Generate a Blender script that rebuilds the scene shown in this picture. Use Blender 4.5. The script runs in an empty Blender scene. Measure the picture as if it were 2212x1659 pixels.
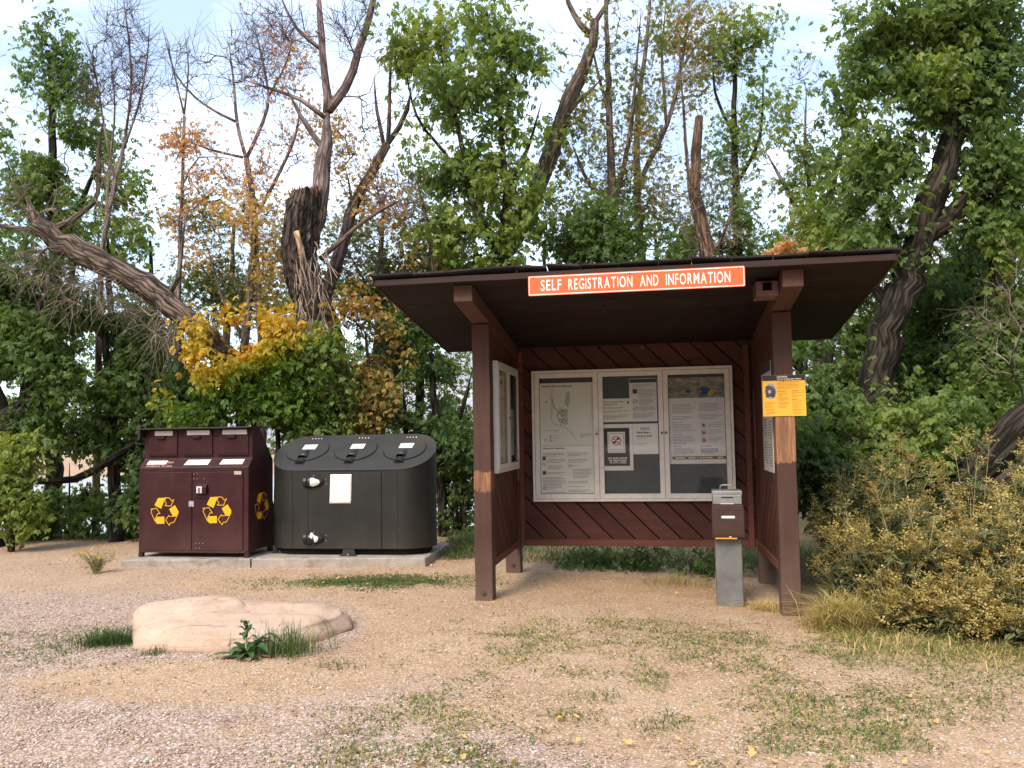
import bpy, math, random
import numpy as np
from mathutils import Matrix, Vector, noise as mnoise
R = math.radians
random.seed(7)
rng = np.random.default_rng(11)
scene = bpy.context.scene
C = scene.collection

# ------------------------------------------------------------------ camera
FPX, CX, CY, EYE = 1790.0, 1106.0, 829.5, 1.55     # measured on a 2212 x 1659 copy of the photograph
PITCH, ROLL = 0.0629, 0.0166
cam_data = bpy.data.cameras.new('camera')
cam_data.sensor_width = 36.0
cam_data.lens = 36.0 * FPX / 2212.0
cam_data.clip_start = 0.1
cam_data.clip_end = 3000
cam = bpy.data.objects.new('camera', cam_data)
C.objects.link(cam)
fw = Vector((0, math.cos(PITCH), math.sin(PITCH)))
up0 = Vector((0, -math.sin(PITCH), math.cos(PITCH)))
rt0 = Vector((1, 0, 0))
rt = rt0 * math.cos(ROLL) - up0 * math.sin(ROLL)
up = up0 * math.cos(ROLL) + rt0 * math.sin(ROLL)
M = Matrix((rt, up, -fw)).transposed().to_4x4()
M.translation = (0, 0, EYE)
cam.matrix_world = M
scene.camera = cam


def ray(px, py):
    dx, dy = px - CX, py - CY
    c, s = math.cos(ROLL), math.sin(ROLL)
    x = dx * c - dy * s
    y = dx * s + dy * c
    u = -y / FPX
    return np.array([x / FPX, math.cos(PITCH) - u * math.sin(PITCH), math.sin(PITCH) + u * math.cos(PITCH)])


def AT(px, py, Y):
    d = ray(px, py)
    return np.array([0, 0, EYE]) + d * (Y / d[1])


def gz(x, y):
    """height of the ground"""
    x = np.asarray(x, float); y = np.asarray(y, float)
    z = -0.032 * np.clip(x, 0, 6)
    z = z + 0.012 * np.sin(x * 1.7 + 0.6 * y) * np.cos(y * 1.3 - 0.4 * x)
    w = np.clip((2.2 - x + 0.12 * (y - 14)) / 3.0, 0, 1); w = w * w * (3 - 2 * w)
    t = np.clip((y - 14.3) / 3.2, 0, 1); t = t * t * (3 - 2 * t)
    z = z - 2.0 * t * w
    t = np.clip((y - 62) / 22, 0, 1); t = t * t * (3 - 2 * t)
    return z + 1.6 * t * w


def G(px, py, z=None):
    p = None
    zz = 0.0 if z is None else z
    for _ in range(4):
        d = ray(px, py)
        p = np.array([0, 0, EYE]) + d * ((zz - EYE) / d[2])
        if z is not None:
            return p
        zz = float(gz(p[0], p[1]))
    return p


# ------------------------------------------------------------------ tagging
def tag(o, label=None, cat=None, group=None, kind=None):
    if label: o['label'] = label
    if cat: o['category'] = cat
    if group: o['group'] = group
    if kind: o['kind'] = kind
    return o


def thing(name, label, cat, loc=(0, 0, 0), rz=0.0, group=None):
    o = bpy.data.objects.new(name, None)
    o.empty_display_size = 0.1
    C.objects.link(o)
    o.location = loc
    o.rotation_euler = (0, 0, rz)
    return tag(o, label, cat, group)


# ------------------------------------------------------------------ materials
def new_mat(name):
    m = bpy.data.materials.new(name)
    m.use_nodes = True
    nt = m.node_tree
    b = nt.nodes['Principled BSDF']
    return m, nt, b


def N(nt, typ, **kw):
    n = nt.nodes.new(typ)
    for k, v in kw.items():
        if k.startswith('i_'):
            n.inputs[k[2:].replace('_', ' ')].default_value = v
        else:
            setattr(n, k, v)
    return n


def ramp(nt, fac, stops, interp='LINEAR'):
    r = nt.nodes.new('ShaderNodeValToRGB')
    r.color_ramp.interpolation = interp
    e = r.color_ramp.elements
    while len(e) > 1: e.remove(e[-1])
    for i, (p, c) in enumerate(stops):
        if i == 0:
            e[0].position = p; e[0].color = (*c, 1)
        else:
            q = e.new(p); q.color = (*c, 1)
    nt.links.new(fac, r.inputs['Fac'])
    return r.outputs['Color']


def mix(nt, fac, a, b, blend='MIX'):
    m = nt.nodes.new('ShaderNodeMix')
    m.data_type = 'RGBA'
    m.blend_type = blend
    for sock, v in ((m.inputs['Factor'], fac), (m.inputs[6], a), (m.inputs[7], b)):
        if isinstance(v, bpy.types.NodeSocket): nt.links.new(v, sock)
        elif isinstance(v, (tuple, list)): sock.default_value = (*v, 1) if len(v) == 3 else v
        else: sock.default_value = v
    return m.outputs[2]


def math_n(nt, op, a, b=0.0, c=0.0):
    m = nt.nodes.new('ShaderNodeMath'); m.operation = op
    for i, v in enumerate((a, b, c)):
        if isinstance(v, bpy.types.NodeSocket): nt.links.new(v, m.inputs[i])
        else: m.inputs[i].default_value = v
    return m.outputs[0]


def coords(nt, scale=(1, 1, 1), kind='Object'):
    t = nt.nodes.new('ShaderNodeTexCoord')
    mp = nt.nodes.new('ShaderNodeMapping')
    mp.inputs['Scale'].default_value = scale
    nt.links.new(t.outputs[kind], mp.inputs['Vector'])
    return mp.outputs['Vector']


def noise_n(nt, vec, scale, detail=4, rough=0.6, dist=0.0):
    n = nt.nodes.new('ShaderNodeTexNoise')
    n.inputs['Scale'].default_value = scale
    n.inputs['Detail'].default_value = detail
    n.inputs['Roughness'].default_value = rough
    n.inputs['Distortion'].default_value = dist
    nt.links.new(vec, n.inputs['Vector'])
    return n.outputs['Fac']


def bump(nt, b, h, strength=0.3, dist=0.01):
    n = nt.nodes.new('ShaderNodeBump')
    n.inputs['Strength'].default_value = strength
    n.inputs['Distance'].default_value = dist
    nt.links.new(h, n.inputs['Height'])
    nt.links.new(n.outputs['Normal'], b.inputs['Normal'])


def paint(name, col, rough=0.5, var=0.25, scale=6.0, metal=0.0, dirt=None, dirt_amt=0.35, bump_s=0.1, spec=0.4, island=0.0, stretch=(1, 1, 1), drip=None, drip_amt=0.4):
    m, nt, b = new_mat(name)
    v = coords(nt, stretch)
    n1 = noise_n(nt, v, scale, 6, 0.65)
    lo = tuple(c * (1 - var) for c in col); hi = tuple(min(1, c * (1 + var)) for c in col)
    c = ramp(nt, n1, [(0.3, lo), (0.7, hi)])
    if island:
        gi = nt.nodes.new('ShaderNodeNewGeometry')
        f = math_n(nt, 'MULTIPLY_ADD', gi.outputs['Random Per Island'], 2 * island, 1 - island)
        vm = nt.nodes.new('ShaderNodeVectorMath'); vm.operation = 'SCALE'
        nt.links.new(c, vm.inputs[0]); nt.links.new(f, vm.inputs['Scale'])
        c = vm.outputs[0]
    if dirt:
        n2 = noise_n(nt, v, scale * 0.45, 8, 0.7, 0.5)
        f = ramp(nt, n2, [(0.5, (0, 0, 0)), (0.72, (dirt_amt,) * 3)])
        c = mix(nt, f, c, dirt)
    if drip:
        d1 = noise_n(nt, coords(nt, (14, 14, 0.9)), 1.0, 4, 0.7)
        d2 = noise_n(nt, coords(nt), 2.3, 3, 0.6)
        d3 = noise_n(nt, coords(nt, (3, 3, 40)), 1.0, 3, 0.8, 2.0)
        f = math_n(nt, 'MULTIPLY', ramp(nt, d1, [(0.50, (0, 0, 0)), (0.72, (1,) * 3)]), ramp(nt, d2, [(0.42, (0, 0, 0)), (0.65, (drip_amt,) * 3)]))
        c = mix(nt, f, c, drip)
        c = mix(nt, ramp(nt, d3, [(0.73, (0, 0, 0)), (0.76, (drip_amt,) * 3)]), c, tuple(min(1, x * 1.4) for x in drip))
        tz = nt.nodes.new('ShaderNodeTexCoord'); sz_ = nt.nodes.new('ShaderNodeSeparateXYZ'); nt.links.new(tz.outputs['Object'], sz_.inputs[0])
        low = math_n(nt, 'MULTIPLY', ramp(nt, sz_.outputs['Z'], [(0.10, (1,) * 3), (0.50, (0, 0, 0))]), math_n(nt, 'MULTIPLY', d2, 0.75))
        c = mix(nt, low, c, drip)
    nt.links.new(c, b.inputs['Base Color'])
    b.inputs['Metallic'].default_value = metal
    b.inputs['Specular IOR Level'].default_value = spec
    r = ramp(nt, n1, [(0.3, (max(0, rough - 0.08),) * 3), (0.7, (min(1, rough + 0.1),) * 3)])
    nt.links.new(r, b.inputs['Roughness'])
    if bump_s:
        bump(nt, b, noise_n(nt, v, scale * 12, 3), bump_s, 0.004)
    return m


def wood(name, col, axis=2, var=0.35, island=0.0, wear=None, wear_z=None, streak=(0.55, 0.25, 0.08), rough=0.75, dust=None, top_mid_gap=None):
    """painted rough-sawn wood with grain along axis; wear: colour of bare wood between wear_z"""
    m, nt, b = new_mat(name)
    sc = [26, 26, 26]; sc[axis] = 1.6
    v = coords(nt, tuple(sc))
    g = noise_n(nt, v, 1.0, 6, 0.7, 0.4)
    v1 = coords(nt)
    big = noise_n(nt, v1, 2.2, 5, 0.6)
    c = ramp(nt, g, [(0.25, tuple(x * (1 - var) for x in col)), (0.55, col), (0.8, tuple(min(1, x * (1 + var)) for x in col))])
    c = mix(nt, ramp(nt, big, [(0.35, (0, 0, 0)), (0.75, (0.35,) * 3)]), c, tuple(min(1, x * 1.5 + 0.01) for x in col))
    if island:
        gi = nt.nodes.new('ShaderNodeNewGeometry')
        f = math_n(nt, 'MULTIPLY_ADD', gi.outputs['Random Per Island'], 2 * island, 1 - island)
        vm = nt.nodes.new('ShaderNodeVectorMath'); vm.operation = 'SCALE'
        nt.links.new(c, vm.inputs[0]); nt.links.new(f, vm.inputs['Scale'])
        c = vm.outputs[0]
    if wear:
        t = nt.nodes.new('ShaderNodeTexCoord'); sx = nt.nodes.new('ShaderNodeSeparateXYZ')
        nt.links.new(t.outputs['Object'], sx.inputs[0])
        z = math_n(nt, 'ADD', sx.outputs['Z'], math_n(nt, 'MULTIPLY_ADD', noise_n(nt, v1, 14, 5, 0.75), 0.16, -0.08))
        f = math_n(nt, 'MULTIPLY', math_n(nt, 'GREATER_THAN', z, wear_z[0]), math_n(nt, 'LESS_THAN', z, wear_z[1]))
        wc = ramp(nt, g, [(0.3, tuple(x * 0.55 for x in wear)), (0.5, wear), (0.72, streak)])
        c = mix(nt, f, c, wc)
    vs = coords(nt, tuple(x * (0.6 if i != axis else 2.2) for i, x in enumerate(sc)))
    chips = noise_n(nt, vs, 0.8, 4, 0.8)
    c = mix(nt, ramp(nt, chips, [(0.70, (0, 0, 0)), (0.735, (0.8,) * 3)]), c, streak)
    ck = noise_n(nt, vs, 0.55, 3, 0.6)
    c = mix(nt, ramp(nt, ck, [(0.30, (0.85,) * 3), (0.345, (0, 0, 0))]), c, tuple(x * 0.25 for x in col))
    if dust:
        t = nt.nodes.new('ShaderNodeTexCoord'); sx = nt.nodes.new('ShaderNodeSeparateXYZ')
        nt.links.new(t.outputs['Object'], sx.inputs[0])
        f = math_n(nt, 'MULTIPLY', math_n(nt, 'SUBTRACT', dust[1], sx.outputs['Z']), 1.0 / dust[1])
        f = math_n(nt, 'MULTIPLY', math_n(nt, 'MAXIMUM', f, 0.0), math_n(nt, 'MULTIPLY_ADD', big, 1.1, 0.1))
        c = mix(nt, f, c, dust[0])
    nt.links.new(c, b.inputs['Base Color'])
    b.inputs['Roughness'].default_value = rough
    b.inputs['Specular IOR Level'].default_value = 0.25
    bump(nt, b, g, 0.35, 0.004)
    return m


def flat(name, col, rough=0.6, spec=0.3):
    return paint(name, col, rough, 0.06, 9.0, bump_s=0, spec=spec)


def leaf_mat(name, stops, trans=0.35):
    m, nt, b = new_mat(name)
    at = nt.nodes.new('ShaderNodeAttribute'); at.attribute_name = 'tint'
    gi = nt.nodes.new('ShaderNodeNewGeometry')
    f = math_n(nt, 'ADD', at.outputs['Fac'], math_n(nt, 'MULTIPLY_ADD', gi.outputs['Random Per Island'], 0.22, -0.11))
    c = ramp(nt, f, stops)
    nt.links.new(c, b.inputs['Base Color'])
    b.inputs['Roughness'].default_value = 0.5
    b.inputs['Specular IOR Level'].default_value = 0.25
    tr = nt.nodes.new('ShaderNodeBsdfTranslucent')
    c2 = mix(nt, 1.0, c, (1.0, 0.95, 0.45), 'MULTIPLY')
    vm = nt.nodes.new('ShaderNodeVectorMath'); vm.operation = 'SCALE'; vm.inputs['Scale'].default_value = 1.5
    nt.links.new(c2, vm.inputs[0]); nt.links.new(vm.outputs[0], tr.inputs['Color'])
    ms = nt.nodes.new('ShaderNodeMixShader'); ms.inputs[0].default_value = trans
    nt.links.new(b.outputs[0], ms.inputs[1]); nt.links.new(tr.outputs[0], ms.inputs[2])
    nt.links.new(ms.outputs[0], nt.nodes['Material Output'].inputs['Surface'])
    return m


def bark_mat(name, col, dark=0.35, scale=1.0, bs=0.9):
    m, nt, b = new_mat(name)
    at = nt.nodes.new('ShaderNodeAttribute'); at.attribute_name = 'bark'
    mp_ = nt.nodes.new('ShaderNodeMapping'); mp_.inputs['Scale'].default_value = (17 * scale, 17 * scale, 2.6 * scale)
    nt.links.new(at.outputs['Vector'], mp_.inputs['Vector'])
    v = mp_.outputs['Vector']
    g = noise_n(nt, v, 1.0, 6, 0.66, 0.2)
    c = ramp(nt, g, [(0.40, tuple(x * dark for x in col)), (0.49, col), (0.62, tuple(min(1, x * 1.7) for x in col))])
    vc = nt.nodes.new('ShaderNodeTexVoronoi'); vc.feature = 'DISTANCE_TO_EDGE'; vc.inputs['Scale'].default_value = 0.9
    vd = nt.nodes.new('ShaderNodeVectorMath'); vd.operation = 'MULTIPLY_ADD'; vd.inputs[1].default_value = (0.4, 0.4, 0.4)
    nt.links.new(g, vd.inputs[0]); nt.links.new(v, vd.inputs[2]); nt.links.new(vd.outputs[0], vc.inputs['Vector'])
    c = mix(nt, ramp(nt, vc.outputs['Distance'], [(0.03, (0.85,) * 3), (0.16, (0, 0, 0))]), c, tuple(x * dark * 0.6 for x in col))
    g = math_n(nt, 'ADD', g, math_n(nt, 'MULTIPLY', math_n(nt, 'MINIMUM', vc.outputs['Distance'], 0.22), 2.0))
    big = noise_n(nt, coords(nt), 1.3, 4)
    c = mix(nt, ramp(nt, big, [(0.4, (0, 0, 0)), (0.8, (0.5,) * 3)]), c, tuple(x * 0.7 for x in col))
    nt.links.new(c, b.inputs['Base Color'])
    b.inputs['Roughness'].default_value = 0.9
    b.inputs['Specular IOR Level'].default_value = 0.15
    bump(nt, b, g, bs, 0.03)
    return m


# ------------------------------------------------------------------ mesh builder
_text_cache = {}


def text_geo(s, bold=0.0):
    key = (s, bold)
    if key not in _text_cache:
        cu = bpy.data.curves.new('lettering', 'FONT')
        cu.body = s
        cu.resolution_u = 3
        cu.offset = bold
        ob = bpy.data.objects.new('lettering', cu)
        C.objects.link(ob)
        bpy.context.view_layer.update()
        me = bpy.data.meshes.new_from_object(ob.evaluated_get(bpy.context.evaluated_depsgraph_get()))
        V = np.array([v.co[:2] for v in me.vertices])
        F = [list(p.vertices) for p in me.polygons]
        bpy.data.objects.remove(ob); bpy.data.curves.remove(cu); bpy.data.meshes.remove(me)
        _text_cache[key] = (V, F)
    return _text_cache[key]


class MB:
    def __init__(s, off=(0, 0, 0)):
        s.v, s.f, s.mi = [], [], []
        s.off = np.array(off, float)
        s.m = 0
        s.T = None
        s.bv, s.has_bv = [], False

    def add(s, V, F, bv=None):
        V = np.asarray(V, float).reshape(-1, 3)
        if bv is not None: s.has_bv = True
        s.bv.append(V if bv is None else bv)
        if s.T is not None:
            V = V @ s.T[:3, :3].T + s.T[:3, 3]
        n = len(s.v)
        s.v.extend((V - s.off).tolist())
        for f in F:
            s.f.append([n + i for i in f]); s.mi.append(s.m)
        return s

    def box(s, x0, x1, y0, y1, z0, z1):
        V = [(x, y, z) for x in (x0, x1) for y in (y0, y1) for z in (z0, z1)]
        return s.add(V, [(0, 1, 3, 2), (4, 6, 7, 5), (0, 4, 5, 1), (2, 3, 7, 6), (0, 2, 6, 4), (1, 5, 7, 3)])

    def prism(s, poly, d, fn):
        """poly: 2D outline; fn(a, b, t) -> point; t in (0, d)"""
        n = len(poly)
        V = [fn(a, b, 0) for a, b in poly] + [fn(a, b, d) for a, b in poly]
        F = [tuple(range(n))[::-1], tuple(range(n, 2 * n))] + [(i, (i + 1) % n, n + (i + 1) % n, n + i) for i in range(n)]
        return s.add(V, F)

    def poly(s, poly, fn):
        return s.add([fn(a, b) for a, b in poly], [tuple(range(len(poly)))])

    def stroke(s, pts, w, fn, closed=False):
        P = [np.array(p, float) for p in pts]
        if closed: P.append(P[0])
        for a, b in zip(P[:-1], P[1:]):
            d = b - a; L = np.hypot(*d)
            if L < 1e-9: continue
            d /= L; n = np.array([-d[1], d[0]]) * w / 2; e = d * w * 0.35
            s.add([fn(*(a - n - e)), fn(*(b - n + e)), fn(*(b + n + e)), fn(*(a + n - e))], [(0, 1, 2, 3)])
        return s

    def text(s, t, a0, b0, h, fn, w=None, bold=0.0, ref='H'):
        V, F = text_geo(t, bold)
        capV, _ = text_geo(ref, bold)
        cap = capV[:, 1].max() - capV[:, 1].min()
        k = h / cap
        x = V[:, 0] - V[:, 0].min()
        kx = k if w is None else w / x.max()
        return s.add([fn(a0 + x[i] * kx, b0 + (V[i, 1] - capV[:, 1].min()) * k) for i in range(len(V))], F)

    def tube(s, P, r, n=8, cap=True, ridges=None):
        P = np.asarray(P, float); m = len(P)
        r = np.broadcast_to(np.asarray(r, float), (m,))
        t = np.gradient(P, axis=0) if m > 1 else np.array([[0, 0, 1.]])
        t /= np.linalg.norm(t, axis=1)[:, None] + 1e-12
        ref = np.array([0.31, 0.95, 0.11]) if abs(t[0][1]) < 0.8 else np.array([0.95, 0.1, 0.3])
        u = np.cross(t, ref); u /= np.linalg.norm(u, axis=1)[:, None] + 1e-12
        w = np.cross(t, u)
        a = np.arange(n) / n * 2 * np.pi
        rr = r[:, None] * np.ones((m, n))
        if ridges is not None: rr = rr * ridges
        V = P[:, None, :] + rr[..., None] * (np.cos(a)[None, :, None] * u[:, None, :] + np.sin(a)[None, :, None] * w[:, None, :])
        F = []
        for i in range(m - 1):
            for j in range(n):
                k = (j + 1) % n
                F.append((i * n + j, i * n + k, (i + 1) * n + k, (i + 1) * n + j))
        if cap:
            F.append(tuple(range(n))[::-1]); F.append(tuple((m - 1) * n + j for j in range(n)))
        ln = np.concatenate([[0], np.cumsum(np.linalg.norm(np.diff(P, axis=0), axis=1))]) + 13.7 * (P[0].sum() % 3.1)
        bv = np.stack([rr * np.cos(a)[None], rr * np.sin(a)[None], np.repeat(ln[:, None], n, 1)], -1).reshape(-1, 3)
        return s.add(V.reshape(-1, 3), F, bv)

    def lathe(s, prof, fn, n=16):
        """prof: list of (axial, radius); fn(axial, c, s) -> point"""
        V, F = [], []
        m = len(prof)
        for ax, rd in prof:
            for j in range(n):
                a = 2 * math.pi * j / n
                V.append(fn(ax, rd * math.cos(a), rd * math.sin(a)))
        for i in range(m - 1):
            for j in range(n):
                k = (j + 1) % n
                F.append((i * n + j, i * n + k, (i + 1) * n + k, (i + 1) * n + j))
        F.append(tuple(range(n))[::-1]); F.append(tuple((m - 1) * n + j for j in range(n)))
        return s.add(V, F)

    def build(s, name, mat, parent=None, smooth=False, bevel=0.0, label=None, auto=None):
        me = bpy.data.meshes.new(name)
        me.from_pydata(s.v, [], s.f)
        mats = mat if isinstance(mat, (list, tuple)) else [mat]
        for q in mats: me.materials.append(q)
        if len(mats) > 1: me.polygons.foreach_set('material_index', s.mi)
        if smooth: me.polygons.foreach_set('use_smooth', [True] * len(me.polygons))
        if s.has_bv:
            me.attributes.new('bark', 'FLOAT_VECTOR', 'POINT').data.foreach_set('vector', np.concatenate(s.bv).astype(np.float32).ravel())
        me.update()
        o = bpy.data.objects.new(name, me)
        C.objects.link(o)
        if parent: o.parent = parent
        if bevel:
            b = o.modifiers.new('edges', 'BEVEL'); b.width = bevel; b.segments = 2; b.limit_method = 'ANGLE'; b.angle_limit = R(40)
        if label: o['label'] = label
        return o


def np_mesh(name, V, nper, mat, parent=None, tint=None, smooth=False):
    """V: (n*nper, 3) vertices; every nper vertices are one polygon"""
    V = np.ascontiguousarray(V, np.float32).reshape(-1, 3)
    nv = len(V); nf = nv // nper
    me = bpy.data.meshes.new(name)
    me.vertices.add(nv); me.vertices.foreach_set('co', V.ravel())
    me.loops.add(nv); me.loops.foreach_set('vertex_index', np.arange(nv, dtype=np.int32))
    me.polygons.add(nf); me.polygons.foreach_set('loop_start', np.arange(0, nv, nper, dtype=np.int32))
    if smooth: me.polygons.foreach_set('use_smooth', np.ones(nf, bool))
    me.materials.append(mat)
    if tint is not None:
        a = me.attributes.new('tint', 'FLOAT', 'POINT')
        a.data.foreach_set('value', np.ascontiguousarray(tint, np.float32))
    me.update(calc_edges=True)
    o = bpy.data.objects.new(name, me)
    C.objects.link(o)
    if parent: o.parent = parent
    return o


def idx_mesh(name, V, F, mat, parent=None, tint=None, smooth=True):
    """V (n,3), F (m,k) index array"""
    V = np.ascontiguousarray(V, np.float32); F = np.ascontiguousarray(F, np.int32)
    k = F.shape[1]
    me = bpy.data.meshes.new(name)
    me.vertices.add(len(V)); me.vertices.foreach_set('co', V.ravel())
    me.loops.add(F.size); me.loops.foreach_set('vertex_index', F.ravel())
    me.polygons.add(len(F)); me.polygons.foreach_set('loop_start', np.arange(0, F.size, k, dtype=np.int32))
    if smooth: me.polygons.foreach_set('use_smooth', np.ones(len(F), bool))
    me.materials.append(mat)
    if tint is not None:
        a = me.attributes.new('tint', 'FLOAT', 'POINT')
        a.data.foreach_set('value', np.ascontiguousarray(tint, np.float32))
    me.update(calc_edges=True)
    o = bpy.data.objects.new(name, me); C.objects.link(o)
    if parent: o.parent = parent
    return o


# cheap value noise (numpy), used for patchiness
_perm = np.random.default_rng(5).random((64, 64, 64))


def vnoise(P, s):
    P = np.asarray(P, float) * s
    i = np.floor(P).astype(int); f = P - i; f = f * f * (3 - 2 * f)
    out = 0
    for dx in (0, 1):
        for dy in (0, 1):
            for dz in (0, 1):
                w = (f[..., 0] if dx else 1 - f[..., 0]) * (f[..., 1] if dy else 1 - f[..., 1]) * (f[..., 2] if dz else 1 - f[..., 2])
                out = out + w * _perm[(i[..., 0] + dx) % 64, (i[..., 1] + dy) % 64, (i[..., 2] + dz) % 64]
    return out


def fbm(P, s, o=3):
    t, a, tot = 0, 1.0, 0
    for k in range(o):
        t = t + a * vnoise(np.asarray(P) + 7.3 * k, s * 2 ** k); tot += a; a *= 0.5
    return t / tot


# ------------------------------------------------------------------ light, sky
scene.view_settings.view_transform = 'Standard'
scene.view_settings.look = 'None'
scene.view_settings.exposure = 1.2
scene.view_settings.gamma = 1.0
scene.cycles.diffuse_bounces = 8
scene.cycles.transmission_bounces = 10
SUN_DIR = Vector((-0.42, -0.72, 0.80)).normalized()
el = math.asin(SUN_DIR.z); az = math.atan2(SUN_DIR.x, SUN_DIR.y)
sun_data = bpy.data.lights.new('sun', 'SUN')
sun_data.energy = 1.5
sun_data.angle = R(22)
sun_data.color = (1.0, 0.88, 0.72)
sun = bpy.data.objects.new('sun', sun_data); C.objects.link(sun)
sun.rotation_euler = (-SUN_DIR).to_track_quat('-Z', 'Y').to_euler()
sun.location = (0, 0, 30)

world = bpy.data.worlds.new('World'); scene.world = world
world.use_nodes = True
nt = world.node_tree
bg = nt.nodes['Background']
sky = nt.nodes.new('ShaderNodeTexSky')
sky.sky_type = 'NISHITA'; sky.sun_disc = False
sky.sun_elevation = el; sky.sun_rotation = az
sky.air_density = 1.0; sky.dust_density = 2.0; sky.ozone_density = 1.0
tc = nt.nodes.new('ShaderNodeTexCoord')
mp = nt.nodes.new('ShaderNodeMapping'); mp.inputs['Scale'].default_value = (1.6, 1.6, 3.2)
nt.links.new(tc.outputs['Generated'], mp.inputs['Vector'])
cn = noise_n(nt, mp.outputs['Vector'], 2.3, 7, 0.6, 0.35)
cf = ramp(nt, cn, [(0.44, (0.22,) * 3), (0.66, (0.85,) * 3)])
skc = mix(nt, cf, sky.outputs['Color'], (5.5, 6.3, 7.3))
nt.links.new(skc, bg.inputs['Color'])
bg.inputs['Strength'].default_value = 0.14

# ------------------------------------------------------------------ ground
def zone(x, y):
    """0 dirt .. 1 gravel, grassiness 0..1"""
    P = np.stack([x, y, np.zeros_like(x)], -1)
    n = fbm(P, 0.55, 3)
    e = (0.2 - 0.55 * (y - 4.2)) - x            # gravel drive: bottom and left
    g = np.clip(0.5 + 0.45 * e + (n - 0.5) * 2.2, 0, 1)
    far = np.clip((y - 7.2) / 1.8, 0, 1)
    g = g * (1 - 0.55 * far)
    # bare trodden patch before the boulder
    d = np.hypot((x + 2.0) / 1.5, (y - 5.55) / 0.55)
    g = g * np.clip(d - 0.35, 0.05, 1)
    return g


def lin(a, b, n): return np.linspace(a, b, n)
xs = np.concatenate([[-700, -300, -120, -60, -30, -18], lin(-12, 9, 301), [14, 22, 40, 80, 200, 700]])
ys = np.concatenate([[-60, -20, -5, 0], lin(1.5, 15, 220), lin(15.3, 18.5, 18), [22, 30, 45, 60, 64, 68, 72, 76, 80, 84, 100, 150, 250, 400, 700]])
XX, YY = np.meshgrid(xs, ys)
P3 = np.stack([XX, YY, np.zeros_like(XX)], -1)
near = ((XX > -11) & (XX < 8.5) & (YY < 15))
ZZ = gz(XX, YY) + np.where(near, (fbm(P3, 2.0, 3) - 0.5) * 0.03 + (fbm(P3 + 31, 7.0, 2) - 0.5) * 0.012, 0)
nx, ny = len(xs), len(ys)
ii = np.arange(nx * ny).reshape(ny, nx)
F = np.stack([ii[:-1, :-1], ii[:-1, 1:], ii[1:, 1:], ii[1:, :-1]], -1).reshape(-1, 4)
gm, nt, b = new_mat('dirt_and_gravel')
at = nt.nodes.new('ShaderNodeAttribute'); at.attribute_name = 'tint'
v = coords(nt)
n1 = noise_n(nt, v, 1.1, 6, 0.65)
n2 = noise_n(nt, v, 34, 5, 0.75)
dirt = ramp(nt, n1, [(0.28, (0.36, 0.212, 0.116)), (0.5, (0.47, 0.302, 0.178)), (0.72, (0.565, 0.39, 0.25))])
dirt = mix(nt, ramp(nt, n2, [(0.40, (0, 0, 0)), (0.66, (0.6,) * 3)]), dirt, (0.27, 0.165, 0.095))
dirt = mix(nt, ramp(nt, noise_n(nt, v, 5.5, 6, 0.75), [(0.5, (0, 0, 0)), (0.72, (0.55,) * 3)]), dirt, (0.25, 0.165, 0.09))
vo = nt.nodes.new('ShaderNodeTexVoronoi'); vo.inputs['Scale'].default_value = 58; nt.links.new(v, vo.inputs['Vector'])
vo2 = nt.nodes.new('ShaderNodeTexVoronoi'); vo2.inputs['Scale'].default_value = 90; nt.links.new(v, vo2.inputs['Vector'])
sp = nt.nodes.new('ShaderNodeSeparateColor'); nt.links.new(vo.outputs['Color'], sp.inputs[0])
sp2 = nt.nodes.new('ShaderNodeSeparateColor'); nt.links.new(vo2.outputs['Color'], sp2.inputs[0])
peb = ramp(nt, sp.outputs[0], [(0.0, (0.30, 0.20, 0.145)), (0.35, (0.43, 0.30, 0.225)), (0.7, (0.52, 0.38, 0.30)), (0.92, (0.56, 0.45, 0.40)), (1.0, (0.66, 0.58, 0.52))])
peb = mix(nt, ramp(nt, vo.outputs['Distance'], [(0.42, (0, 0, 0)), (0.75, (0.6,) * 3)]), peb, (0.2, 0.14, 0.1))
dpe = ramp(nt, sp2.outputs[0], [(0.0, (0.3, 0.2, 0.13)), (0.5, (0.5, 0.36, 0.25)), (1.0, (0.72, 0.6, 0.47))])
dirt = mix(nt, ramp(nt, sp2.outputs[1], [(0.55, (0, 0, 0)), (0.6, (0.7,) * 3)]), dirt, dpe)
n3 = noise_n(nt, v, 6, 5, 0.7)
gf = ramp(nt, math_n(nt, 'ADD', at.outputs['Fac'], math_n(nt, 'MULTIPLY_ADD', n3, 0.7, -0.35)), [(0.38, (0, 0, 0)), (0.62, (1,) * 3)])
col = mix(nt, gf, dirt, peb)
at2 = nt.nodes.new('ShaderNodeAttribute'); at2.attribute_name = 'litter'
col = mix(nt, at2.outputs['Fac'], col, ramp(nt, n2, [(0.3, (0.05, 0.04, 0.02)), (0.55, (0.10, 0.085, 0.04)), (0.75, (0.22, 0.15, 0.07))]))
nt.links.new(col, b.inputs['Base Color'])
b.inputs['Roughness'].default_value = 0.95; b.inputs['Specular IOR Level'].default_value = 0.1
hgt = math_n(nt, 'MULTIPLY_ADD', math_n(nt, 'SUBTRACT', 0.6, vo.outputs['Distance']), 0.9, math_n(nt, 'MULTIPLY', n2, 0.5))
bump(nt, b, hgt, 0.7, 0.012)
ground = idx_mesh('ground', np.stack([XX, YY, ZZ], -1).reshape(-1, 3), F, gm, None, zone(XX, YY).ravel())
la = ground.data.attributes.new('litter', 'FLOAT', 'POINT')
lit = np.clip((YY - 8.2 + 0.35 * np.clip(XX - 2.6, -3, 3)) / 1.2, 0, 1) * np.clip((XX - 2.55) / 0.5, 0, 1)
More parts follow.
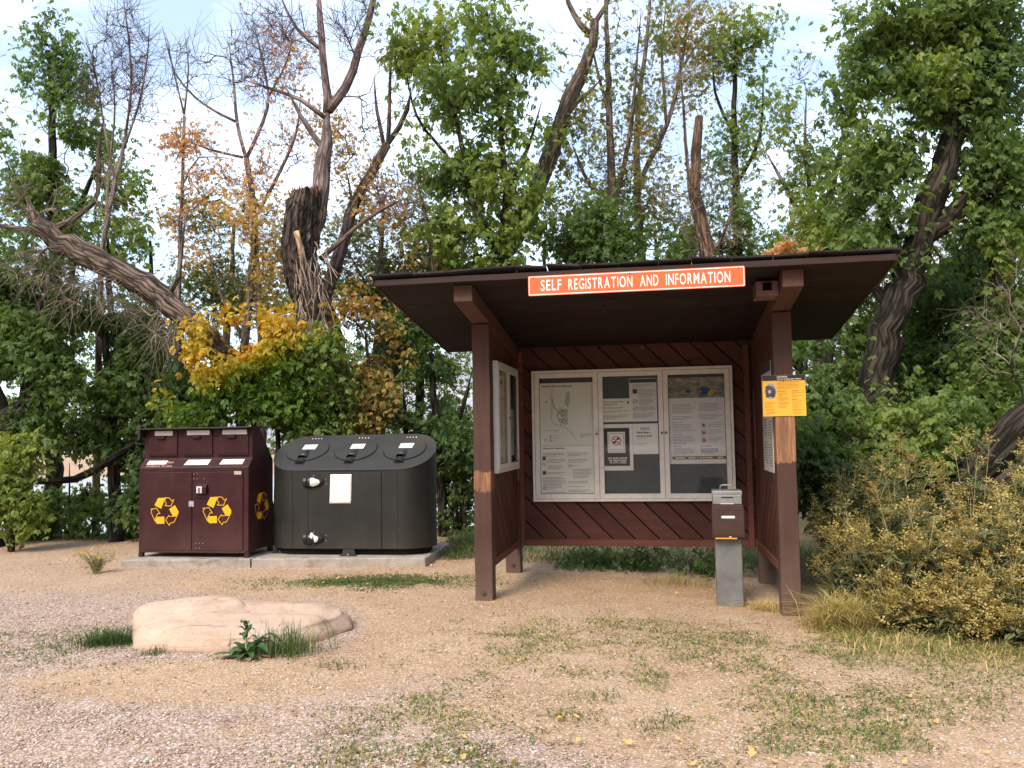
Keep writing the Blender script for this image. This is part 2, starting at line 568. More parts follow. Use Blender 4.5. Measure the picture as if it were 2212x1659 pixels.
lit = np.maximum(lit, np.clip((YY - 12.2 - 0.9 * (XX < -0.5)) / 1.2, 0, 1)) * (0.75 + 0.25 * fbm(P3, 1.5, 2))
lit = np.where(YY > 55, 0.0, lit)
la.data.foreach_set('value', lit.ravel().astype(np.float32))
tag(ground, kind='structure')

# river and hills
wm, nt, b = new_mat('river_water')
b.inputs['Base Color'].default_value = (0.33, 0.33, 0.30, 1); b.inputs['Roughness'].default_value = 0.12
bump(nt, b, noise_n(nt, coords(nt, (1, 2.5, 1)), 1.5, 4), 0.25, 0.05)
MB().add([(-600, 15.6, -1.35), (600, 15.6, -1.35), (600, 79, -1.35), (-600, 79, -1.35)], [(0, 1, 2, 3)]).build('water', wm)['kind'] = 'structure'
hm, nt, b = new_mat('hillside')
v = coords(nt)
c = ramp(nt, noise_n(nt, v, 0.02, 8, 0.65), [(0.3, (0.20, 0.22, 0.25)), (0.5, (0.36, 0.35, 0.37)), (0.7, (0.50, 0.46, 0.45))])
c = mix(nt, ramp(nt, noise_n(nt, v, 0.25, 4, 0.8), [(0.55, (0, 0, 0)), (0.62, (0.7,) * 3)]), c, (0.13, 0.17, 0.15))
sx = nt.nodes.new('ShaderNodeSeparateXYZ'); nt.links.new(v, sx.inputs[0])
c = mix(nt, ramp(nt, math_n(nt, 'MULTIPLY_ADD', sx.outputs['Y'], -0.008, 0.3), [(0.3, (0, 0, 0)), (0.6, (0.92,) * 3)]), c, (0.035, 0.05, 0.025))  # unseen hills behind the camera coloured dark to quiet the glass reflections
nt.links.new(c, b.inputs['Base Color']); b.inputs['Roughness'].default_value = 1.0
azs = np.linspace(R(-180), R(180), 361); ds = np.array([170, 230, 290, 350, 410, 470, 520, 620])
prof = np.array([0, .12, .3, .55, .8, 1.0, .9, .6])
elev = np.interp(np.degrees(azs), [-180, -120, -75, -50, -34, -20, -8, 0, 5, 12, 20, 24, 30, 62, 120, 180], [17, 17, 14, 6, 3.0, 3.4, 5.6, 6.4, 7.5, 8.5, 12.0, 13.5, 12.5, 12, 16, 17])  # ring behind the camera is unseen, added to block low light into the shelter
Vh, Fh = [], []
for i, a in enumerate(azs):
    for j, d in enumerate(ds):
        nz = float(fbm(np.array([a * 9, d * 0.012, 3.0]), 1.0, 4))
        Vh.append((d * math.sin(a), d * math.cos(a), -1 + math.tan(R(elev[i])) * 470 * prof[j] * (0.72 + 0.56 * nz)))
for i in range(len(azs) - 1):
    for j in range(len(ds) - 1):
        k = len(ds); Fh.append((i * k + j, i * k + j + 1, (i + 1) * k + j + 1, (i + 1) * k + j))
tag(MB().add(Vh, Fh).build('hills', hm, None, True), kind='structure')

# ------------------------------------------------------------------ gravel stones (real relief)
def stones(n, pos, size, mat, name):
    o6 = np.array([(1, 0, 0), (0, 1, 0), (-1, 0, 0), (0, -1, 0), (0, 0, .8), (0, 0, -.8)], float)
    f8 = np.array([(0, 1, 4), (1, 2, 4), (2, 3, 4), (3, 0, 4), (1, 0, 5), (2, 1, 5), (3, 2, 5), (0, 3, 5)])
    V = o6[None] * (0.65 + 0.6 * rng.random((n, 6, 1)))
    V = V * np.stack([0.8 + 0.7 * rng.random(n), 0.7 + 0.5 * rng.random(n), 0.5 + 0.3 * rng.random(n)], -1)[:, None]
    a = rng.random(n) * 6.283; c, s = np.cos(a), np.sin(a)
    x = V[..., 0] * c[:, None] - V[..., 1] * s[:, None]; y = V[..., 0] * s[:, None] + V[..., 1] * c[:, None]
    V = np.stack([x, y, V[..., 2]], -1) * size[:, None, None] + pos[:, None]
    Fi = (f8[None] + 6 * np.arange(n)[:, None, None]).reshape(-1, 3)
    t = np.repeat(rng.random(n), 6)
    return idx_mesh(name, V.reshape(-1, 3), Fi, mat, None, t, True)


stm, nt, b = new_mat('gravel_stone')
at = nt.nodes.new('ShaderNodeAttribute'); at.attribute_name = 'tint'
nt.links.new(ramp(nt, at.outputs['Fac'], [(0, (0.22, 0.145, 0.105)), (0.3, (0.41, 0.285, 0.21)), (0.6, (0.53, 0.39, 0.305)), (0.85, (0.57, 0.45, 0.39)), (1.0, (0.68, 0.60, 0.54))]), b.inputs['Base Color'])
b.inputs['Roughness'].default_value = 0.85; b.inputs['Specular IOR Level'].default_value = 0.2
Pn = []
while sum(map(len, Pn)) < 80000:
    # more stones near the camera
    y = 3.3 + 8.5 * rng.random(60000) ** 1.9
    x = (rng.random(60000) - 0.5) * 2 * (0.72 * y + 0.2)
    k = rng.random(60000) < np.clip(zone(x, y) * 1.1 - 0.1, 0.22, 1) * np.where((x > 2.9) & (y > 7), 0.05, 1)
    Pn.append(np.stack([x[k], y[k]], -1))
Pn = np.concatenate(Pn)[:80000]
sz = 0.004 + 0.009 * rng.random(len(Pn)) ** 2.4
zz = gz(Pn[:, 0], Pn[:, 1]) + (fbm(np.stack([Pn[:, 0], Pn[:, 1], 0 * Pn[:, 0]], -1), 2.0, 3) - 0.5) * 0.03 + sz * 0.15
tag(stones(len(Pn), np.stack([Pn[:, 0], Pn[:, 1], zz], -1), sz, stm, 'gravel'), 'loose pinkish gravel stones scattered over the dirt drive', 'gravel', kind='stuff')

# ------------------------------------------------------------------ blades
def blades(base, h, lean, w, tint, name, mat, parent=None, curl=0.5):
    """base (n,3); each blade = two quads bent over"""
    n = len(base)
    a = rng.random(n) * 6.283
    d = np.stack([np.cos(a), np.sin(a), 0 * a], -1)
    s = np.stack([-np.sin(a), np.cos(a), 0 * a], -1)
    upv = np.array([0, 0, 1.])
    h = h[:, None]; L = lean[:, None]; w = w[:, None]
    p1 = base + upv * h * 0.55 + d * h * L * 0.35
    p2 = base + upv * h * (1 - 0.35 * L) + d * h * L * (0.75 + curl * 0.5)
    q = np.stack([base - s * w, base + s * w, p1 + s * w * 0.8, p1 - s * w * 0.8, p1 - s * w * 0.8, p1 + s * w * 0.8, p2 + s * w * 0.12, p2 - s * w * 0.12], 1)
    return np_mesh(name, q.reshape(-1, 3), 4, mat, parent, np.repeat(tint, 8))


GR = leaf_mat('grass_blade', [(0.0, (0.030, 0.065, 0.018)), (0.35, (0.11, 0.17, 0.045)), (0.6, (0.24, 0.25, 0.085)), (0.85, (0.50, 0.40, 0.15)), (1.0, (0.58, 0.46, 0.22))], 0.3)


def tufts(centres, per, spread, hgt, tint, dry=0.3):
    B, H_, T = [], [], []
    for (x, y), s_, h_, t_ in zip(centres, spread, hgt, tint):
        k = max(4, int(per * (s_ / 0.1) ** 1.3))
        p = np.stack([x + rng.normal(0, s_ * 0.55, k) * 1.35, y + rng.normal(0, s_ * 0.5, k)], -1)
        z = gz(p[:, 0], p[:, 1])
        B.append(np.column_stack([p, z - 0.004])); H_.append(h_ * (0.5 + 0.8 * rng.random(k)))
        tt = np.where(rng.random(k) < dry, t_ + 0.35 + 0.2 * rng.random(k), t_ + 0.1 * rng.normal(size=k)); T.append(tt)
    return np.concatenate(B), np.concatenate(H_), np.clip(np.concatenate(T), 0, 1)


cent = []
while len(cent) < 4200:
    y = 3.4 + 4.6 * rng.random() ** 1.25; x = rng.uniform(-0.78 * y, 0.72 * y)
    p = np.array([x, y, 0.])
    dens = np.clip(1.25 * x + 1.35 - 0.28 * (y - 5), -0.15, 1.0)
    if y > 7.4: dens *= 0.35
    if -1.2 < x < 3 and y > 7.2: dens *= 0.3
    n = 0.45 * float(fbm(p, 1.1, 2)) + 0.55 * float(fbm(p + 5, 3.4, 2))
    if n + 0.07 * rng.random() > 0.575 - 0.09 * dens and rng.random() < dens + 0.02: cent.append((x, y))
cent = np.array(cent)
nC = len(cent)
B, H_, T = tufts(cent, 11, rng.uniform(0.03, 0.13, nC), rng.uniform(0.010, 0.036, nC), rng.uniform(0.16, 0.52, nC), 0.3)
# patch of thin grass on the gravel west of the boulder
cl = np.column_stack([rng.normal(-3.9, 0.9, 1000), rng.normal(6.5, 0.42, 1000)])
B2, H2, T2 = tufts(cl, 8, rng.uniform(0.04, 0.09, 1000), rng.uniform(0.012, 0.03, 1000), rng.uniform(0.12, 0.36, 1000), 0.15)
# green lawn strip behind the boulder and between the containers and the shelter
g1 = np.column_stack([rng.normal(-1.5, 0.60, 1300), rng.normal(9.1, 0.22, 1300)])
g2 = np.column_stack([rng.uniform(-0.95, 0.0, 700), rng.uniform(10.6, 13.5, 700)])
g3 = np.column_stack([rng.uniform(0, 4.2, 700), rng.uniform(10.2, 12.5, 700)])
g4 = np.column_stack([rng.uniform(-9.5, -4.9, 500), rng.uniform(13.3, 14.6, 500)])
gg = np.concatenate([g1, g2, g3, g4])
B3, H3, T3 = tufts(gg, 9, rng.uniform(0.05, 0.10, len(gg)), np.concatenate([rng.uniform(0.018, 0.04, 1300), rng.uniform(0.07, 0.2, 700), rng.uniform(0.08, 0.22, 700), rng.uniform(0.03, 0.1, 500)]), rng.uniform(0.12, 0.38, len(gg)), 0.06)
# dry edge in front of the yellow brush
e1 = np.column_stack([rng.uniform(2.45, 4.9, 900), rng.uniform(0, 1, 900)])
e1[:, 1] = 6.75 - 0.33 * (e1[:, 0] - 2.4) + rng.normal(0, 0.28, 900)
B4, H4, T4 = tufts(e1, 9, rng.uniform(0.05, 0.11, 900), 0.03 + 0.12 * rng.random(900) ** 2, rng.uniform(0.3, 0.75, 900), 0.5)
B = np.concatenate([B, B2, B3, B4]); H_ = np.concatenate([H_, H2, H3, H4]); T = np.concatenate([T, T2, T3, T4])
tag(blades(B, H_, rng.uniform(0.5, 2.6, len(B)), 0.0022 + 0.0026 * rng.random(len(B)), T, 'grass', GR), 'sparse short grass patches on the dry dirt', 'grass', kind='stuff')
# bits of straw lying on the ground
k = 7000
x = rng.uniform(-3.5, 5, k); y = 3.4 + 6.4 * rng.random(k) ** 1.2
a = rng.random(k) * 6.283; L = rng.uniform(0.015, 0.07, k)
d = np.stack([np.cos(a) * L, np.sin(a) * L, 0.01 * rng.random(k)], -1); s = np.stack([-np.sin(a), np.cos(a), 0 * a], -1) * 0.0016
p0 = np.stack([x, y, gz(x, y) + 0.012], -1)
tag(np_mesh('straw', np.stack([p0 - s, p0 + s, p0 + d + s, p0 + d - s], 1).reshape(-1, 3), 4, GR, None, np.repeat(rng.uniform(0.55, 1.0, k), 4)), 'dry straw bits strewn over the trodden dirt', 'straw', kind='stuff')

# ------------------------------------------------------------------ shelter (information kiosk)
KX, KY, KYAW = -0.2829, 8.0176, -0.1722
KW, KD, HP = 2.787, 1.614, 0.085                 # post spacing, depth to back wall, half post
kc, ks = math.cos(KYAW), math.sin(KYAW)
ZF, OF, SL = 2.900, 0.886, math.tan(R(7.39))     # underside of roof at the front edge, overhang, slope


def kw(u, v, z=0.0): return (KX + u * kc - v * ks, KY + u * ks + v * kc, z)
def kthing(name, label, cat, off, group=None): return thing(name, label, cat, kw(*off), KYAW, group)
def roof_z(v): return ZF - (v + OF) * SL


BROWN = (0.072, 0.036, 0.027)
post_l = wood('brown_post_paint_scraped', BROWN, 2, 0.3, wear=(0.20, 0.10, 0.055), wear_z=(1.03, 1.215), streak=(0.52, 0.26, 0.10), dust=((0.15, 0.10, 0.072), 0.55))
post_r = wood('brown_post_paint_weathered', BROWN, 2, 0.3, wear=(0.25, 0.125, 0.07), wear_z=(1.275, 2.02), streak=(0.62, 0.27, 0.09), dust=((0.15, 0.10, 0.072), 0.6))
beam_m = wood('brown_beam_paint', (0.085, 0.041, 0.030), 1, 0.3)
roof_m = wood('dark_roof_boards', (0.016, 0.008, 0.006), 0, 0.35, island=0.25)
fascia_m = wood('weathered_fascia', (0.038, 0.022, 0.017), 0, 0.4, streak=(0.34, 0.20, 0.12))
shingle_m = paint('asphalt_shingles', (0.035, 0.032, 0.032), 0.95, 0.4, 30, island=0.3, spec=0.1)
board_m = wood('red_brown_boards', (0.078, 0.0285, 0.021), 0, 0.35, island=0.22, streak=(0.30, 0.15, 0.11))
rail_m = wood('red_brown_rail', (0.14, 0.052, 0.038), 0, 0.3)
gap_m = flat('dark_gap', (0.012, 0.008, 0.007), 0.9)
bolt_m = paint('rusty_steel', (0.12, 0.075, 0.05), 0.6, 0.4, 40, metal=0.6)

kiosk = kthing('information_shelter', 'open brown timber shelter with slanting roof and diagonal board walls', 'shelter', (0, 0, 0))
O0 = (0, 0, 0)
for (u, v, m_, zt) in ((0, 0, post_l, 2.70), (KW, 0, post_r, 2.70), (0, KD, post_l, 2.5), (KW, KD, post_r, 2.5)):
    mb = MB(); tw = random.uniform(-0.004, 0.004)
    if v == 0: zt = roof_z(v) - 0.15
    else: zt = roof_z(v) - 0.15
    x0, y0 = u - HP, v - HP
    n = 14
    V = []
    for i in range(n + 1):
        z = -0.25 + (zt + 0.25) * i / n
        j = [random.uniform(-0.0018, 0.0018) for _ in range(8)]
        V += [(u - HP + j[0], v - HP + j[1], z), (u + HP + j[2], v - HP + j[3], z), (u + HP + j[4], v + HP + j[5], z), (u - HP + j[6], v + HP + j[7], z)]
    F = [(3, 2, 1, 0), (4 * n, 4 * n + 1, 4 * n + 2, 4 * n + 3)]
    for i in range(n):
        for q in range(4): F.append((4 * i + q, 4 * i + (q + 1) % 4, 4 * i + 4 + (q + 1) % 4, 4 * i + 4 + q))
    p = mb.add(V, F).build('post', m_, kiosk, bevel=0.008)
    bz = {(0, 0): 0.075, (KW, 0): 0.03}.get((u, v), 0.09)
    bu = u + (0.03 if u else 0.0)
    b2 = MB()
    b2.lathe([(0.0, 0.027), (0.004, 0.027), (0.0045, 0.015), (0.016, 0.013)], lambda a, c, s: (bu + c, v - HP - a, bz + s), 14)
    b2.build('bolt', bolt_m, p)
for u in (0, KW):
    mb = MB()
    v0, v1 = -0.80, KD + 0.10
    V = []
    for v in (v0, v1):
        zt = roof_z(v) - 0.002; h = 0.148
        V += [(u - 0.084, v, zt - h), (u + 0.084, v, zt - h), (u + 0.084, v, zt), (u - 0.084, v, zt)]
    mb.add(V, [(0, 1, 2, 3), (7, 6, 5, 4), (0, 4, 5, 1), (1, 5, 6, 2), (2, 6, 7, 3), (3, 7, 4, 0)])
    mb.build('roof_beam', beam_m, kiosk, bevel=0.007)
# roof: underside boards, fascia, shingles
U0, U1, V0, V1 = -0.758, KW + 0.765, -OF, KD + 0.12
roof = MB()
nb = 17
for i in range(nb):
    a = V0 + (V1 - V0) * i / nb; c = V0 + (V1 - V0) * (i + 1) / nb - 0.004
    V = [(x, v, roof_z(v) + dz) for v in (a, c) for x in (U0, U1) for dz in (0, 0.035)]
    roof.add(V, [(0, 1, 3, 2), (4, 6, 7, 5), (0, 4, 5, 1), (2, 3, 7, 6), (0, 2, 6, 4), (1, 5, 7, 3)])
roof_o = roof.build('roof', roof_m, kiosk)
fb = MB()
zf0 = roof_z(V0)
V = []
for x in np.linspace(U0 - 0.004, U1 + 0.004, 12):
    j = random.uniform(-0.003, 0.003)
    V += [(x, V0 - 0.03, zf0 - 0.004 + j), (x, V0 - 0.003, zf0 - 0.004 + j), (x, V0 - 0.003, zf0 + 0.045 + j), (x, V0 - 0.03, zf0 + 0.045 + j)]
F = [(0, 3, 2, 1), (44, 45, 46, 47)]
for i in range(11):
    for q in range(4): F.append((4 * i + q, 4 * i + (q + 1) % 4, 4 * i + 4 + (q + 1) % 4, 4 * i + 4 + q))
fb.add(V, F).build('fascia', fascia_m, roof_o)
for x0, x1 in ((U0 - 0.028, U0 - 0.006), (U1 + 0.006, U1 + 0.028)):
    fb = MB()
    V = [(x, v, roof_z(v) + dz) for v in (V0, V1) for x in (x0, x1) for dz in (-0.004, 0.047)]
    fb.add(V, [(0, 1, 3, 2), (4, 6, 7, 5), (0, 4, 5, 1), (2, 3, 7, 6), (0, 2, 6, 4), (1, 5, 7, 3)]).build('barge_board', fascia_m, roof_o)
sh = MB()
for row in range(13):
    va = V0 - 0.05 + row * 0.205
    x = U0 - 0.05 - random.random() * 0.2
    while x < U1 + 0.04:
        wv = random.uniform(0.22, 0.34); xa = max(x, U0 - 0.05); xb = min(x + wv - 0.006, U1 + 0.05)
        if xb > xa + 0.02:
            j0, j1 = random.uniform(-0.018, 0.012), random.uniform(-0.018, 0.012)
            lift0, lift1 = random.random() ** 4 * 0.022, random.random() ** 4 * 0.022
            vb = min(va + 0.22, V1 + 0.03)
            t = 0.014
            V = []
            for (q, vv, lf) in ((xa, va + j0, lift0), (xb, va + j1, lift1), (xb, vb, 0), (xa, vb, 0)):
                base = roof_z(vv) + 0.052 + (0.016 if vv < vb - 0.05 else 0.0) + lf
                V += [(q, vv, base), (q, vv, base + t)]
            sh.add(V, [(0, 2, 4, 6), (1, 7, 5, 3), (0, 1, 3, 2), (2, 3, 5, 4), (4, 5, 7, 6), (6, 7, 1, 0)])
        x += wv
sh.build('shingle', shingle_m, roof_o)
sheet = MB(); sheet.add([(x, v, roof_z(v) + dz) for v in (V0, V1) for x in (U0, U1) for dz in (0.0365, 0.050)],
                        [(0, 1, 3, 2), (4, 6, 7, 5), (0, 4, 5, 1), (2, 3, 7, 6), (0, 2, 6, 4), (1, 5, 7, 3)]).build('roof_deck', shingle_m, roof_o)


def clip(poly, ax, lim, keep_lo):
    out = []
    for i in range(len(poly)):
        a, b = poly[i], poly[(i + 1) % len(poly)]
        ia = (a[ax] <= lim) if keep_lo else (a[ax] >= lim); ib = (b[ax] <= lim) if keep_lo else (b[ax] >= lim)
        if ia: out.append(a)
        if ia != ib:
            t = (lim - a[ax]) / (b[ax] - a[ax])
            out.append((a[0] + t * (b[0] - a[0]), a[1] + t * (b[1] - a[1])))
    return out


def diag_boards(mb, a0, a1, z0, z1, fn, w=0.185, gap=0.016, th=0.018, sgn=-1):
    """45 degree boards clipped to a rectangle; fn(a, z, depth)"""
    s2 = math.sqrt(0.5)
    d = np.array([s2, sgn * s2]); n = np.array([-sgn * s2, s2])
    cs = [np.dot((a, z), n) for a in (a0, a1) for z in (z0, z1)]
    k = min(cs)
    while k < max(cs):
        ww = w * random.uniform(0.92, 1.06)
        mid = np.array([(a0 + a1) / 2, (z0 + z1) / 2]); mid = mid - n * np.dot(mid, n)
        L = 6
        P = [tuple(mid + n * (k + gap / 2) - d * L), tuple(mid + n * (k + gap / 2) + d * L), tuple(mid + n * (k + ww - gap / 2) + d * L), tuple(mid + n * (k + ww - gap / 2) - d * L)]
        for ax, lim, kl in ((0, a0, False), (0, a1, True), (1, z0, False), (1, z1, True)):
            if P: P = clip(P, ax, lim, kl)
        if len(P) >= 3:
            t = th * random.uniform(0.85, 1.1)
            mb.prism(P, t, fn)
        k += ww


WB = 0.30
def wall(name, a0, a1, z0, z1, fn, back):
    mb = MB(); diag_boards(mb, a0, a1, z0 + 0.075, z1, fn)
    o = mb.build(name, board_m, kiosk)
    MB().prism([(a0, z0 + 0.076), (a1, z0 + 0.076), (a1, z1), (a0, z1)], 0.012, lambda a, z, t: fn(a, z, -0.016 - t * 1.0)).build('backing_board', gap_m, o)
    MB().prism([(a0, z0), (a1, z0), (a1, z0 + 0.074), (a0, z0 + 0.074)], 0.05, lambda a, z, t: fn(a, z, t - 0.018)).build('bottom_rail', rail_m, o, bevel=0.004)
    return o


zb_top = roof_z(KD) - 0.01
wall('back_wall', HP + 0.003, KW - HP - 0.003, WB, zb_top, lambda a, z, t: (a, KD + 0.0 - t, z), None)
wall('side_wall', HP + 0.003, KD - HP - 0.003, WB, 2.60, lambda a, z, t: (0.045 + t, a, z), None)
wall('side_wall', HP + 0.003, KD - HP - 0.003, WB, 2.60, lambda a, z, t: (KW - 0.060 - t, a, z), None)
for u0, u1 in ((HP + 0.003, HP + 0.055), (KW - HP - 0.095, KW - HP - 0.035)):
    MB().box(u0, u1, KD - 0.065, KD - 0.024, WB + 0.0, zb_top - 0.05).build('corner_trim', rail_m, kiosk, bevel=0.004)

# ---- wooden box tube beside the roof beam
box_m = wood('faded_box_wood', (0.13, 0.072, 0.055), 1, 0.3)
bt = kthing('wooden_box', 'small square wooden box with a dark square hole under the roof edge', 'box', (2.60, -0.5, 2.70))
o_ = (2.60, -0.5, 2.70); zt = roof_z(-0.5) - 0.006
mb = MB(o_); za, zb_, ua, ub, va, vb = 2.700, roof_z(-0.62) - 0.008, 2.515, 2.697, -0.62, -0.36
hu0, hu1, hz0, hz1 = 2.566, 2.645, 2.748, 2.824
zb_ = min(zb_, roof_z(vb) - 0.004)
mb.box(ua, ub, va, vb, za, hz0).box(ua, ub, va, vb, hz1, zb_).box(ua, hu0, va, vb, hz0 + 0.0005, hz1 - 0.0005).box(hu1, ub, va, vb, hz0 + 0.0005, hz1 - 0.0005)
mb.build('box_frame', box_m, bt, bevel=0.003)
MB(o_).box(hu0, hu1, va + 0.10, vb - 0.01, hz0 + 0.001, hz1 - 0.001).build('hole_dark', gap_m, bt)  # near-black block in the open tube, its inner shade put into colour

# ---- orange sign
or_m = paint('orange_sign_sheeting', (0.72, 0.125, 0.035), 0.4, 0.07, 5, bump_s=0, dirt=(0.55, 0.14, 0.06), dirt_amt=0.2)
wh_m = paint('white_sign_sheeting', (0.80, 0.76, 0.72), 0.45, 0.05, 12, bump_s=0)
so = (1.5, -0.92, 2.82)
sg = kthing('registration_sign', 'long orange sign with white lettering along the front edge of the shelter roof', 'sign', so)
su0, su1, sz0, sz1, sv = 0.6016, 2.3938, 2.7388, 2.9102, -0.922
cr = 0.012
rc = lambda x0, x1, z0, z1, r: [(x0 + r, z0), (x1 - r, z0), (x1 - r * .3, z0 + r * .3), (x1, z0 + r), (x1, z1 - r), (x1 - r * .3, z1 - r * .3), (x1 - r, z1), (x0 + r, z1), (x0 + r * .3, z1 - r * .3), (x0, z1 - r), (x0, z0 + r), (x0 + r * .3, z0 + r * .3)]
MB(so).prism(rc(su0, su1, sz0, sz1, cr), 0.003, lambda a, z, t: (a, sv + t, z)).build('sign_panel', or_m, sg)
fn = lambda a, z: (a, sv - 0.0012, z)
mb = MB(so)
e, w_ = 0.006, 0.0075
for x0, x1, z0, z1 in ((su0 + e, su1 - e, sz0 + e, sz0 + e + w_), (su0 + e, su1 - e, sz1 - e - w_, sz1 - e), (su0 + e, su0 + e + w_, sz0 + e + w_, sz1 - e - w_), (su1 - e - w_, su1 - e, sz0 + e + w_, sz1 - e - w_)):
    mb.poly([(x0, z0), (x1, z0), (x1, z1), (x0, z1)], fn)
mb.build('border', wh_m, sg)
mb = MB(so)
S = (su1 - su0) / (2063 - 178)
words_ = (('SELF', 292, 478), ('REGISTRATION', 541, 1105), ('AND', 1170, 1330), ('INFORMATION', 1394, 1940))
for t, xa, xb in words_:
    # keep even letter spacing: place each letter by its own width
    widths = []
    for ch in t:
        V, _f = text_geo(ch, 0.012); widths.append(V[:, 0].max() - V[:, 0].min())
    gap = 0.15
    k = (xb - xa) * S / (sum(widths) + gap * (len(t) - 1))
    x = su0 + (xa - 178) * S
    for ch, wd in zip(t, widths):
        mb.text(ch, x, 2.7785, 0.093, fn, w=wd * k, bold=0.012)
        x += (wd + gap) * k
mb.build('lettering', wh_m, sg)
for u in (su0 + 0.045, 1.46, su1 - 0.05):
    MB(so).lathe([(0, 0.006), (0.004, 0.005)], lambda a, c, s: (u + c, sv - 0.001 - a, sz1 - 0.017 + s), 10).build('screw', bolt_m, sg)

# ---- display cases
alu = paint('anodised_aluminium', (0.80, 0.755, 0.69), 0.45, 0.06, 14, metal=0.0, bump_s=0.02, spec=0.5, dirt=(0.36, 0.33, 0.29), dirt_amt=0.3)
alu_w = paint('grey_white_cabinet_paint', (0.55, 0.54, 0.51), 0.45, 0.06, 12, bump_s=0.02)
cork = paint('dark_grey_pinboard', (0.075, 0.085, 0.088), 0.9, 0.2, 20, bump_s=0.05)
lock_m = paint('brass_lock', (0.20, 0.16, 0.11), 0.35, 0.2, 40, metal=0.8)
gl_m, nt, b = new_mat('case_glass')
tr = nt.nodes.new('ShaderNodeBsdfTransparent'); tr.inputs[0].default_value = (0.98, 0.985, 0.98, 1)
gl = nt.nodes.new('ShaderNodeBsdfGlossy'); gl.inputs['Roughness'].default_value = 0.03
fr = nt.nodes.new('ShaderNodeFresnel'); fr.inputs['IOR'].default_value = 1.5
ms = nt.nodes.new('ShaderNodeMixShader')
nt.links.new(math_n(nt, 'MINIMUM', math_n(nt, 'MULTIPLY', fr.outputs[0], 0.5), 0.4), ms.inputs[0]); nt.links.new(tr.outputs[0], ms.inputs[1]); nt.links.new(gl.outputs[0], ms.inputs[2])
nt.links.new(ms.outputs[0], nt.nodes['Material Output'].inputs['Surface'])

du0, du1, dz0, dz1 = 0.2437, 2.4845, 0.8021, 2.2912
fv, bv = KD - 0.075, KD - 0.021
co = ((du0 + du1) / 2, KD, dz0)
case = kthing('notice_case', 'wide aluminium display case with three glazed doors on the back wall', 'display case', co)


def frame_bars(mb, a0, a1, z0, z1, w, d0, d1, fn, g=0.0004):
    """four bars butted end to end; fn(a, d, z)"""
    def bx(x0, x1, y0, y1):
        V = [fn(x, d, z) for x in (x0, x1) for d in (d0, d1) for z in (y0, y1)]
        mb.add(V, [(0, 1, 3, 2), (4, 6, 7, 5), (0, 4, 5, 1), (2, 3, 7, 6), (0, 2, 6, 4), (1, 5, 7, 3)])
    bx(a0, a0 + w, z0, z1); bx(a1 - w, a1, z0, z1)
    bx(a0 + w + g, a1 - w - g, z0, z0 + w); bx(a0 + w + g, a1 - w - g, z1 - w, z1)


fk = lambda a, d, z: (a, d, z)
mb = MB(co); frame_bars(mb, du0, du1, dz0, dz1, 0.030, fv + 0.006, bv, fk)
mb.build('case_frame', alu, case, bevel=0.003)
MB(co).box(du0 + 0.031, du1 - 0.031, bv - 0.008, bv - 0.001, dz0 + 0.031, dz1 - 0.031).build('pinboard', cork, case)
dw = (du1 - du0 - 0.064) / 3
doors = []
for i in range(3):
    a0 = du0 + 0.032 + i * dw + 0.002; a1 = a0 + dw - 0.004
    mb = MB(co); frame_bars(mb, a0, a1, dz0 + 0.033, dz1 - 0.033, 0.053, fv, fv + 0.02, fk)
    d_ = mb.build('case_door', alu, case, bevel=0.002)
    MB(co).box(a0 + 0.05, a1 - 0.05, fv + 0.008, fv + 0.011, dz0 + 0.083, dz1 - 0.083).build('glass', gl_m, d_)
    doors.append((a0 + 0.053, a1 - 0.053))
    lu = (a1 - 0.020) if i < 2 else (a0 + 0.020)
    MB(co).lathe([(0, 0.016), (0.006, 0.015), (0.0065, 0.009), (0.012, 0.009)], lambda a, c, s: (lu + c, fv - a, 1.56 + s), 14).build('lock', lock_m, d_)

ink = flat('dark_print', (0.06, 0.055, 0.05), 0.8); ink2 = flat('grey_print', (0.16, 0.145, 0.14), 0.8)
pap_w = paint('white_paper', (0.88, 0.85, 0.81), 0.7, 0.05, 4, bump_s=0.05); pap_g = paint('map_paper', (0.80, 0.78, 0.70), 0.7, 0.07, 3, bump_s=0.05)
pap_y = paint('cream_paper', (0.84, 0.80, 0.68), 0.7, 0.04, 4, bump_s=0.03); pap_l = paint('pale_lilac_paper', (0.80, 0.76, 0.76), 0.7, 0.04, 4, bump_s=0.03)
red_p = flat('red_print', (0.55, 0.05, 0.03), 0.7); grn_p = paint('map_green_tint', (0.46, 0.52, 0.38), 0.7, 0.15, 10, bump_s=0); olive = flat('olive_band', (0.22, 0.17, 0.05), 0.7)
brn_b = flat('dark_brown_band', (0.055, 0.042, 0.032), 0.7)


def lines(mb, a0, a1, z1, z0, n, fn, th=0.0045, ragged=0.25):
    for i in range(n):
        z = z1 - (z1 - z0) * (i + 0.5) / n
        x = a0; end = a1 - (random.random() * ragged * (a1 - a0) if i < n - 1 else (a1 - a0) * random.uniform(0.2, 0.6))
        while x < end - 0.004:
            wd = random.uniform(0.006, 0.022); xe = min(x + wd, end)
            mb.poly([(x, z - th / 2), (xe, z - th / 2), (xe, z + th / 2), (x, z + th / 2)], fn)
            x = xe + 0.0035


def ring(mb, a, z, r, w, fn, n=24):
    for i in range(n):
        t0, t1 = 2 * math.pi * i / n, 2 * math.pi * (i + 1) / n
        mb.poly([(a + (r - w) * math.cos(t0), z + (r - w) * math.sin(t0)), (a + r * math.cos(t0), z + r * math.sin(t0)), (a + r * math.cos(t1), z + r * math.sin(t1)), (a + (r - w) * math.cos(t1), z + (r - w) * math.sin(t1))], fn)


